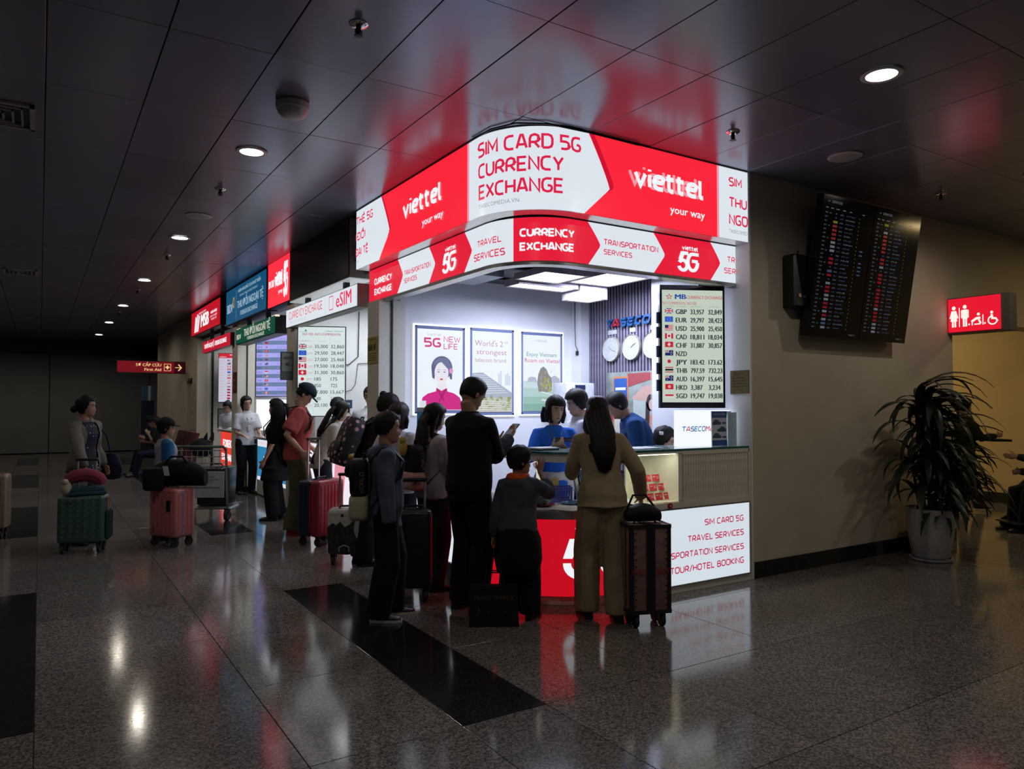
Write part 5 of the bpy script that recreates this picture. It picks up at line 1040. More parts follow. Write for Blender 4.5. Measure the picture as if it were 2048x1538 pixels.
# red headed rate board
F = Face((3.26, 17.0, 1.56), (.85, -.53, 0)); w_, h = .62, 1.08
t = screen('rate_screen', 'white rate screen with red header in the farthest kiosk', F, w_, h, (.012, .02, .012), glow('rate_lilac', (.58, .57, .70), .95), .04, mat('screen_case_blue', (.04, .05, .16), .3))
m = MB(); F.rect(m, .012, .97, w_ - .012, 1.07, .003); obj('header', m, glow('rate_head_red', (.6, .02, .04)), t)
m = MB(); F.text(m, 'NO COMMISSION', .25, 1.025, .026, .34, off=.005, bold=.02); F.text(m, 'CURRENCY', .03, .985, .02, .15, off=.005); F.text(m, 'BUY', .33, .985, .02, .06, off=.005); F.text(m, 'SELL', .5, .985, .02, .07, off=.005); obj('lettering', m, LETW, t)
m = MB(); m2 = MB(); fm_ = MB()
for k, c in enumerate(('USD', 'NZD', 'CAD', 'CHF', 'EUR', 'GBP', 'HKD', 'JPY', 'SGD', 'THB', 'KRW', 'TWD', 'INR', 'MYR')):
    z = .9 - k * .063; F.text(m, c, .03, z, .022, .09, off=.005); flag(fm_, F, c if c in ('USD', 'NZD', 'CAD', 'CHF', 'EUR', 'GBP', 'HKD', 'JPY', 'SGD', 'THB') else 'x', .2, z - .004, .07, .036, .004, MI)
    F.text(m if k % 3 == 2 else m2, '%d,%03d' % (15 + k, 120 + 61 * k), .36, z, .024, .13, off=.005)
obj('lettering', m, glow('rate_faint', (.6, .25, .3)), t); obj('lettering', m2, glow('rate_teal', (.2, .4, .38)), t); obj('flag_print', fm_, FL, t)
m = MB(); F.slab(m, .3, .3, .36, .9, -.63, -.04); obj('wall_arm', m, DARK, t)
tag(obj('cable', MB().box((3.2, 17.37, .0), (3.24, 17.4, 2.95)), BLACK), 'black vertical cable duct on the pale wall of the farthest kiosk', 'cable duct')
# notices on the pillars
for nm, lab, y0, y1, z0, z1, c, x in (('notice', 'dark red notice sheet on the pillar by the blue counter', 13.36, 13.62, 1.72, 2.08, (.16, .012, .03), 2.86), ):
    t = thing(nm, lab, 'notice', (x, y0, z0)); obj('sheet', MB().box((x - .002, y0, z0), (x + .01, y1, z1)), mat('notice_maroon', c, .5), t); obj('lettering', MB().box((x - .004, y0 + .04, z0 + .1), (x - .001, y1 - .04, z0 + .13)).box((x - .004, y0 + .04, z0 + .2), (x - .001, y1 - .04, z0 + .24)), mat('notice_gold', (.3, .16, .05), .5), t)
t = thing('notice', 'grey notice box sticking out from the pillar by the white rate screen', 'notice', (2.8, 10.0, 1.9)); obj('board', MB().box((2.70, 9.97, 1.84), (2.87, 10.0, 2.22), .004), mat('notice_grey', (.05, .055, .06), .4), t)
obj('panel', MB().box((2.715, 9.965, 1.96), (2.86, 9.971, 2.2)), mat('notice_pale', (.18, .19, .2), .5), t); Fn = Face((2.715, 9.963, 1.96), (1, 0, 0)); m = MB(); Fn.text(m, 'BÁN VÉ', .02, .16, .03, .1, bold=.03); Fn.text(m, 'XE', .04, .07, .045, .06, bold=.04); obj('lettering', m, BLACK, t)
# far totem and electrical niche
t = thing('totem', 'narrow blue and white totem at the far end of the long wall', 'totem', (2.75, 25.0, 0)); obj('panel', MB().box((2.6, 25, 0), (2.95, 25.1, 2.1), .01), mat('totem_blue', (.015, .04, .08), .4), t); obj('header', MB().box((2.6, 24.985, 1.65), (2.95, 25, 2.1)), mat('totem_sky', (.08, .2, .3), .4), t); obj('stripe', MB().box((2.78, 24.98, 1.65), (2.85, 24.99, 2.1)), WHITE, t)
t = thing('wall_hatch', 'small grey wall hatch under the first aid sign', 'hatch', (2.89, 18.3, 1.2)); obj('door', MB().box((2.885, 17.6, .95), (2.9, 18.5, 2.0)), mat('hatch_cream', (.5, .45, .36), .6), t); obj('hood', MB().hexa([(2.84, 18.0, 2.0), (2.9, 18.0, 2.0), (2.9, 18.35, 2.0), (2.84, 18.35, 2.0), (2.88, 18.0, 2.12), (2.9, 18.0, 2.12), (2.9, 18.35, 2.12), (2.88, 18.35, 2.12)]), DARK, t); obj('keyhole', MB().box((2.88, 18.0, 1.3), (2.886, 18.06, 1.38)), STEEL, t)  # hood is no real part: dark wedge standing in for a triangular shadow
# ---------------------------------------------------------------- people
TMP = bpy.data.scenes.new('forge'); TVL = TMP.view_layers[0]
def fuse(mb, vox, smooth=2, mats=None, noise_amp=0, noise_sc=9, seed=0, name='m', dec=None):
    """run the overlapping tubes together into one continuous skin"""
    me = mesh_of(mb, mats or [], name=name)
    o = bpy.data.objects.new('forge', me); TMP.collection.objects.link(o)
    r = o.modifiers.new('r', 'REMESH'); r.mode = 'VOXEL'; r.voxel_size = vox
    if smooth:
        s = o.modifiers.new('s', 'SMOOTH'); s.factor = .5; s.iterations = smooth
    TVL.update(); dg = TVL.depsgraph
    out = bpy.data.meshes.new_from_object(o.evaluated_get(dg), depsgraph=dg); out.name = name
    bpy.data.objects.remove(o); bpy.data.meshes.remove(me)
    if noise_amp:
        off = V((seed * 3.7, seed * 1.3, 0)); n = len(out.vertices); nv = [v.normal.copy() for v in out.vertices]
        for v, nn in zip(out.vertices, nv):
            p = v.co
            q = V((p.x * noise_sc, p.y * noise_sc, p.z * noise_sc * .55)) + off
            v.co = p + nn * noise_amp * (noise.noise(q) + .5 * noise.noise(q * 2.3))
    out.materials.clear()
    for m in (mats if isinstance(mats, (list, tuple)) else [mats]): out.materials.append(m)
    out.polygons.foreach_set('use_smooth', [True] * len(out.polygons)); out.update()
    return out
def put(name, me, parent, label=None):
    o = bpy.data.objects.new(name, me); COL.objects.link(o); o.parent = parent; XF[o.name] = XF[parent.name]
    if label: o['label'] = label
    return o
def skinmat(n, c): return mat('skin_' + n, c, .55, var=.08, scale=20)
SKIN = skinmat('light', (.50, .30, .21)); SKIN2 = skinmat('tan', (.38, .21, .14))
HAIR = mat('hair_black', (.005, .0045, .005), .58, var=.5, scale=60, spec=.28); HAIRB = mat('hair_brown', (.024, .012, .009), .58, var=.4, scale=60, spec=.3)
def cloth(n, c, **k): return mat('cloth_' + n, c, k.pop('rough', .85), var=k.pop('var', .1), scale=k.pop('scale', 25), spec=.2, **k)
def ik(a, t, l1, l2, pole):
    d = t - a; L = min(d.length, (l1 + l2) * .998); d = d.normalized() if d.length > 1e-6 else V((0, 0, -1))
    x = (l1 * l1 - l2 * l2 + L * L) / (2 * L); h = math.sqrt(max(0, l1 * l1 - x * x))
    n = pole - d * pole.dot(d); n = n.normalized() if n.length > 1e-6 else d.orthogonal()
    return a + d * x + n * h, a + d * L
ZP = [(-.118, .018, .055, .03), (-.112, .030, .078, .015), (-.098, .040, .088, -.01), (-.078, .050, .091, -.04), (-.055, .058, .089, -.068), (-.03, .066, .088, -.086), (0, .071, .087, -.096), (.03, .073, .092, -.1), (.055, .071, .088, -.095), (.08, .060, .072, -.078), (.1, .042, .046, -.048), (.113, .018, .018, -.02)]
def prof(z):
    if z <= ZP[0][0]: return ZP[0][1:]
    for a, b in zip(ZP, ZP[1:]):
        if z <= b[0]:
            t = (z - a[0]) / (b[0] - a[0]); return tuple(a[i] + (b[i] - a[i]) * t for i in (1, 2, 3))
    return ZP[-1][1:]
def head_pts(n=30, m=24, infl=None, nose=True):
    rings = []
    for i in range(m + 1):
        z = -.118 + .231 * (.5 - .5 * math.cos(math.pi * i / m)) if True else 0
        w_, f, b = prof(z); ring = []
        for k in range(n):
            a = 2 * math.pi * k / n; sx, cy = math.sin(a), math.cos(a); c = .5 * (f + b) * 0
            x = w_ * (abs(sx) ** .9) * (1 if sx >= 0 else -1); y = (f if cy > 0 else -b) * (abs(cy) ** .9) * (1 if cy >= 0 else -1)
            if b > 0 and cy <= 0: y = b * abs(cy)
            if infl:
                e = infl(x, y, z); d = V((x, y, z * .8)); d = d.normalized() if d.length > 1e-6 else V((0, 0, 1)); x += d.x * e; y += d.y * e; zz = z + d.z * e
            else:
                zz = z
                if nose and cy > 0:
                    g = max(0, min(1, (.012 - z) / .05)) if z > -.042 else max(0, (z + .062) / .02)
                    y += .024 * g * math.exp(-(x / (.009 + .006 * max(0, min(1, -z / .04)))) ** 2)
                    y -= .010 * math.exp(-((abs(x) - .031) / .014) ** 2 - ((z - .002) / .012) ** 2)
                    y += .005 * math.exp(-(x / .02) ** 2 - ((z + .075) / .012) ** 2) - .003 * math.exp(-(x / .022) ** 2 - ((z + .075) / .003) ** 2)
                    y += .004 * math.exp(-((abs(x) - .03) / .02) ** 2 - ((z - .024) / .008) ** 2)
            ring.append((x, y, zz))
        rings.append(ring)
    return rings
def sm(t): t = max(0, min(1, t)); return t * t * (3 - 2 * t)
def hair_infl(style, th):
    def f(x, y, z):
        fr = y / .09
        nape = {'crop': -.05, 'short': -.07, 'bob': -.118, 'long': -.118, 'bun': -.075, 'lowbun': -.085, 'tail': -.075, 'cap': .02}.get(style, -.07)
        side = {'crop': -.0, 'short': -.02, 'bob': -.115, 'long': -.11, 'bun': -.02, 'lowbun': -.02, 'tail': -.02, 'cap': .02}.get(style, -.02)
        top = {'crop': .068, 'short': .05, 'bob': .035, 'long': .06, 'bun': .06, 'lowbun': .06, 'tail': .06, 'cap': .035}.get(style, .055)
        if fr < -.1: zl = nape
        elif fr < .35: zl = nape + (side - nape) * sm((fr + .1) / .45)
        else: zl = side + (top - side) * sm((fr - .35) / .35)
        if style in ('bob', 'long') and fr > .35: zl = side + (top - side) * sm((fr - .42) / .22)
        c = sm((z - zl + .008) / .016)
        rid = 1 + .12 * math.sin(math.atan2(x, y) * 19 + z * 30) + .08 * math.sin(math.atan2(x, y) * 43)
        t = th * rid * (1 + .35 * sm((z - .02) / .08))
        if style == 'bob': t *= 1 + .9 * sm((-z) / .1)
        return -.014 + c * (t + .014)
    return f
def hand_mb(mb, W, D, N, S, sc, curl=.35, spread=0, r=1.0):
    """palm, four unequal fingers and a thumb from the side; W wrist, D along, N palm normal, S thumb side"""
    P = lambda a, b, c: W + (D * a + S * b + N * c) * sc
    mb.tube([P(-.02, 0, 0), P(.02, 0, 0), P(.06, 0, .003), P(.088, 0, .004)], [.026 * sc, .034 * sc, .041 * sc, .038 * sc], 10, .42, up=S)
    for k, (off, ln, f) in enumerate(((.028, .072, .3), (.0095, .08, .1), (-.0095, .074, -.1), (-.027, .058, -.3))):
        p = P(.082, off, .003); d = (D + S * (f * (.12 + spread))).normalized(); pts = [p - d * .02 * sc, p]; cc = curl * (1 + .12 * k)
        for q in range(3):
            d = (d * math.cos(cc * (.7 if q == 0 else .9)) + N * math.sin(cc * (.7 if q == 0 else .9))).normalized()
            p = p + d * ln * sc * (.42, .32, .26)[q]; pts.append(p)
        mb.tube(pts, [.0092 * sc * r, .0092 * sc * r, .0085 * sc * r, .008 * sc * r, .0068 * sc * r], 7)
    p = P(.02, .026, .004); d = (D * .62 + S * .72 + N * .28).normalized()
    q1 = p + d * .035 * sc; d2 = (D * .85 + S * .3 + N * (.25 + curl * .6)).normalized(); q2 = q1 + d2 * .032 * sc; q3 = q2 + (d2 + N * curl * .5).normalized() * .026 * sc
    mb.tube([p, q1, q2, q3], [.014 * sc, .0115 * sc, .010 * sc, .008 * sc], 7)
PLIST = []
def person(label, xy, heading, H, top=None, bottom=None, hair=('short', .016), skin=None, vox=.008, pose=None, fem=False, kid=1.0, feet=True, z0=0, name='person', face=True, group=None):
    p = dict(lean=0, side=0, twist=0, head=(0, 8), roll=0, L=None, R=None, Ld=None, Rd=None, Ln=None, Rn=None, Lp=None, Rp=None, Lc=.4, Rc=.4, spread=0, fl=(-.1, .0), fr=(.1, -.02), hip=.93, fd=(0, 0), neck=.4)
    p.update(pose or {}); top = dict(top or {}); bottom = dict(bottom or {}); sk = skin or SKIN
    t = thing(name, label, 'person', (xy[0], xy[1], z0), heading, group)
    s = H / (1.60 + .12 * kid); hs = s * kid
    tw = R(p['twist'])
    lean = R(p['lean']); sd = R(p['side'])
    def ang(q): return lean * min(1.15, .5 + q * 2)
    cache = {}
    def spine(q):
        y = z = x = 0; n = 12
        for i in range(n):
            a = ang(q * (i + .5) / n); z += math.cos(a) * q / n; y += math.sin(a) * q / n; x += math.sin(sd) * q / n
        return V((x, y, z + p['hip']))
    def sp(q, lat=0, fwd=0):
        a = ang(q); tt = tw * sm(q / .35)
        lx = V((math.cos(tt), -math.sin(tt), 0)); up = V((math.sin(sd), math.sin(a), math.cos(a))).normalized(); f0 = V((math.sin(tt), math.cos(tt), 0)); fw = (f0 - up * f0.dot(up)).normalized(); lx = fw.cross(up)
        return spine(q) + lx * lat + fw * fwd
    if fem: TR = [(-.09, .13, .095, 0), (-.05, .165, .115, -.01), (.0, .168, .115, -.01), (.08, .15, .10, 0), (.17, .125, .09, 0), (.26, .138, .098, .008), (.33, .148, .112, .016), (.40, .150, .095, .004), (.435, .128, .08, -.002), (.47, .085, .064, -.006), (.50, .055, .052, -.004)]; shw = .152
    else: TR = [(-.09, .13, .095, 0), (-.05, .16, .11, -.01), (.0, .165, .115, -.006), (.1, .155, .108, 0), (.2, .15, .10, .006), (.32, .168, .116, .012), (.40, .175, .108, .002), (.44, .148, .09, -.006), (.475, .10, .074, -.008), (.505, .066, .06, -.004)]; shw = .176
    if kid > 1.02: TR = [(a, b * .92, c, d) for a, b, c, d in TR]; shw *= .92
    bulk = p.get('bulk', 1)
    def tring(q, a, b, fo, inf, n=22): return [sp(q, (a * bulk + inf) * math.cos(2 * math.pi * k / n), (b * bulk + inf) * math.sin(2 * math.pi * k / n) + fo) for k in range(n)]
    sh = {sg: sp(.425, sg * shw) for sg in (-1, 1)}
    arm = {}
    for sg, key in ((-1, 'L'), (1, 'R')):
        tgt = p[key]; tgt = V(tgt) if tgt else sp(.0, sg * (shw + .085), .03) + V((0, 0, -.06))
        pole = V(p[key + 'p']) if p[key + 'p'] else V((sg * .35, -1, -.3))
        el, wr_ = ik(sh[sg], tgt, .285, .25, pole); arm[sg] = (sh[sg], el, wr_)
    hipj = {sg: sp(-.03, sg * .085) for sg in (-1, 1)}; leg = {}
    for sg, key in ((-1, 'fl'), (1, 'fr')):
        fx, fy = p[key][:2]; fz = p[key][2] if len(p[key]) > 2 else 0
        kn, an = ik(hipj[sg], V((fx, fy, .085 + fz)), .415, .408, V((sg * .12, 1, 0))); leg[sg] = (hipj[sg], kn, an)
    # neck and head
    nb = sp(.48, 0, -.004); na = ang(.5) * .75 + R(p['head'][1]) * p['neck'] * .6; nd = V((math.sin(sd + R(p['roll']) * .5), math.sin(na), math.cos(na))).normalized()
    hy, hp, hr = R(p['head'][0]), R(p['head'][1]), R(p['roll'])
    hf = V((math.sin(hy) * math.cos(hp), math.cos(hy) * math.cos(hp), -math.sin(hp))); hrt = V((math.cos(hy), -math.sin(hy), 0)); hu = hrt.cross(hf)
    hrt, hu = hrt * math.cos(hr) - hu * math.sin(hr), hu * math.cos(hr) + hrt * math.sin(hr)
    kf = kid
    hc = nb + nd * (.10 + .06 * kf) + hf * .012 + hu * .012
    HT = lambda q: hc + (hrt * q[0] + hf * q[1] + hu * q[2]) * kf
    body = MB()
    shr = .74
    body.loft([tring(q, a * shr, b * shr, fo, 0, 16) for q, a, b, fo in TR])
    body.tube([sp(.44), nb + nd * .02, hc - hu * .07 * kf - hf * .018], [.066, .054 if not fem else .047, .052 if not fem else .046], 12)
    fs = .9 if fem else 1
    hands = {}
    for sg, key in ((-1, 'L'), (1, 'R')):
        a, e, wv = arm[sg]
        body.tube([sp(.43, sg * shw * .55), a, a + (e - a) * .5, e, e + (wv - e) * .35, wv], [.036 * fs, .034 * fs, .040 * fs, .038 * fs, .037 * fs, .026 * fs], 10)
        D = V(p[key + 'd']).normalized() if p[key + 'd'] else (wv - e).normalized()
        N = V(p[key + 'n']) if p[key + 'n'] else V((-sg, 0, 0)); N = N - D * N.dot(D); N = N.normalized() if N.length > 1e-4 else D.orthogonal().normalized()
        S = N.cross(D) * (-sg)
        if not p.get('hide' + key): hand_mb(body, wv, D, N, S, (1.0 if not fem else .92) * (1 + .15 * (kf - 1)), p[key + 'c'], p['spread'] if key == p.get('spk', 'R') else 0, 1.05)
        hands[key] = wv + D * .085 + N * .03
        a, k_, an = leg[sg]
        if feet: body.tube([a, a + (k_ - a) * .5, k_, k_ + (an - k_) * .35, an], [.07, .06, .05, .046, .036], 10)
    hd = MB(); hd.loft([[HT(q) for q in r] for r in head_pts()]); body.add(hd.v, hd.f)
    for sg in (-1, 1):
        er = MB().ball((0, 0, 0), (.009, .017, .030), 8, 6); body.add([HT((sg * .075 + q[0] , -.008 + q[1] - abs(q[0]) * .0, -.012 + q[2])) for q in er.v], er.f)
    def fin(mbx): mbx.v = [tuple(V(q) * s) for q in mbx.v]; return mbx
    put('body', fuse(fin(body), vox, 1, [sk], name='body'), t)
    # ---- face
    if face:
        for sg in (-1, 1):
            e = MB().ball((0, 0, 0), (.0125, .008, .0062), 10, 6); put('eye', mesh_of(fin(MB().add([HT((sg * .031 + q[0], .0755 + q[1], .0 + q[2])) for q in e.v], e.f)), mat('eye_white', (.6, .57, .53), .3), smooth=True), t)
            e = MB().ball((0, 0, 0), (.0058, .003, .0058), 8, 5); put('iris', mesh_of(fin(MB().add([HT((sg * .031 + q[0], .0822 + q[1], q[2])) for q in e.v], e.f)), mat('iris_dark', (.012, .008, .006), .2), smooth=True), t)
            e = MB().tube([(sg * .016, .091, .0185), (sg * .031, .0905, .0225), (sg * .047, .080, .0185)], [.0028, .0034, .002], 6); put('eyebrow', mesh_of(fin(MB().add([HT(q) for q in e.v], e.f)), HAIR, smooth=True), t)
        e = MB().tube([(-.022, .083, -.075), (-.01, .0925, -.0735), (0, .0945, -.0745), (.01, .0925, -.0735), (.022, .083, -.075)], [.0015, .0045, .005, .0045, .0015], 7)
        put('lips', mesh_of(fin(MB().add([HT(q) for q in e.v], e.f)), mat('lips_' + sk.name, tuple(x * (.9 if i == 0 else .55) for i, x in enumerate((.45, .2, .17))), .4), smooth=True), t)
    # ---- hair
    if hair:
        st, th = hair[0], hair[1]; hm = hair[2] if len(hair) > 2 else HAIR
        hb = MB(); hb.loft([[HT(q) for q in r] for r in head_pts(46, 30, hair_infl(st, th))])
        bk = -hf; down = V((0, 0, -1))
        if st == 'long':
            ln = hair[3] if len(hair) > 3 else .45
            for off in (-.055, -.028, 0, .028, .055):
                c0 = HT((off, -.085, .02)); c1 = HT((off * 1.15, -.105, -.07)); c2 = sp(.46, off * 1.2, -.115) if p['lean'] < 40 else c1 + down * .1; c3 = sp(.46 - ln * .5, off * 1.1, -.135); c4 = sp(.46 - ln * (1 - abs(off) * 1.4), off * .7, -.12)
                hb.tube([c0, c1, c2, c3, c4], [.03, .036, .038, .032, .010], 9, .7)
            for sg in (-1, 1):
                hb.tube([HT((sg * .065, .0, .03)), HT((sg * .08, -.01, -.06)), HT((sg * .085, -.02, -.13)), sp(.44, sg * .09, -.06), sp(.40 - ln * .3, sg * .09, -.11)], [.026, .03, .032, .03, .01], 8, .6)
        if st == 'bob':
            for sg in (-1, 1): hb.tube([HT((sg * .07, .02, .02)), HT((sg * .086, .015, -.05)), HT((sg * .083, .025, -.125))], [.02, .028, .014], 8, .7)
            for off in (-.05, 0, .05): hb.tube([HT((off, -.09, 0)), HT((off * 1.2, -.095, -.08)), HT((off * 1.3, -.08, -.14))], [.035, .035, .02], 8, .7)
        if st == 'bun': q = MB().ball((0, -.085, .085), (.042, .04, .038), 12, 8); hb.add([HT(x) for x in q.v], q.f)
        if st == 'lowbun': q = MB().ball((0, -.125, -.035), (.045, .04, .045), 12, 8); hb.add([HT(x) for x in q.v], q.f)
        if st == 'tail': hb.tube([HT((0, -.1, .04)), HT((0, -.14, .035)), HT((0, -.165, -.04)), HT((0, -.15, -.15))], [.02, .032, .036, .010], 9)
        put('hair', mesh_of(fin(hb), hm, smooth=True, sharp=180), t)
    # ---- clothes
    for top in ([top] + (top.get('over') or [])):
        tm = top.get('m')
        if not tm: continue
        inf = top.get('fit', .018); q0 = top.get('hem', -.08); q1 = .505
        rows = [(q, a, b, fo) for q, a, b, fo in TR if q >= q0]
        a0 = TR[1]
        hemr = (q0, a0[1] + top.get('flare', 0), a0[2] + top.get('flare', 0), 0)
        cb = MB(); cb.loft([tring(*hemr, inf)] + [tring(q, a, b, fo, inf * (1 if q < .44 else .6)) for q, a, b, fo in rows if q > q0 + .02])
        if top.get('skirt'):
            L_ = top['skirt']; cz = sp(-.05); cb.loft([[V((cz.x + (.165 + inf + top.get('flare', .03) * g) * math.cos(2 * math.pi * k / 22), cz.y + (.115 + inf + top.get('flare', .03) * g) * math.sin(2 * math.pi * k / 22), cz.z + .05 - (L_ + .05) * g)) for k in range(22)] for g in (0, .25, .5, .75, 1)])
        sl = top.get('sleeve', 1.0)
        for sg in (-1, 1):
            a, e, wv = arm[sg]; cut = top.get('sl' + ('L' if sg < 0 else 'R'), sl); w0 = top.get('sw', .014)
            pts, rs = [sp(.415, sg * shw * .5), sp(.422, sg * shw * .8), a, a + (e - a) * .2], [.058 * fs + inf * .4, .056 * fs + w0 * .9, .055 * fs + w0, .054 * fs + w0]
            if cut <= .5: f_ = cut / .5; pts += [a + (e - a) * f_ * .6, a + (e - a) * f_]; rs += [.052 * fs + w0 * 1.2, .050 * fs + w0 * 1.5]
            else:
                f_ = (cut - .5) / .5; pts += [a + (e - a) * .55, e, e + (wv - e) * f_ * .6, e + (wv - e) * f_]; rs += [.050 * fs + w0, .043 * fs + w0 * 1.15, .038 * fs + w0, .031 * fs + w0 * top.get('cuff', .6)]
            cb.tube(pts, rs, 12)
        if top.get('hood'):
            for k in range(9):
                a = R(-110 + 220 * k / 8); c = sp(.50, .085 * math.sin(a), -.03 - .055 * math.cos(a)); cb.ball(c - V((0, 0, .02 * math.cos(a))), (.036, .036, .032), 8, 6)
            for k in range(7): a = R(-60 + 120 * k / 6); cb.ball(sp(.44, .09 * math.sin(a), -.11 - .02 * math.cos(a)), (.045, .035, .055), 8, 6)
        me_ = fuse(fin(cb), max(.0105, vox * 1.35), 5, [tm], top.get('wr', .007), top.get('ws', 8), len(PLIST), name='shirt')
        if top.get('open'):
            bq = bmesh.new(); bq.from_mesh(me_); bmesh.ops.delete(bq, geom=[f for f in bq.faces if f.calc_center_median().y > 0.02 * s and abs(f.calc_center_median().x) < top['open'] and f.calc_center_median().z < sp(.47).z * s], context='FACES'); bq.to_mesh(me_); bq.free()
        put(top.get('name', 'shirt'), me_, t, top.get('label'))
        if top.get('collar'):
            rg = []
            for q, r_, z in ((.475, .068, 0), (.515, .062, 0), (.515, .072, 0), (.47, .085, 0)): rg.append([sp(q, r_ * math.cos(2 * math.pi * k / 18), r_ * .9 * math.sin(2 * math.pi * k / 18) + .002) for k in range(18)])
            put('collar', mesh_of(fin(MB().loft(rg, False)), top['collar'] if not isinstance(top['collar'], bool) else tm, smooth=True), t)
    bm_ = bottom.get('m')
    if bm_ and feet:
        inf = bottom.get('fit', .016); wd = bottom.get('wide', 0)
        cb = MB(); cb.loft([tring(q, a, b, fo, inf) for q, a, b, fo in TR if q <= .1])
        for sg in (-1, 1):
            a, k_, an = leg[sg]; end = an + (k_ - an) * bottom.get('rise', -.0) + V((0, 0, -.03 if not bottom.get('rise') else 0))
            pts = [a + V((0, 0, .06)), a + V((0, 0, -.04)), a + (k_ - a) * .55, k_, k_ + (end - k_) * .5, end]
            cb.tube(pts, [.085 + inf, .092 + inf, .078 + inf + wd * .4, .062 + inf + wd * .8, .055 + inf + wd, .047 + inf + wd * 1.15], 14)
        put(bottom.get('name', 'trousers'), fuse(fin(cb), max(.011, vox * 1.4), 2, [bm_], bottom.get('wr', .006), 7, len(PLIST) + 9, name='trousers'), t, bottom.get('label'))
    sm_ = bottom.get('shoe', BLACK)
    if feet:
        for sg, fdn in ((-1, p['fd'][0]), (1, p['fd'][1])):
            an = leg[sg][2]; h = R(fdn if fdn else sg * 8); d = V((math.sin(h), math.cos(h), 0)); l = V((math.cos(h), -math.sin(h), 0)); fz = an.z - .085
            sh_ = MB(); rg = []
            for y, w_, ht in ((-.062, .022, .05), (-.05, .034, .085), (-.015, .038, .10), (.03, .040, .085), (.08, .046, .062), (.13, .048, .05), (.17, .040, .042), (.192, .022, .03)):
                rg.append([V((an.x, an.y, fz)) + d * y + l * w_ * math.cos(2 * math.pi * k / 14) + V((0, 0, .004 + ht * (.5 + .5 * math.sin(2 * math.pi * k / 14)))) for k in range(14)])
            so = put('shoe', mesh_of(fin(sh_.loft(rg)), sm_, smooth=True, sharp=70), t)
            sl_ = MB(); rg = []
            for y, w_ in ((-.066, .024), (-.05, .037), (0, .042), (.08, .049), (.13, .051), (.175, .043), (.197, .022)):
                rg.append([V((an.x, an.y, fz)) + d * y + l * w_ * x + V((0, 0, z)) for x, z in ((-1, 0.001), (1, 0.001), (1, .022), (-1, .022))])
            put('sole', mesh_of(fin(sl_.loft(rg)), bottom.get('sole', DARK)), so)
    Rz = Matrix.Rotation(R(-heading), 3, 'Z'); wld = lambda q: Rz @ (V(q) * s) + V((xy[0], xy[1], z0))
    info = dict(t=t, sp=lambda q, a=0, b=0: wld(sp(q, a, b)), H=lambda q: wld(HT(q)), hand={k: wld(v) for k, v in hands.items()}, s=s, fwd=Rz @ V((0, 1, 0)), right=Rz @ V((1, 0, 0)), HTl=lambda q: HT(q) * s, loc=lambda q, a=0, b=0: sp(q, a, b) * s, kf=kf, hf=Rz @ hf, hu=Rz @ hu, hr=Rz @ hrt)
    PLIST.append(info)
    return info
def part(info, name, mb, mt, smooth=True, label=None, sharp=40):
    """a part authored in the person's own coordinates"""
    return put(name, mesh_of(mb, mt, smooth=smooth, sharp=sharp), info['t'], label)
def cap(info, mt, brim=0):
    f = lambda x, y, z: -.02 + sm((z - .022) / .012) * (.020 + .022 + .008 * sm(z / .1))
    m = MB(); m.loft([[info['HTl'](q) for q in r] for r in head_pts(40, 34, f)])
    a = R(brim); P = lambda x, y, z: info['HTl']((x * math.cos(a) + y * math.sin(a), y * math.cos(a) - x * math.sin(a), z))
    rg = []
    for q, w_ in ((.07, .072), (.11, .07), (.145, .055), (.165, .03)): rg.append([P(w_ * x, q - .03 * abs(x) ** 2 * 0, .035 - (q - .07) * .16 - .012 * x * x + z) for x, z in ((-1, 0), (-.5, .0), (0, 0), (.5, 0), (1, 0), (1, .006), (.5, .006), (0, .006), (-.5, .006), (-1, .006))])
    c = part(info, 'cap', m, mt); put('brim', mesh_of(MB().loft(rg), mt, smooth=True), c)
    put('button', mesh_of(MB().ball(info['HTl']((0, -.005, .142)), .008, 8, 5), mt, smooth=True), c)
def glasses(info, mt=None):
    m = MB()
    for sg in (-1, 1):
        m.tube([info['HTl']((sg * .033 + .022 * math.cos(R(30 * k)), .098 - .012 * abs(math.cos(R(30 * k))) * (1 if math.cos(R(30 * k)) * sg > 0 else 0), -.002 + .018 * math.sin(R(30 * k)))) for k in range(13)], .0022, 5)
        m.tube([info['HTl']((sg * .055, .085, .004)), info['HTl']((sg * .077, .03, .004)), info['HTl']((sg * .08, -.02, .0))], .002, 5)
    m.tube([info['HTl']((-.012, .1, 0)), info['HTl']((.012, .1, 0))], .002, 5)
    part(info, 'glasses', m, mt or BLACK)
def lanyard(info, mt, badge=True):
    m = MB(); P = info['loc']
    for sg in (-1, 1): m.tube([P(.49, sg * .055, -.03), P(.47, sg * .06, .05), P(.38, sg * .035, .14), P(.24, sg * .005, .135)], .004, 5)
    part(info, 'lanyard', m, mt)
    if badge:
        a = P(.23, 0, .145); part(info, 'badge', MB().box(a - V((.03, .003, .05)), a + V((.03, .003, .04))), mat('badge_card', (.55, .55, .6), .4), False)
BK_ = {}
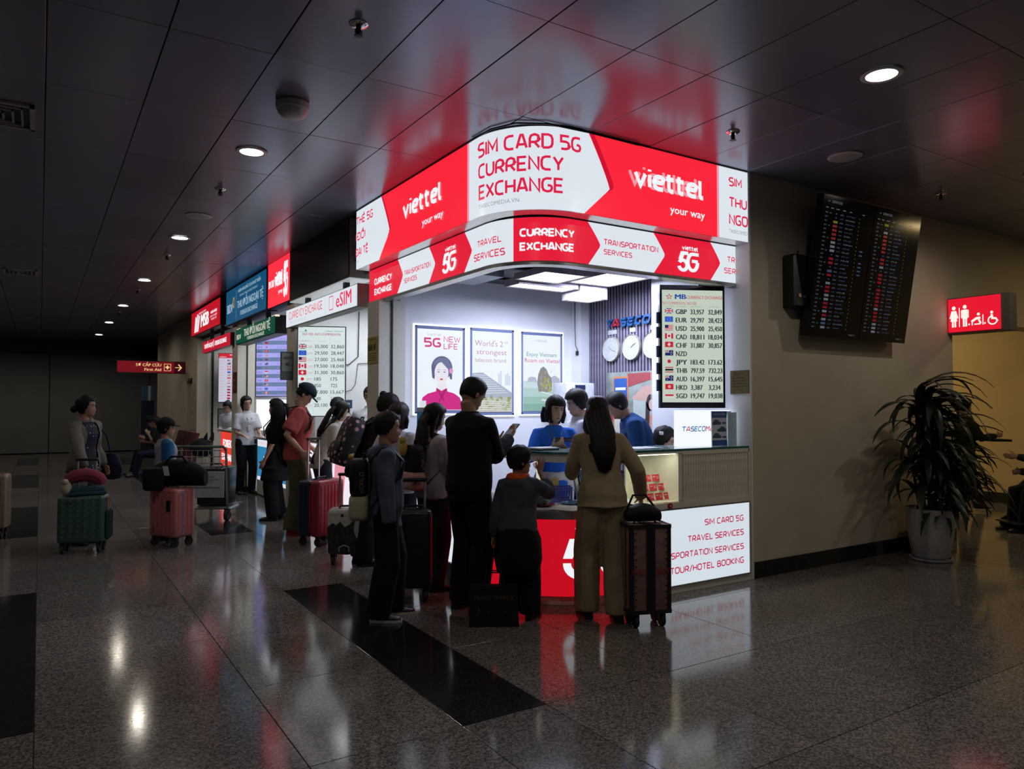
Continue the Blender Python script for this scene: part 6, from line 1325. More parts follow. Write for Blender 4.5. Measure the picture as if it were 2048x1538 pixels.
def backpack(name, label, info, mt, w_=.30, h=.42, d=.15, top=.44, back=.10, pocket=None, lower=None, lat=0, straps=True, strapm=None, group=None):
    """hangs on a back: body, pocket, top handle, straps; a thing of its own"""
    s = info['s']; c = info['sp'](top - h / 2 / s * .0, 0, 0)
    up = (info['sp'](.40) - info['sp'](.1)).normalized(); rt = info['right'] ; bk = -(rt.cross(up) * -1); bk = rt.cross(up); bk = bk if bk.dot(info['fwd']) < 0 else -bk
    o = info['sp'](top) + bk * (back * s + .03) + rt * lat
    t = thing(name, label, 'backpack', tuple(o - up * h), 0, group)
    P = lambda a, b, z: o + rt * a + bk * b - up * z
    def shell(z0, z1, infl=0, dd=d):
        rg = []
        for i in range(9):
            g = i / 8; z = z0 + (z1 - z0) * g; e = (1 - (2 * g - 1) ** 4) ** .5 * .22 + .78
            rg.append([P((w_ / 2 * e + infl) * math.copysign(abs(math.cos(q)) ** .5, math.cos(q)), dd / 2 + (dd / 2 * e + infl) * math.copysign(abs(math.sin(q)) ** .6, math.sin(q)), z) for q in [2 * math.pi * k / 20 for k in range(20)]])
        return MB().loft(rg)
    if lower: obj('upper_shell', shell(0, h * .62), mt, t, smooth=True, sharp=60); obj('lower_shell', shell(h * .60, h, .004), lower, t, smooth=True, sharp=60)
    else: obj('shell', shell(0, h), mt, t, smooth=True, sharp=60)
    pk = MB(); rg = []
    for i in range(6):
        g = i / 5; e = (1 - (2 * g - 1) ** 4) ** .5 * .3 + .7
        rg.append([P(w_ * .38 * e * math.copysign(abs(math.cos(q)) ** .5, math.cos(q)), d * .93 + .045 * e * (.5 + .5 * math.sin(q)) , h * .56 + h * .36 * g) for q in [2 * math.pi * k / 16 for k in range(16)]])
    if not lower: obj('pocket', pk.loft(rg), pocket or mt, t, smooth=True, sharp=60)
    obj('top_handle', MB().tube([P(-.04, .03, .01), P(-.03, .03, -.035), P(.03, .03, -.035), P(.04, .03, .01)], .008, 6), strapm or mt, t, smooth=True)
    if straps:
        L = lambda q, a, b: info['sp'](q, a, b)
        for sg in (-1, 1):
            obj('strap', MB().tube([P(sg * .08, 0, .02), L(.50, sg * .10, -.03), L(.475, sg * .115, .06), L(.38, sg * .125, .145), L(.25, sg * .15, .12), L(.18, sg * .165, .0), P(sg * w_ * .45, 0, h * .85)], [.02, .024, .024, .024, .02, .014, .012], 8, .3, up=rt), strapm or mt, t, smooth=True)
    return t, P
# ---------------------------------------------------------------- who stands where
C_ = cloth
BLK = C_('black', (.006, .007, .009)); CHAR = C_('charcoal', (.02, .022, .025)); DENIM = C_('dark_denim', (.012, .016, .028)); WSH = C_('white_shirt', (.55, .56, .62)); NAVYC = C_('navy', (.01, .015, .035))
WSOLE = mat('white_sole', (.5, .5, .48), .6)
# man in black with a phone
man = person('tall man in black jacket and trousers typing on a phone at the curved counter', (2.66, 4.76), 78, 1.735, dict(m=BLK, fit=.03, hem=-.12, sw=.02, collar=True, name='jacket'), dict(m=BLK, wide=.012), ('crop', .011), SKIN2, .0065, dict(head=(4, 30), R=(.05, .36, 1.24), L=(-.1, .37, 1.20), Rd=(-.35, .75, .35), Ld=(.5, .7, .3), Rn=(-.6, -.1, .8), Ln=(.3, -.1, .9), Rc=.5, Lc=.35, fl=(-.13, .02), fr=(.13, -.03), bulk=1.06))
t = thing('phone', 'dark phone held up by the tall man in black', 'phone', tuple((man['hand']['R'] + man['hand']['L']) / 2 + V((.02, -.01, .02))))
c = (man['hand']['R'] + man['hand']['L']) / 2 + V((.02, -.01, .02)); f = man['fwd']; r = man['right']; u = (f * .75 + V((0, 0, 1)) * .62).normalized(); n = u.cross(r).normalized()
def plate(c, r, u, n, w_, h, d): return MB().hexa([c + r * x * w_ / 2 + u * y * h / 2 + n * z * d / 2 for z in (-1, 1) for x, y in ((-1, -1), (1, -1), (1, 1), (-1, 1))])
obj('case', plate(c, r, u, n, .075, .155, .009), mat('phone_case', (.05, .07, .07), .3), t); obj('display', plate(c - n * .005, r, u, n, .068, .145, .002), mat('phone_display', (.02, .02, .025), .1, emit=(.3, .35, .4), es=.25), t)
# boy in the grey-blue hoodie
HOOD = C_('slate_hoodie', (.075, .095, .14), var=.25, scale=8)
boy = person('boy in slate-blue hooded jacket and black trousers standing in profile with a backpack', (2.08, 4.93), 112, 1.46, dict(m=HOOD, fit=.032, hem=-.17, sw=.024, hood=True, name='hoodie', cuff=1.0, wr=.012), dict(m=BLK, wide=.035, sole=WSOLE), ('crop', .016), SKIN2, .0065, dict(head=(-2, 2), fl=(-.1, .06), fr=(.1, -.06), L=(-.24, .10, .78), R=(.25, .03, .76), fd=(-4, 10), hideL=1, hideR=1), kid=1.08)
CREAMB = C_('cream_canvas', (.42, .40, .28)); BKB = C_('black_nylon', (.008, .009, .012), rough=.6)
t, P = backpack('backpack', 'black and cream backpack worn by the boy in the slate hoodie', boy, BKB, .27, .42, .13, .40, .11, lower=CREAMB)
m = MB(); tech(m, 'WORLD', lambda a, b: P(.137, .03 + b, .23 - a), .028, .15, wt=.1, al='L'); obj('lettering', m, mat('gold_print', (.30, .2, .16), .5), t)
obj('charm', MB().ball(P(.05, .12, -.02), .02, 8, 6), mat('charm_yellow', (.5, .3, .04), .5), t)
# child with the raised hand
CG = C_('grey_child_jacket', (.06, .07, .095), var=.2, scale=8)
kid = person('small child in grey hooded jacket raising a spread hand to the counter', (2.87, 4.42), 52, 1.215, dict(m=CG, fit=.045, hem=-.12, sw=.028, hood=True, name='jacket', slR=.82, wr=.012), dict(m=BLK, wide=.04), ('short', .014), SKIN2, .006, dict(head=(42, 4), R=(.15, .25, 1.47), Rd=(.1, .1, 1), Rn=(.2, 1, 0), Rp=(.5, -.2, -1), Rc=.05, spread=1.1, L=(-.27, -.02, .80), fl=(-.12, 0), fr=(.12, .02), bulk=1.1), kid=1.25)
ORG = C_('orange_hood', (.60, .09, .02))
m = MB(); pts = [kid['loc'](.50, .085 * math.sin(R(30 * k)), .085 * math.cos(R(30 * k)) - .01) for k in range(13)]
m.tube(pts, .03, 8); part(kid, 'orange_collar', m, ORG)
m = MB(); m.loft([[kid['loc'](q, rx * math.cos(2 * math.pi * k / 20), ry * math.sin(2 * math.pi * k / 20) - .01) for k in range(20)] for q, rx, ry in ((.0, .19, .17), (-.12, .24, .2), (-.32, .25, .21), (-.46, .22, .19))]); part(kid, 'long_tunic', m, BLK)
# woman in beige
BGE = C_('beige_suit', (.30, .235, .145), var=.12, scale=14)
beige = person('long-haired woman in beige jacket and wide beige trousers leaning on the counter, seen from behind', (3.37, 4.10), 27, 1.60, dict(m=BGE, fit=.022, hem=-.09, flare=.03, sw=.020, name='jacket', cuff=1.0, wr=.013, ws=6), dict(m=BGE, wide=.034, fit=.014, wr=.010), ('long', .018, HAIR, .31), SKIN, .007, dict(lean=15, head=(12, 22), R=(.33, .10, .90), Rd=(.1, .35, -1), L=(-.13, .40, 1.16), Ld=(.3, 1, -.1), Ln=(0, 0, -1), fl=(-.11, .05), fr=(.10, -.09), fd=(-5, 6)), fem=True, face=False)
# girl in mauve
MAU = C_('mauve_sweat', (.36, .30, .33), var=.08, scale=8)
girl = person('girl with long black hair in pale mauve sweatshirt with a pink and black backpack', (2.73, 5.50), 86, 1.53, dict(m=MAU, fit=.035, hem=-.09, sw=.028, name='sweatshirt', cuff=1.0, wr=.016, ws=7), dict(m=DENIM, wide=.01), ('long', .016, HAIR, .36), SKIN, .008, dict(head=(14, 14), R=(.16, .26, .92), L=(-.18, .26, .95), Rp=(.3, -1, -.2), Lp=(-.3, -1, -.2), Rc=.6, Lc=.6), fem=True)
t, P = backpack('backpack', 'black and pink backpack worn by the girl in mauve', girl, BKB, .25, .36, .13, .40, .10, lower=C_('pink_canvas', (.48, .24, .22)))
m = MB(); tech(m, 'WORLD', lambda a, b: P(.127, .03 + b, .20 - a), .026, .14, wt=.1); obj('lettering', m, mat('gold_print', (.30, .2, .16), .5), t)
tag(obj('soft_toy', MB().ball(P(0, .15, .03), (.035, .035, .06), 10, 8).ball(P(.0, .16, -.04), (.028, .028, .03), 10, 7), C_('toy_yellow', (.5, .33, .06)), smooth=True, loc=tuple(P(0, .15, .05))), 'small yellow soft toy hanging on the pink and black backpack', 'toy')
# woman with a bob seen from behind, in a pale shirt
bobw = person('woman with short bobbed hair in pale shirt seen from behind between boy and girl', (2.66, 6.04), 48, 1.535, dict(m=C_('lilac_tee', (.46, .42, .48)), fit=.03, hem=-.1, sleeve=.5, sw=.03, wr=.010), dict(m=DENIM), ('bob', .018, HAIRB), SKIN, .01, dict(head=(15, 6)), fem=True, face=False)
# woman in black with floral bag
flo = person('woman in black leaning on the counter with hair up and a hand at her face', (2.60, 6.72), 92, 1.68, dict(m=C_('black_plum', (.012, .007, .011)), fit=.035, hem=-.1, sw=.024, name='blouse', slR=.8, wr=.012), dict(m=BLK, wide=.02), ('bun', .018), SKIN, .009, dict(lean=22, head=(26, 26), R=(.10, .17, 1.28), Rd=(-.1, .25, 1), Rn=(-.5, -.9, 0), Rp=(.6, -.2, -1), L=(-.12, .40, 1.10), Ln=(0, 0, -1)), fem=True)
FLOR = C_('floral', (.008, .008, .011), rough=.6)
m_, nt, b_ = nodes('cloth_floral_print'); vo = nt.nodes.new('ShaderNodeTexVoronoi'); vo.inputs['Scale'].default_value = 17; tcn = nt.nodes.new('ShaderNodeTexCoord'); rp = nt.nodes.new('ShaderNodeValToRGB')
nt.links.new(tcn.outputs['Object'], vo.inputs['Vector']); nt.links.new(vo.outputs['Distance'], rp.inputs[0]); nt.links.new(rp.outputs[0], b_.inputs['Base Color']); rp.color_ramp.elements[0].color = (.5, .25, .28, 1); rp.color_ramp.elements[1].color = (.008, .008, .011, 1); rp.color_ramp.elements[0].position = .28; rp.color_ramp.elements[1].position = .36; b_.inputs['Roughness'].default_value = .7
t, P = backpack('backpack', 'black backpack printed with pink flowers on the leaning woman in black', flo, m_, .34, .46, .17, .42, .11)
# man in red with cap
REDT = C_('red_tee', (.42, .085, .085), var=.12, scale=10); KH = C_('khaki', (.085, .08, .045), var=.2, scale=9)
red = person('man in red t-shirt, dark cap and khaki trousers looking down beside a suitcase', (2.56, 8.72), 108, 1.79, dict(m=REDT, fit=.028, hem=-.1, sleeve=.42, sw=.03, name='t_shirt', wr=.013), dict(m=KH, wide=.03, fit=.02, shoe=mat('red_shoe', (.45, .012, .018), .5), sole=mat('red_sole', (.4, .02, .02), .5), wr=.012), ('crop', .010), SKIN, .009, dict(lean=4, head=(-4, 38), R=(.27, .06, .93), L=(-.24, .18, .93), fl=(-.1, .05), fr=(.1, -.04), bulk=1.04))
cap(red, C_('cap_navy', (.012, .025, .045)))
t, P = backpack('backpack', 'black backpack with small white mark on the man in red', red, BKB, .31, .44, .17, .49, .12)
obj('logo', MB().ball(P(.11, .12, .09), (.02, .02, .02), 8, 6), mat('logo_white', (.7, .7, .72), .5), t)
# woman in dark dress, ponytail
drk = person('woman with ponytail in long black outfit and white collar facing away from the counters', (2.64, 9.92), 302, 1.60, dict(m=BLK, fit=.03, hem=-.2, sleeve=.46, sw=.02, skirt=.32, flare=.07, collar=WSH, name='dress'), dict(m=BLK, wide=.03), ('tail', .016), SKIN2, .011, dict(head=(-2, 2), L=(-.22, .10, .85)), fem=True, face=False)
t, P = backpack('backpack', 'big plain black backpack on the woman with the ponytail', drk, BKB, .38, .56, .22, .44, .10)
# customer and clerk at the white counter
cus = person('woman in white t-shirt leaning at the white lit counter behind the man in red', (2.74, 8.34), 100, 1.60, dict(m=C_('white_tee', (.55, .50, .46)), fit=.02, hem=-.1, sleeve=.42, sw=.02), dict(m=DENIM), ('long', .014, HAIR, .25), SKIN, .011, dict(lean=18, head=(0, 25), R=(.1, .36, 1.12), L=(-.1, .38, 1.12), Rn=(0, 0, -1), Ln=(0, 0, -1)), fem=True, face=False)
ck2 = person('female clerk with fringe in white blouse looking down before the white rate screen', (3.34, 9.42), 232, 1.63, dict(m=WSH, fit=.02, hem=-.1, collar=True, sleeve=.45), dict(m=BLK), ('bob', .015), SKIN, .011, dict(lean=4, head=(10, 28), R=(.12, .28, 1.05), L=(-.12, .28, 1.05)), fem=True); lanyard(ck2, mat('lanyard_teal', (.03, .3, .35), .6), False)
gm = person('man with glasses and short black hair half hidden by the kiosk pillar', (3.78, 9.5), 218, 1.775, dict(m=WSH, fit=.02, hem=-.1, collar=True), dict(m=BLK), ('short', .014), SKIN2, .011, dict(head=(0, 6))); glasses(gm)
# staff woman at the blue counter and clerk at the far counter
st_ = person('smiling staff woman in white shirt with lanyard leaning on the blue lit counter', (2.98, 13.11), 172, 1.675, dict(m=WSH, fit=.026, hem=-.08, sleeve=.42, sw=.022, collar=True), dict(m=BLK), ('tail', .016), SKIN, .011, dict(head=(-6, 4), roll=8, R=(.14, .27, 1.02), L=(-.12, .34, 1.03), Rn=(0, 0, -1), Ln=(0, 0, -1)), fem=True); lanyard(st_, mat('lanyard_blue', (.03, .05, .3), .6)); glasses(st_)
c4 = person('clerk with tied-up hair in pale blouse bending over the farthest counter', (3.40, 16.42), 215, 1.63, dict(m=WSH, fit=.02, hem=-.1, collar=True), dict(m=BLK), ('bun', .014), SKIN, .012, dict(lean=12, head=(4, 30), R=(.10, .33, 1.05), L=(-.08, .33, 1.05), Rn=(0, 0, -1), Ln=(0, 0, -1)), fem=True)
t = thing('monitor', 'dark desk monitor frame behind the clerk at the farthest counter', 'monitor', (3.62, 16.1, 1.0)); Fm = Face((3.2, 16.72, 1.02), (.85, -.53, 0)); m = MB(); Fm.slab(m, 0, 0, .5, .42, -.03, 0); obj('case', m, mat('monitor_dark', (.03, .035, .04), .3), t); m = MB(); Fm.slab(m, .02, .02, .48, .4, 0, .003); obj('display', m, mat('monitor_grey', (.2, .22, .2), .4), t); m = MB(); Fm.slab(m, .22, -1.0, .28, 0, -.05, -.03); obj('stand', m, DARK, t)
# lady in a spotted dress at the far left
m_, nt, b_ = nodes('cloth_polka'); vo = nt.nodes.new('ShaderNodeTexVoronoi'); vo.inputs['Scale'].default_value = 26; vo.inputs['Randomness'].default_value = .35; tcn = nt.nodes.new('ShaderNodeTexCoord'); rp = nt.nodes.new('ShaderNodeValToRGB')
nt.links.new(tcn.outputs['Object'], vo.inputs['Vector']); nt.links.new(vo.outputs['Distance'], rp.inputs[0]); nt.links.new(rp.outputs[0], b_.inputs['Base Color']); rp.color_ramp.elements[0].color = (.5, .52, .6, 1); rp.color_ramp.elements[1].color = (.010, .013, .03, 1); rp.color_ramp.elements[0].position = .14; rp.color_ramp.elements[1].position = .2; b_.inputs['Roughness'].default_value = .8
CARD = C_('grey_cardigan', (.17, .16, .145), var=.12, scale=40)
lad = person('woman in grey hooded cardigan over spotted navy dress holding a suitcase handle', (.42, 9.36), 138, 1.62, dict(m=m_, fit=.012, hem=-.1, sleeve=.2, skirt=.52, flare=.05, name='dress', over=[dict(m=CARD, fit=.030, hem=-.26, flare=.02, sw=.024, open=.085, name='cardigan', hood=True, wr=.012)]), dict(m=None), ('lowbun', .016), SKIN2, .009, dict(head=(-28, 2), R=(.26, .28, .86), Rd=(0, .3, -1), L=(-.24, .06, .88)), fem=True)
tag(obj('shoulder_bag', MB().tube([lad['sp'](-.02, -.33, .06) + V((0, 0, z)) for z in (-.19, -.17, -.08, .03, .10)], [.06, .135, .15, .12, .07], 14, .55, up=lad['fwd']).tube([lad['sp'](.06, -.33, .06), lad['sp'](.3, -.24, .08), lad['sp'](.475, -.12, .02), lad['sp'](.3, -.24, -.08), lad['sp'](.06, -.33, -.02)], .008, 6), C_('bag_navy', (.012, .016, .04)), smooth=True, loc=tuple(lad['sp'](-.02, -.33, .06))), 'dark navy shoulder bag on the woman in the grey cardigan', 'bag')
# boy with cap behind the pink suitcase
CB = C_('blue_jacket', (.02, .11, .26)); CW = C_('pale_jacket', (.28, .30, .34))
cb = person('boy in black cap and blue and white jacket holding the pink suitcase handle', (1.20, 9.16), 84, 1.36, dict(m=CB, fit=.035, hem=-.1, sw=.03, name='jacket', over=[dict(m=CW, fit=.037, hem=-.1, sleeve=.03, name='jacket_lower')]), dict(m=NAVYC), ('short', .012), SKIN2, .009, dict(head=(10, -2), R=(.14, .22, .98), Rd=(-.4, .5, -.4), L=(-.2, .2, .9)), kid=1.12)
cap(cb, C_('cap_black', (.008, .009, .011)))
# clerks inside the corner kiosk
AO = C_('royal_blue', (.02, .14, .72), var=.06); 
ao = person('female clerk with black bob in royal blue dress holding a phone behind the counter', (3.74, 5.20), 203, 1.60, dict(m=AO, fit=.014, hem=-.1, sw=.010, sleeve=.86, skirt=.55, flare=.02, name='blue_dress', wr=.005), dict(m=WSH), ('bob', .014), SKIN, .006, dict(head=(-14, 8), roll=-4, R=(.07, .28, 1.24), L=(-.10, .26, 1.21), Rd=(-.55, .55, .35), Ld=(.7, .5, .15), Rn=(-.3, -.3, 1), Ln=(.2, -.2, 1), Rp=(1, -.4, -.8), Lp=(-1, -.4, -.8), Rc=.55, Lc=.5), fem=True); lanyard(ao, mat('lanyard_olive', (.12, .14, .12), .6), False)
c = (ao['hand']['R'] + ao['hand']['L']) / 2 + V((0, 0, .03)); f = ao['fwd']; r = ao['right']; u = (f * .35 + r * .25 + V((0, 0, .5))).normalized(); n = u.cross(r).normalized()
t = thing('phone', 'dark phone in the hands of the female clerk in royal blue', 'phone', tuple(c)); obj('case', plate(c, r, f * .8 + V((0, 0, .35)), V((0, 0, 1)), .15, .075, .012), mat('phone_case2', (.02, .02, .03), .3), t); obj('camera_bump', plate(c + V((0, 0, .008)) + r * .05, r, f, V((0, 0, 1)), .025, .025, .004), BLACK, t)
o = ao['sp'](.0, .03, .17); t = thing('name_badge', 'yellow name badge hanging on the royal blue dress', 'badge', tuple(o)); obj('card', plate(o + V((0, 0, -.03)), r, V((0, 0, 1)), f, .065, .11, .004), mat('badge_yellow', (.62, .42, .08), .5), t); obj('clip', plate(o + V((0, 0, .035)), r, V((0, 0, 1)), f, .02, .02, .006), STEEL, t)
mc = person('male clerk with glasses and swept black hair in white shirt behind the female clerk', (4.26, 5.52), 292, 1.665, dict(m=C_('white_shirt_pale', (.56, .57, .66)), fit=.024, hem=-.1, collar=True, sleeve=.45), dict(m=BLK), ('short', .020), SKIN, .007, dict(head=(-4, 16), L=(-.16, .3, 1.0), R=(.16, .3, 1.0))); glasses(mc, mat('thin_frame', (.2, .2, .22), .3, .8))
po = person('man in dark blue polo bending forward inside the kiosk beside the slatted wall', (5.02, 5.36), 300, 1.74, dict(m=C_('polo_blue', (.012, .05, .16)), fit=.028, hem=-.1, sleeve=.42, sw=.024, collar=True, name='polo'), dict(m=BLK), ('short', .014), SKIN2, .008, dict(lean=30, head=(6, 34), R=(.12, .40, 1.1), L=(-.12, .40, 1.08)))
sg_ = person('seated girl clerk with glasses and hair clip in white shirt behind the counter', (4.70, 5.02), 128, 1.58, dict(m=WSH, fit=.024, hem=-.05, sleeve=.45, sw=.02), dict(m=BLK), ('short', .018), SKIN, .008, dict(hip=.66, lean=10, head=(4, 18), R=(.12, .26, .72), L=(-.12, .26, .72), fl=(-.12, .38, .12), fr=(.12, .38, .12)), fem=True); glasses(sg_, mat('thin_frame', (.2, .2, .22), .3, .8))
part(sg_, 'hair_clip', MB().box(sg_['HTl']((.07, -.06, .03)), sg_['HTl']((.095, -.03, .075)), .006), mat('clip_white', (.6, .6, .62), .4))
t = thing('stool', 'office stool under the seated girl clerk', 'stool', (4.72, 5.05, 0)); obj('seat', MB().lathe([(.16, .48), (.18, .50), (.16, .53)], (4.72, 5.05, 0), 20), DARK, t, smooth=True); obj('stem', MB().lathe([(.03, .05), (.025, .48)], (4.72, 5.05, 0), 10), STEEL, t)
for k in range(5): obj('leg', MB().tube([(4.72, 5.05, .08), (4.72 + .22 * math.cos(R(72 * k)), 5.05 + .22 * math.sin(R(72 * k)), .03)], .018, 6), DARK, t)
# far seats
t = thing('bench', 'dark red row of seats along the long far wall', 'bench', (2.3, 17.2, 0)); DR = mat('seat_maroon', (.09, .015, .018), .5)
for k in range(4):
    y = 15.75 + k * .6; obj('seat', MB().box((2.1, y, .40), (2.55, y + .52, .46), .02), DR, t); obj('backrest', MB().hexa([(2.50, y, .46), (2.56, y, .46), (2.56, y + .52, .46), (2.50, y + .52, .46), (2.64, y, .95), (2.69, y, .95), (2.69, y + .52, .95), (2.64, y + .52, .95)]), DR, t)
obj('beam', MB().box((2.3, 15.75, .34), (2.36, 18.1, .4)), DARK, t)
for y in (16.0, 17.8): obj('leg', MB().box((2.28, y, 0), (2.38, y + .06, .34)), DARK, t)
s1 = person('seated traveller in dark clothes resting an arm at the far seats, nearer the viewer', (2.20, 17.45), 275, 1.65, dict(m=CHAR, fit=.03, hem=-.08, sleeve=.42), dict(m=NAVYC), ('short', .014), SKIN2, .013, dict(hip=.55, lean=8, head=(-10, 20), L=(-.1, .25, .92), R=(.15, .3, .75), fl=(-.12, .5), fr=(.12, .5)), face=False)
s2_ = person('seated traveller in dark cap at the far seats, beyond the other one', (2.22, 18.0), 265, 1.68, dict(m=NAVYC, fit=.03, hem=-.08), dict(m=BLK), ('short', .012), SKIN2, .013, dict(hip=.55, lean=12, head=(0, 25), L=(-.1, .3, .8), R=(.12, .3, .8), fl=(-.12, .5), fr=(.12, .5)), face=False); cap(s2_, C_('cap_black', (.008, .009, .011)))
# passers-by at the right
wk = person('walker in dark clothes carrying a folder behind the potted plant', (10.95, 5.38), 128, 1.62, dict(m=CHAR, fit=.03, hem=-.15), dict(m=C_('brown_trousers', (.05, .028, .022)), wide=.01, sole=WSOLE), ('short', .016), SKIN2, .012, dict(head=(0, 6), R=(.15, .38, 1.15), L=(-.15, .36, 1.12), fl=(-.1, .25), fr=(.1, -.15)))
h_ = (wk['hand']['R'] + wk['hand']['L']) / 2; tag(obj('folder', plate(h_ + V((0, 0, -.06)), wk['right'], wk['fwd'], V((0, 0, 1)), .34, .26, .03), C_('folder_dark', (.012, .016, .016)), loc=tuple(h_)), 'dark folder carried by the walker behind the plant', 'folder')
wc = person('person in a wheelchair at the picture edge, only a pointing arm showing', (10.22, 4.0), 305, 1.65, dict(m=CHAR, fit=.03, hem=-.05), dict(m=BLK), ('short', .014), SKIN2, .012, dict(hip=.56, lean=0, head=(0, 8), L=(-.08, .50, .93), Ld=(0, 1, .1), R=(.2, .3, .72), fl=(-.1, .45), fr=(.1, .45)), face=False)
t = thing('wheelchair', 'black wheelchair at the picture edge by the passage', 'wheelchair', (10.22, 4.0, 0), 305)
RUB = mat('rubber', (.012, .012, .013), .6)
for sg0 in (-1, 1):
    x = sg0 * .3; rg = [[V((x + .018 * math.cos(2 * math.pi * q / 8), (.30 + .018 * math.sin(2 * math.pi * q / 8)) * math.cos(a), .318 + (.30 + .018 * math.sin(2 * math.pi * q / 8)) * math.sin(a))) for q in range(8)] for a in [2 * math.pi * k / 32 for k in range(33)]]
    wh = obj('wheel', MB().loft(rg, False), RUB, t, world=False, smooth=True)
    m = MB(); [m.tube([(x, 0, .318), (x, .29 * math.cos(R(30 * k)), .318 + .29 * math.sin(R(30 * k)))], .004, 5) for k in range(12)]; obj('spokes', m, STEEL, wh, world=False)
    obj('caster', MB().tube([(sg0 * .25 - .015, .42, .075), (sg0 * .25 + .015, .42, .075)], .075, 16), RUB, t, world=False); obj('frame_tube', MB().tube([(sg0 * .26, -.25, .95), (sg0 * .26, -.22, .5), (sg0 * .26, .25, .5), (sg0 * .25, .42, .12)], .013, 7), DARK, t, world=False, smooth=True)
    obj('armrest', MB().box((sg0 * .27 - .03, -.15, .68), (sg0 * .27 + .03, .2, .71), .01), BLACK, t, world=False)
obj('seat', MB().box((-.24, -.22, .46), (.24, .24, .50), .01), BLACK, t, world=False); obj('backrest', MB().box((-.24, -.26, .50), (.24, -.23, .92), .01), BLACK, t, world=False); obj('footrest', MB().box((-.2, .45, .1), (.2, .58, .115)), DARK, t, world=False)
# ---------------------------------------------------------------- luggage and bags
def suitcase(label, x, y, heading, w_, d, h, c, ribs=6, handle=0, frame=None, band=None, front=None, rough=.35, name='suitcase', wheel=.045, grip=STEEL, studs=False, zipm=None):
    t = thing(name, label, 'suitcase', (x, y, 0), heading)
    mt = c; z0 = wheel * 2 + .012; k = dict(world=False)
    if front: obj('back_shell', MB().box((-w_ / 2, -d / 2, z0), (w_ / 2, d * .06, h), .035, 3), mt, t, smooth=True, **k); obj('front_shell', MB().box((-w_ / 2, d * .07, z0), (w_ / 2, d / 2, h), .035, 3), front, t, smooth=True, **k)
    else: obj('shell', MB().box((-w_ / 2, -d / 2, z0), (w_ / 2, d / 2, h), .035 if not frame else .02, 3), mt, t, smooth=True, **k)
    obj('zip', MB().box((-w_ / 2 - .002, d * .05, z0 + .03), (w_ / 2 + .002, d * .05 + .014 + (.02 if zipm else 0), h - .03)).box((-w_ / 2 + .03, d * .05, h - .004), (w_ / 2 - .03, d * .05 + .014 + (.02 if zipm else 0), h + .002)), zipm or DARK, t, **k)
    fm = front or mt
    if ribs:
        for q in range(ribs):
            xx = -w_ / 2 + .05 + (w_ - .1) * q / (ribs - 1)
            obj('rib', MB().box((xx - .008, d / 2 - .003, z0 + .05), (xx + .008, d / 2 + .006, h - .05), .003), fm, t, **k)
            if q < 4: yy = -d / 2 + .05 + (d - .1) * q / 3; [obj('rib', MB().box((sg0 * w_ / 2 - .005, yy - .007, z0 + .05), (sg0 * w_ / 2 + .005, yy + .007, h - .05), .002), mt if yy < d * .05 or not front else front, t, **k) for sg0 in (-1, 1)]
    for sx in (-1, 1):
        for sy in (-1, 1):
            cx_, cy_ = sx * (w_ / 2 - .05), sy * (d / 2 - .045)
            wh = obj('wheel', MB().tube([(cx_ - .013, cy_, wheel), (cx_ + .013, cy_, wheel)], wheel, 16), RUB, t, **k); obj('fork', MB().box((cx_ - .022, cy_ - .02, wheel), (cx_ - .015, cy_ + .02, z0 + .005)).box((cx_ + .015, cy_ - .02, wheel), (cx_ + .022, cy_ + .02, z0 + .005)).box((cx_ - .024, cy_ - .024, z0 - .008), (cx_ + .024, cy_ + .024, z0 + .004)), DARK, wh, **k)
    obj('top_handle', MB().tube([(-.08, 0, h - .004), (-.07, 0, h + .022), (.07, 0, h + .022), (.08, 0, h - .004)], .010, 7), BLACK, t, smooth=True, **k)
    if handle:
        for sx in (-1, 1): obj('pull_rod', MB().box((sx * .085 - .009, -d / 2 + .03, h - .01), (sx * .085 + .009, -d / 2 + .045, h + handle), .003), grip, t, **k)
        obj('grip', MB().box((-.105, -d / 2 + .02, h + handle), (.105, -d / 2 + .055, h + handle + .03), .012, 2), BLACK if grip is STEEL else grip, t, smooth=True, **k)
    if frame:
        m = MB(); e = .016
        for sx in (-1, 1):
            for sy in (-1, 1): m.box((sx * (w_ / 2 - e + .004) - e, sy * (d / 2 - e + .004) - e, z0 - .003), (sx * (w_ / 2 - e + .004) + e, sy * (d / 2 - e + .004) + e, h + .004), .006)
        obj('corner_posts', m, frame, t, **k); m = MB()
        for z in (z0 + .008, h - .008):
            for sy in (-1, 1): m.box((-w_ / 2, sy * (d / 2) - .008, z - .014), (w_ / 2, sy * (d / 2) + .005 * 1, z + .012))
            for sx in (-1, 1): m.box((sx * w_ / 2 - .006, -d / 2, z - .014), (sx * w_ / 2 + .006, d / 2, z + .012))
        obj('edge_frame', m, frame, t, **k)
    if band:
        m = MB()
        for a, b in band: m.box((a, d / 2 - .002, z0), (b, d / 2 + .008, h + .003)).box((a, -d / 2, h), (b, d / 2 + .008, h + .006))
        obj('strap', m, BLACK, t, **k)
    if studs:
        m = MB()
        for q in range(12):
            for xx in (-w_ / 2 + .035, w_ / 2 - .035): m.box((xx - .005, d / 2 + .003, z0 + .05 + q * (h - z0 - .1) / 11 - .004), (xx + .005, d / 2 + .008, z0 + .05 + q * (h - z0 - .1) / 11 + .004))
        obj('rivets', m, DARK, t, **k)
    return t
S_ = lambda n, c, r=.35, **k: mat('case_' + n, c, r, **k)
pk = suitcase('upright pink ribbed suitcase with grey zip band beside the boy in the black cap', 1.22, 8.72, 238, .40, .27, .62, S_('pink', (.45, .15, .15)), 6, .26, zipm=mat('zip_grey', (.22, .22, .25), .4))
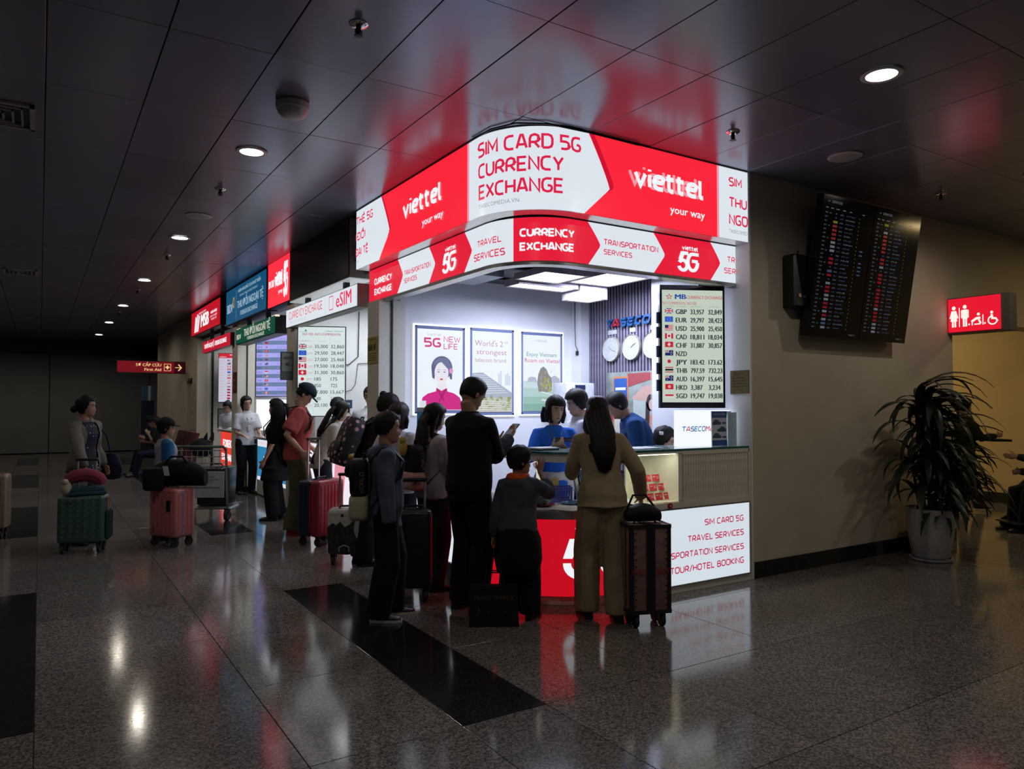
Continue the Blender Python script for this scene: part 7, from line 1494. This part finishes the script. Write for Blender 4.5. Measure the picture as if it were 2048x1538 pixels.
obj('emblem', MB().box((-.13, .135, .38), (-.08, .146, .50), .004), BLACK, pk, world=False); obj('lock', MB().box((.1, .13, .46), (.13, .146, .52), .004), mat('case_pink_dark', (.2, .06, .07), .4), pk, world=False); obj('lock', MB().box((.1, .13, .16), (.13, .146, .22), .004), mat('case_pink_dark', (.2, .06, .07), .4), pk, world=False)
bag = MB(); rg = []
for i in range(9):
    g = i / 8; e = math.sin(math.pi * (.12 + .76 * g)) ** .5
    rg.append([V((1.27 + (g - .5) * .62 * .843, 8.74 - (g - .5) * .62 * .537, .63)) + V((.12 * e * math.cos(2 * math.pi * k / 16) * .5, .12 * e * math.cos(2 * math.pi * k / 16), .145 * e + .145 * e * math.sin(2 * math.pi * k / 16))) for k in range(16)])
t = thing('duffel_bag', 'soft black travel bag lying across the pink suitcase', 'bag', (1.27, 8.74, .63)); obj('body', bag.loft(rg), C_('duffel_black', (.006, .007, .009)), t, smooth=True); obj('handle', MB().tube([V((1.14, 8.74, .87)), V((1.2, 8.70, .95)), V((1.3, 8.65, .95)), V((1.36, 8.62, .87))], .012, 6), BLK, t, smooth=True)
t = thing('shoulder_bag', 'dark bag with white tag hanging on the pink suitcase handle', 'bag', (1.05, 8.70, .6)); obj('body', MB().box((.93, 8.62, .60), (1.13, 8.78, .84), .03, 2), C_('duffel_black', (.006, .007, .009)), t, smooth=True); obj('tag', MB().hexa([(1.10, 8.58, .86), (1.15, 8.56, .86), (1.15, 8.565, .86), (1.10, 8.585, .86), (1.12, 8.58, .76), (1.17, 8.56, .76), (1.17, 8.565, .76), (1.12, 8.585, .76)]), mat('tag_white', (.5, .5, .5), .5), t)
gr = suitcase('dark green quilted suitcase with a pink neck pillow on it', .40, 8.84, 196, .43, .27, .58, S_('green', (.045, .10, .075)), 0, .34)
m = MB()
for i in range(6):
    for j in range(8):
        x, z = -.17 + i * .068, .15 + j * .052; m.add([(x, .143, z), (x - .03, .135, z + .024), (x, .143, z + .048), (x + .03, .135, z + .024)], [(0, 1, 2, 3)])
q = obj('quilting', m, S_('green', (.045, .10, .075)), gr, world=False); q['kind'] = 'stuff'
obj('side_pocket', MB().box((-.255, -.1, .12), (-.21, .1, .42), .02), C_('green_dark', (.02, .04, .035)), gr, world=False); obj('name_plate', MB().box((.08, .134, .50), (.13, .139, .515)), DARK, gr, world=False)
t = thing('neck_pillow', 'dark pink curved neck pillow lying on the green suitcase', 'pillow', (.42, 8.82, .66)); m = MB(); m.tube([V((.40, 8.82, .70)) + V((.16 * math.cos(R(a)) * .94, -.16 * math.cos(R(a)) * .3, .085 * math.sin(R(a)))) for a in range(-10, 191, 20)], [.045, .06, .066, .068, .068, .068, .068, .066, .06, .05, .045], 12); obj('cushion', m, C_('pillow_pink', (.24, .045, .075)), t, smooth=True); obj('seam', MB().tube([V((.40, 8.75, .70)) + V((.16 * math.cos(R(a)) * .94, -.16 * math.cos(R(a)) * .3, .085 * math.sin(R(a)))) for a in range(0, 181, 20)], .006, 5), C_('pillow_dark', (.14, .03, .05)), t)
t = thing('folded_jacket', 'folded teal jacket under the pink neck pillow', 'jacket', (.42, 8.84, .605)); m = MB(); 
for z, e in ((.585, .0), (.618, .015)): m = MB(); m.box((.26 + e, 8.72 + e, z), (.60 - e, 8.96 - e, z + .038), .016, 2); obj('fold', m, C_('teal_jacket', (.02, .065, .085)), t, smooth=True)
tag(obj('soft_toy', MB().ball((.24, 8.78, .66), (.05, .05, .07), 10, 8).ball((.225, 8.75, .73), (.035, .035, .03), 10, 6), C_('plush_beige', (.38, .33, .25)), smooth=True, loc=(.24, 8.78, .6)), 'small beige soft toy beside the neck pillow on the green suitcase', 'toy')
suitcase('large suitcase half navy and half deep red beside the man in red', 2.60, 7.95, 150, .42, .30, .70, S_('navy', (.012, .022, .05)), 7, .42, front=S_('deep_red', (.26, .02, .035)))
wt_ = suitcase('white cabin suitcase with dark camouflage monster print', 2.50, 6.84, 205, .36, .24, .52, S_('white', (.42, .41, .39)), 0, .30)
m = MB(); m.poly([(x, .1225, z) for x, z in ((.17, .12), (.18, .36), (.13, .40), (.10, .38), (.06, .41), (.02, .36), (-.02, .38), (-.08, .44), (-.06, .34), (-.08, .27), (-.13, .20), (-.17, .13), (-.1, .11), (.0, .10))]); obj('print', m, mat('monster_green', (.018, .022, .016), .5, var=.8, scale=30), wt_, world=False)
obj('logo', MB().box((.03, .12, .455), (.055, .1225, .48)), DARK, wt_, world=False); obj('door_arch', MB().tube([(-.02, .123, .13), (-.02, .123, .17), (.03, .123, .19), (.07, .123, .17), (.07, .123, .13)], .006, 6), S_('white', (.42, .41, .39)), wt_, world=False)
WRAP = mat('plastic_wrapped_black', (.014, .018, .02), .34, var=.5, scale=18, bump=.6, spec=.5)
suitcase('tall black suitcase shrink-wrapped in shiny plastic with chrome handle', 2.46, 5.28, 205, .28, .22, .70, WRAP, 0, .20)
tr = suitcase('pink-brown trunk suitcase with black frame and straps behind the woman in beige', 3.53, 3.84, 200, .29, .21, .69, S_('trunk_rose', (.22, .115, .10), .6, var=.25, scale=22), 0, 0, frame=mat('trunk_frame', (.012, .012, .013), .4), band=((-.03, .03),), studs=True)
obj('cross_band', MB().box((-.14, .104, .36), (.14, .109, .40)), mat('trunk_band', (.22, .05, .045), .5), tr, world=False)
t = thing('handbag', 'small black handbag on top of the pink-brown trunk suitcase', 'bag', (3.51, 3.88, .70)); hb_ = MB(); rg = []
for i in range(7):
    g = i / 6; e = math.sin(math.pi * (.15 + .7 * g)) ** .6; rg.append([V((3.42 + .22 * g, 3.91 - .10 * g, .70)) + V((.03 * e * math.cos(2 * math.pi * k / 14), .07 * e * math.cos(2 * math.pi * k / 14), .065 * e + .062 * e * math.sin(2 * math.pi * k / 14))) for k in range(14)])
obj('body', hb_.loft(rg), BKB, t, smooth=True); obj('strap', MB().tube([(3.43, 3.91, .78), (3.47, 3.89, .88), (3.55, 3.85, .88), (3.62, 3.82, .78)], .008, 6), BKB, t, smooth=True)
suitcase('beige ribbed suitcase cut by the picture edge near the spotted dress', -.50, 10.35, 190, .44, .28, .72, S_('sand', (.22, .17, .12)), 9, 0)
t = thing('shopping_bag', 'black carrier bag with faded gold lettering at the feet of the man in black', 'bag', (2.60, 4.36, 0)); Fb = Face((2.47, 4.42, 0), (.86, -.51, 0)); m = MB(); m.hexa([Fb.p(0, .002, 0), Fb.p(.34, .002, 0), Fb.p(.34, .002, -.12), Fb.p(0, .002, -.12), Fb.p(.01, .27, -.03), Fb.p(.33, .27, -.03), Fb.p(.33, .27, -.09), Fb.p(.01, .27, -.09)]); obj('body', m, BKB, t)
m = MB(); Fb.text(m, 'FANCY WORLD', .17, .18, .026, .26, al='C', off=-.014); Fb.text(m, 'i . . .', .16, .10, .03, .2, al='C', off=-.006); obj('lettering', m, mat('bag_gold', (.10, .06, .02), .5), t)
for o_ in (-.03, -.09): obj('handle', MB().tube([Fb.p(.1, .27, o_), Fb.p(.12, .36, o_), Fb.p(.22, .36, o_), Fb.p(.24, .27, o_)], .006, 6), BKB, t, smooth=True)
# airport trolley with its load
t = thing('luggage_trolley', 'airport luggage trolley with wire basket and pale advertising panel', 'trolley', (1.86, 10.4, 0), 212); k = dict(world=False)
FRM = mat('trolley_steel', (.42, .43, .40), .3, .8); GRN = mat('trolley_green', (.06, .09, .07), .5)
for sg0 in (-1, 1):
    obj('side_tube', MB().tube([(sg0 * .29, .02, .12), (sg0 * .29, .06, .6), (sg0 * .29, .10, .93)], .016, 8), FRM, t, smooth=True, **k); obj('base_tube', MB().tube([(sg0 * .29, .03, .14), (sg0 * .26, -.4, .13), (sg0 * .16, -.85, .12)], .016, 8), FRM, t, smooth=True, **k)
    wh = obj('wheel', MB().tube([(sg0 * .30 - .02, .06, .075), (sg0 * .30 + .02, .06, .075)], .075, 18), RUB, t, **k); obj('fork', MB().box((sg0 * .30 - .03, .03, .075), (sg0 * .30 + .03, .09, .16), .005), DARK, wh, **k)
obj('front_wheel', MB().tube([(-.02, -.8, .06), (.02, -.8, .06)], .06, 16), RUB, t, **k)
obj('handle_bar', MB().tube([(-.29, .10, .93), (-.29, .2, .97), (-.2, .24, .97), (.2, .24, .97), (.29, .2, .97), (.29, .10, .93)], .018, 8), GRN, t, smooth=True, **k)
for z, y in ((.92, .08), (.84, .09), (.76, .1), (.69, .1)): obj('basket_wire', MB().tube([(-.29, y - .02, z), (-.28, y + .12, z), (.28, y + .12, z), (.29, y - .02, z)], .006, 6), FRM, t, smooth=True, **k)
m = MB(); [m.tube([(-.25 + .0714 * q, .21, .69), (-.25 + .0714 * q, .20, .92)], .004, 5) for q in range(8)]; obj('basket_rods', m, FRM, t, **k)
obj('panel', MB().box((-.27, .085, .30), (.27, .10, .64), .004), mat('trolley_panel', (.42, .43, .46), .5), t, **k)
Fp = Face((.27, .103, .30), (-1, 0, 0)); m = MB(); Fp.text(m, 'NIA', .05, .2, .08, .17, bold=.04); Fp.text(m, 'NOI BAI', .28, .26, .022, .14); Fp.text(m, 'INTERNATIONAL', .28, .225, .02, .2); Fp.text(m, 'AIRPORT', .28, .195, .02, .12); Fp.text(m, 'WE MAKE MORE COMFORTABLE TRAVELS', .05, .12, .022, .44, bold=.02); obj('lettering', m, mat('panel_ink', (.02, .02, .03), .5), t, **k)
obj('deck', MB().box((-.24, -.7, .135), (.24, .0, .15)), FRM, t, **k)
t = thing('suitcase', 'dark suitcase standing on the airport trolley behind its panel', 'suitcase', (1.96, 10.56, .155), 212); obj('shell', MB().box((-.22, -.3, 0), (.22, -.03, .52), .03, 2), S_('dark_load', (.012, .013, .016)), t, smooth=True, world=False); obj('handle', MB().tube([(-.08, -.16, .52), (-.07, -.16, .55), (.07, -.16, .55), (.08, -.16, .52)], .01, 6), BLACK, t, world=False)
t = thing('duffel_bag', 'black bag with two pointed ears on the trolley basket', 'bag', (1.84, 10.5, .70)); m = MB(); c = V((1.81, 10.48, .94)); m.ball(c, (.15, .11, .13), 16, 10); obj('body', m, BKB, t, smooth=True)
for q in (.02, .1): obj('ear', MB().tube([c + V((q + .02, -.02, .10)), c + V((q + .045, -.03, .2))], [.035, .006], 8), BKB, t, smooth=True)
# ---------------------------------------------------------------- potted plant
PX, PY = 7.34, 3.93
t = thing('potted_plant', 'tall dark strap-leaved plant in a white pot by the beige wall', 'plant', (PX, PY, 0))
obj('saucer', MB().lathe([(.165, 0), (.185, .008), (.19, .03), (.175, .03), (.16, .012)], (PX, PY, 0), 28), mat('pot_white', (.36, .36, .38), .35), t, smooth=True)
obj('pot', MB().lathe([(.15, .03), (.165, .05), (.195, .22), (.215, .42), (.225, .48), (.23, .50), (.215, .505), (.205, .47), (.2, .44)], (PX, PY, 0), 32), mat('pot_white', (.36, .36, .38), .35), t, smooth=True)
obj('soil', MB().lathe([(.01, .452), (.2, .445)], (PX, PY, 0), 20), mat('soil', (.02, .014, .01), .9), t)
LEAF = mat('leaf_dark_green', (.008, .022, .010), .45, var=.5, scale=6); STEM = mat('stem_brown', (.04, .035, .02), .7)
rn = random.Random(21); stems = []
for k, (dx, dy, h) in enumerate(((-.06, .02, 1.62), (.03, -.03, 1.35), (.08, .05, 1.5), (-.02, .08, 1.05), (.1, -.06, .85), (-.1, -.05, .95))):
    top = V((PX + dx * 2.2, PY + dy * 2 , h)); obj('stem', MB().tube([(PX + dx, PY + dy, .44), (PX + dx * 1.5, PY + dy * 1.4, h * .6), top], [.016, .014, .010], 8), STEM, t, smooth=True); stems.append((V((PX + dx, PY + dy, .44)), V((PX + dx * 1.5, PY + dy * 1.4, h * .6)), top))
leafs = []
for v in range(8):
    L = .50 + .04 * v; dr = .72 + .14 * (v % 4); lm = MB(); rows = []
    for i in range(9):
        g = i / 8; a = R(50) - g * dr * 2.0 ; 
        if i == 0: p = V((0, 0, 0))
        else: p = p + V((math.cos(a), 0, math.sin(a))) * L / 8
        w_ = .042 * math.sin(math.pi * (.08 + .9 * g) ** .8) + .002; rows.append([p + V((0, -w_, .006)), p + V((0, 0, -.004)), p + V((0, w_, .006))])
    lm.add([q for r_ in rows for q in r_], [(i * 3 + j, i * 3 + j + 1, i * 3 + j + 4, i * 3 + j + 3) for i in range(8) for j in range(2)])
    leafs.append(mesh_of(lm, LEAF, smooth=True, sharp=180, name='leaf'))
for k in range(285):
    b, mid, tp = stems[rn.choice((0, 0, 0, 1, 1, 2, 2, 3, 4, 5))]; g = rn.uniform(.3, 1) ** .8
    p = b.lerp(mid, g * 2) if g < .5 else mid.lerp(tp, g * 2 - 1)
    az = rn.uniform(0, 2 * math.pi)
    if math.sin(az) > .45 and p.y > PY - .05: az = -az
    o = bpy.data.objects.new('leaf', rn.choice(leafs)); COL.objects.link(o); o.parent = t
    o.location = p - V((PX, PY, 0)); o.rotation_euler = (rn.uniform(-.2, .2), rn.uniform(-.5, .45), az); sc_ = rn.uniform(.7, 1.05); 
    if math.sin(az) > .25: sc_ *= .72 if p.z > .9 else .6
    o.scale = (sc_,) * 3
t = thing('floor_box', 'small dark box on the floor behind the potted plant', 'box', (7.72, 4.14, 0)); obj('body', MB().box((7.6, 4.05, 0), (7.82, 4.25, .3), .01), mat('box_dark', (.02, .018, .016), .6), t); obj('lid', MB().box((7.595, 4.045, .3), (7.825, 4.255, .32), .004), mat('box_dark', (.02, .018, .016), .6), t)
bpy.data.scenes.remove(TMP)
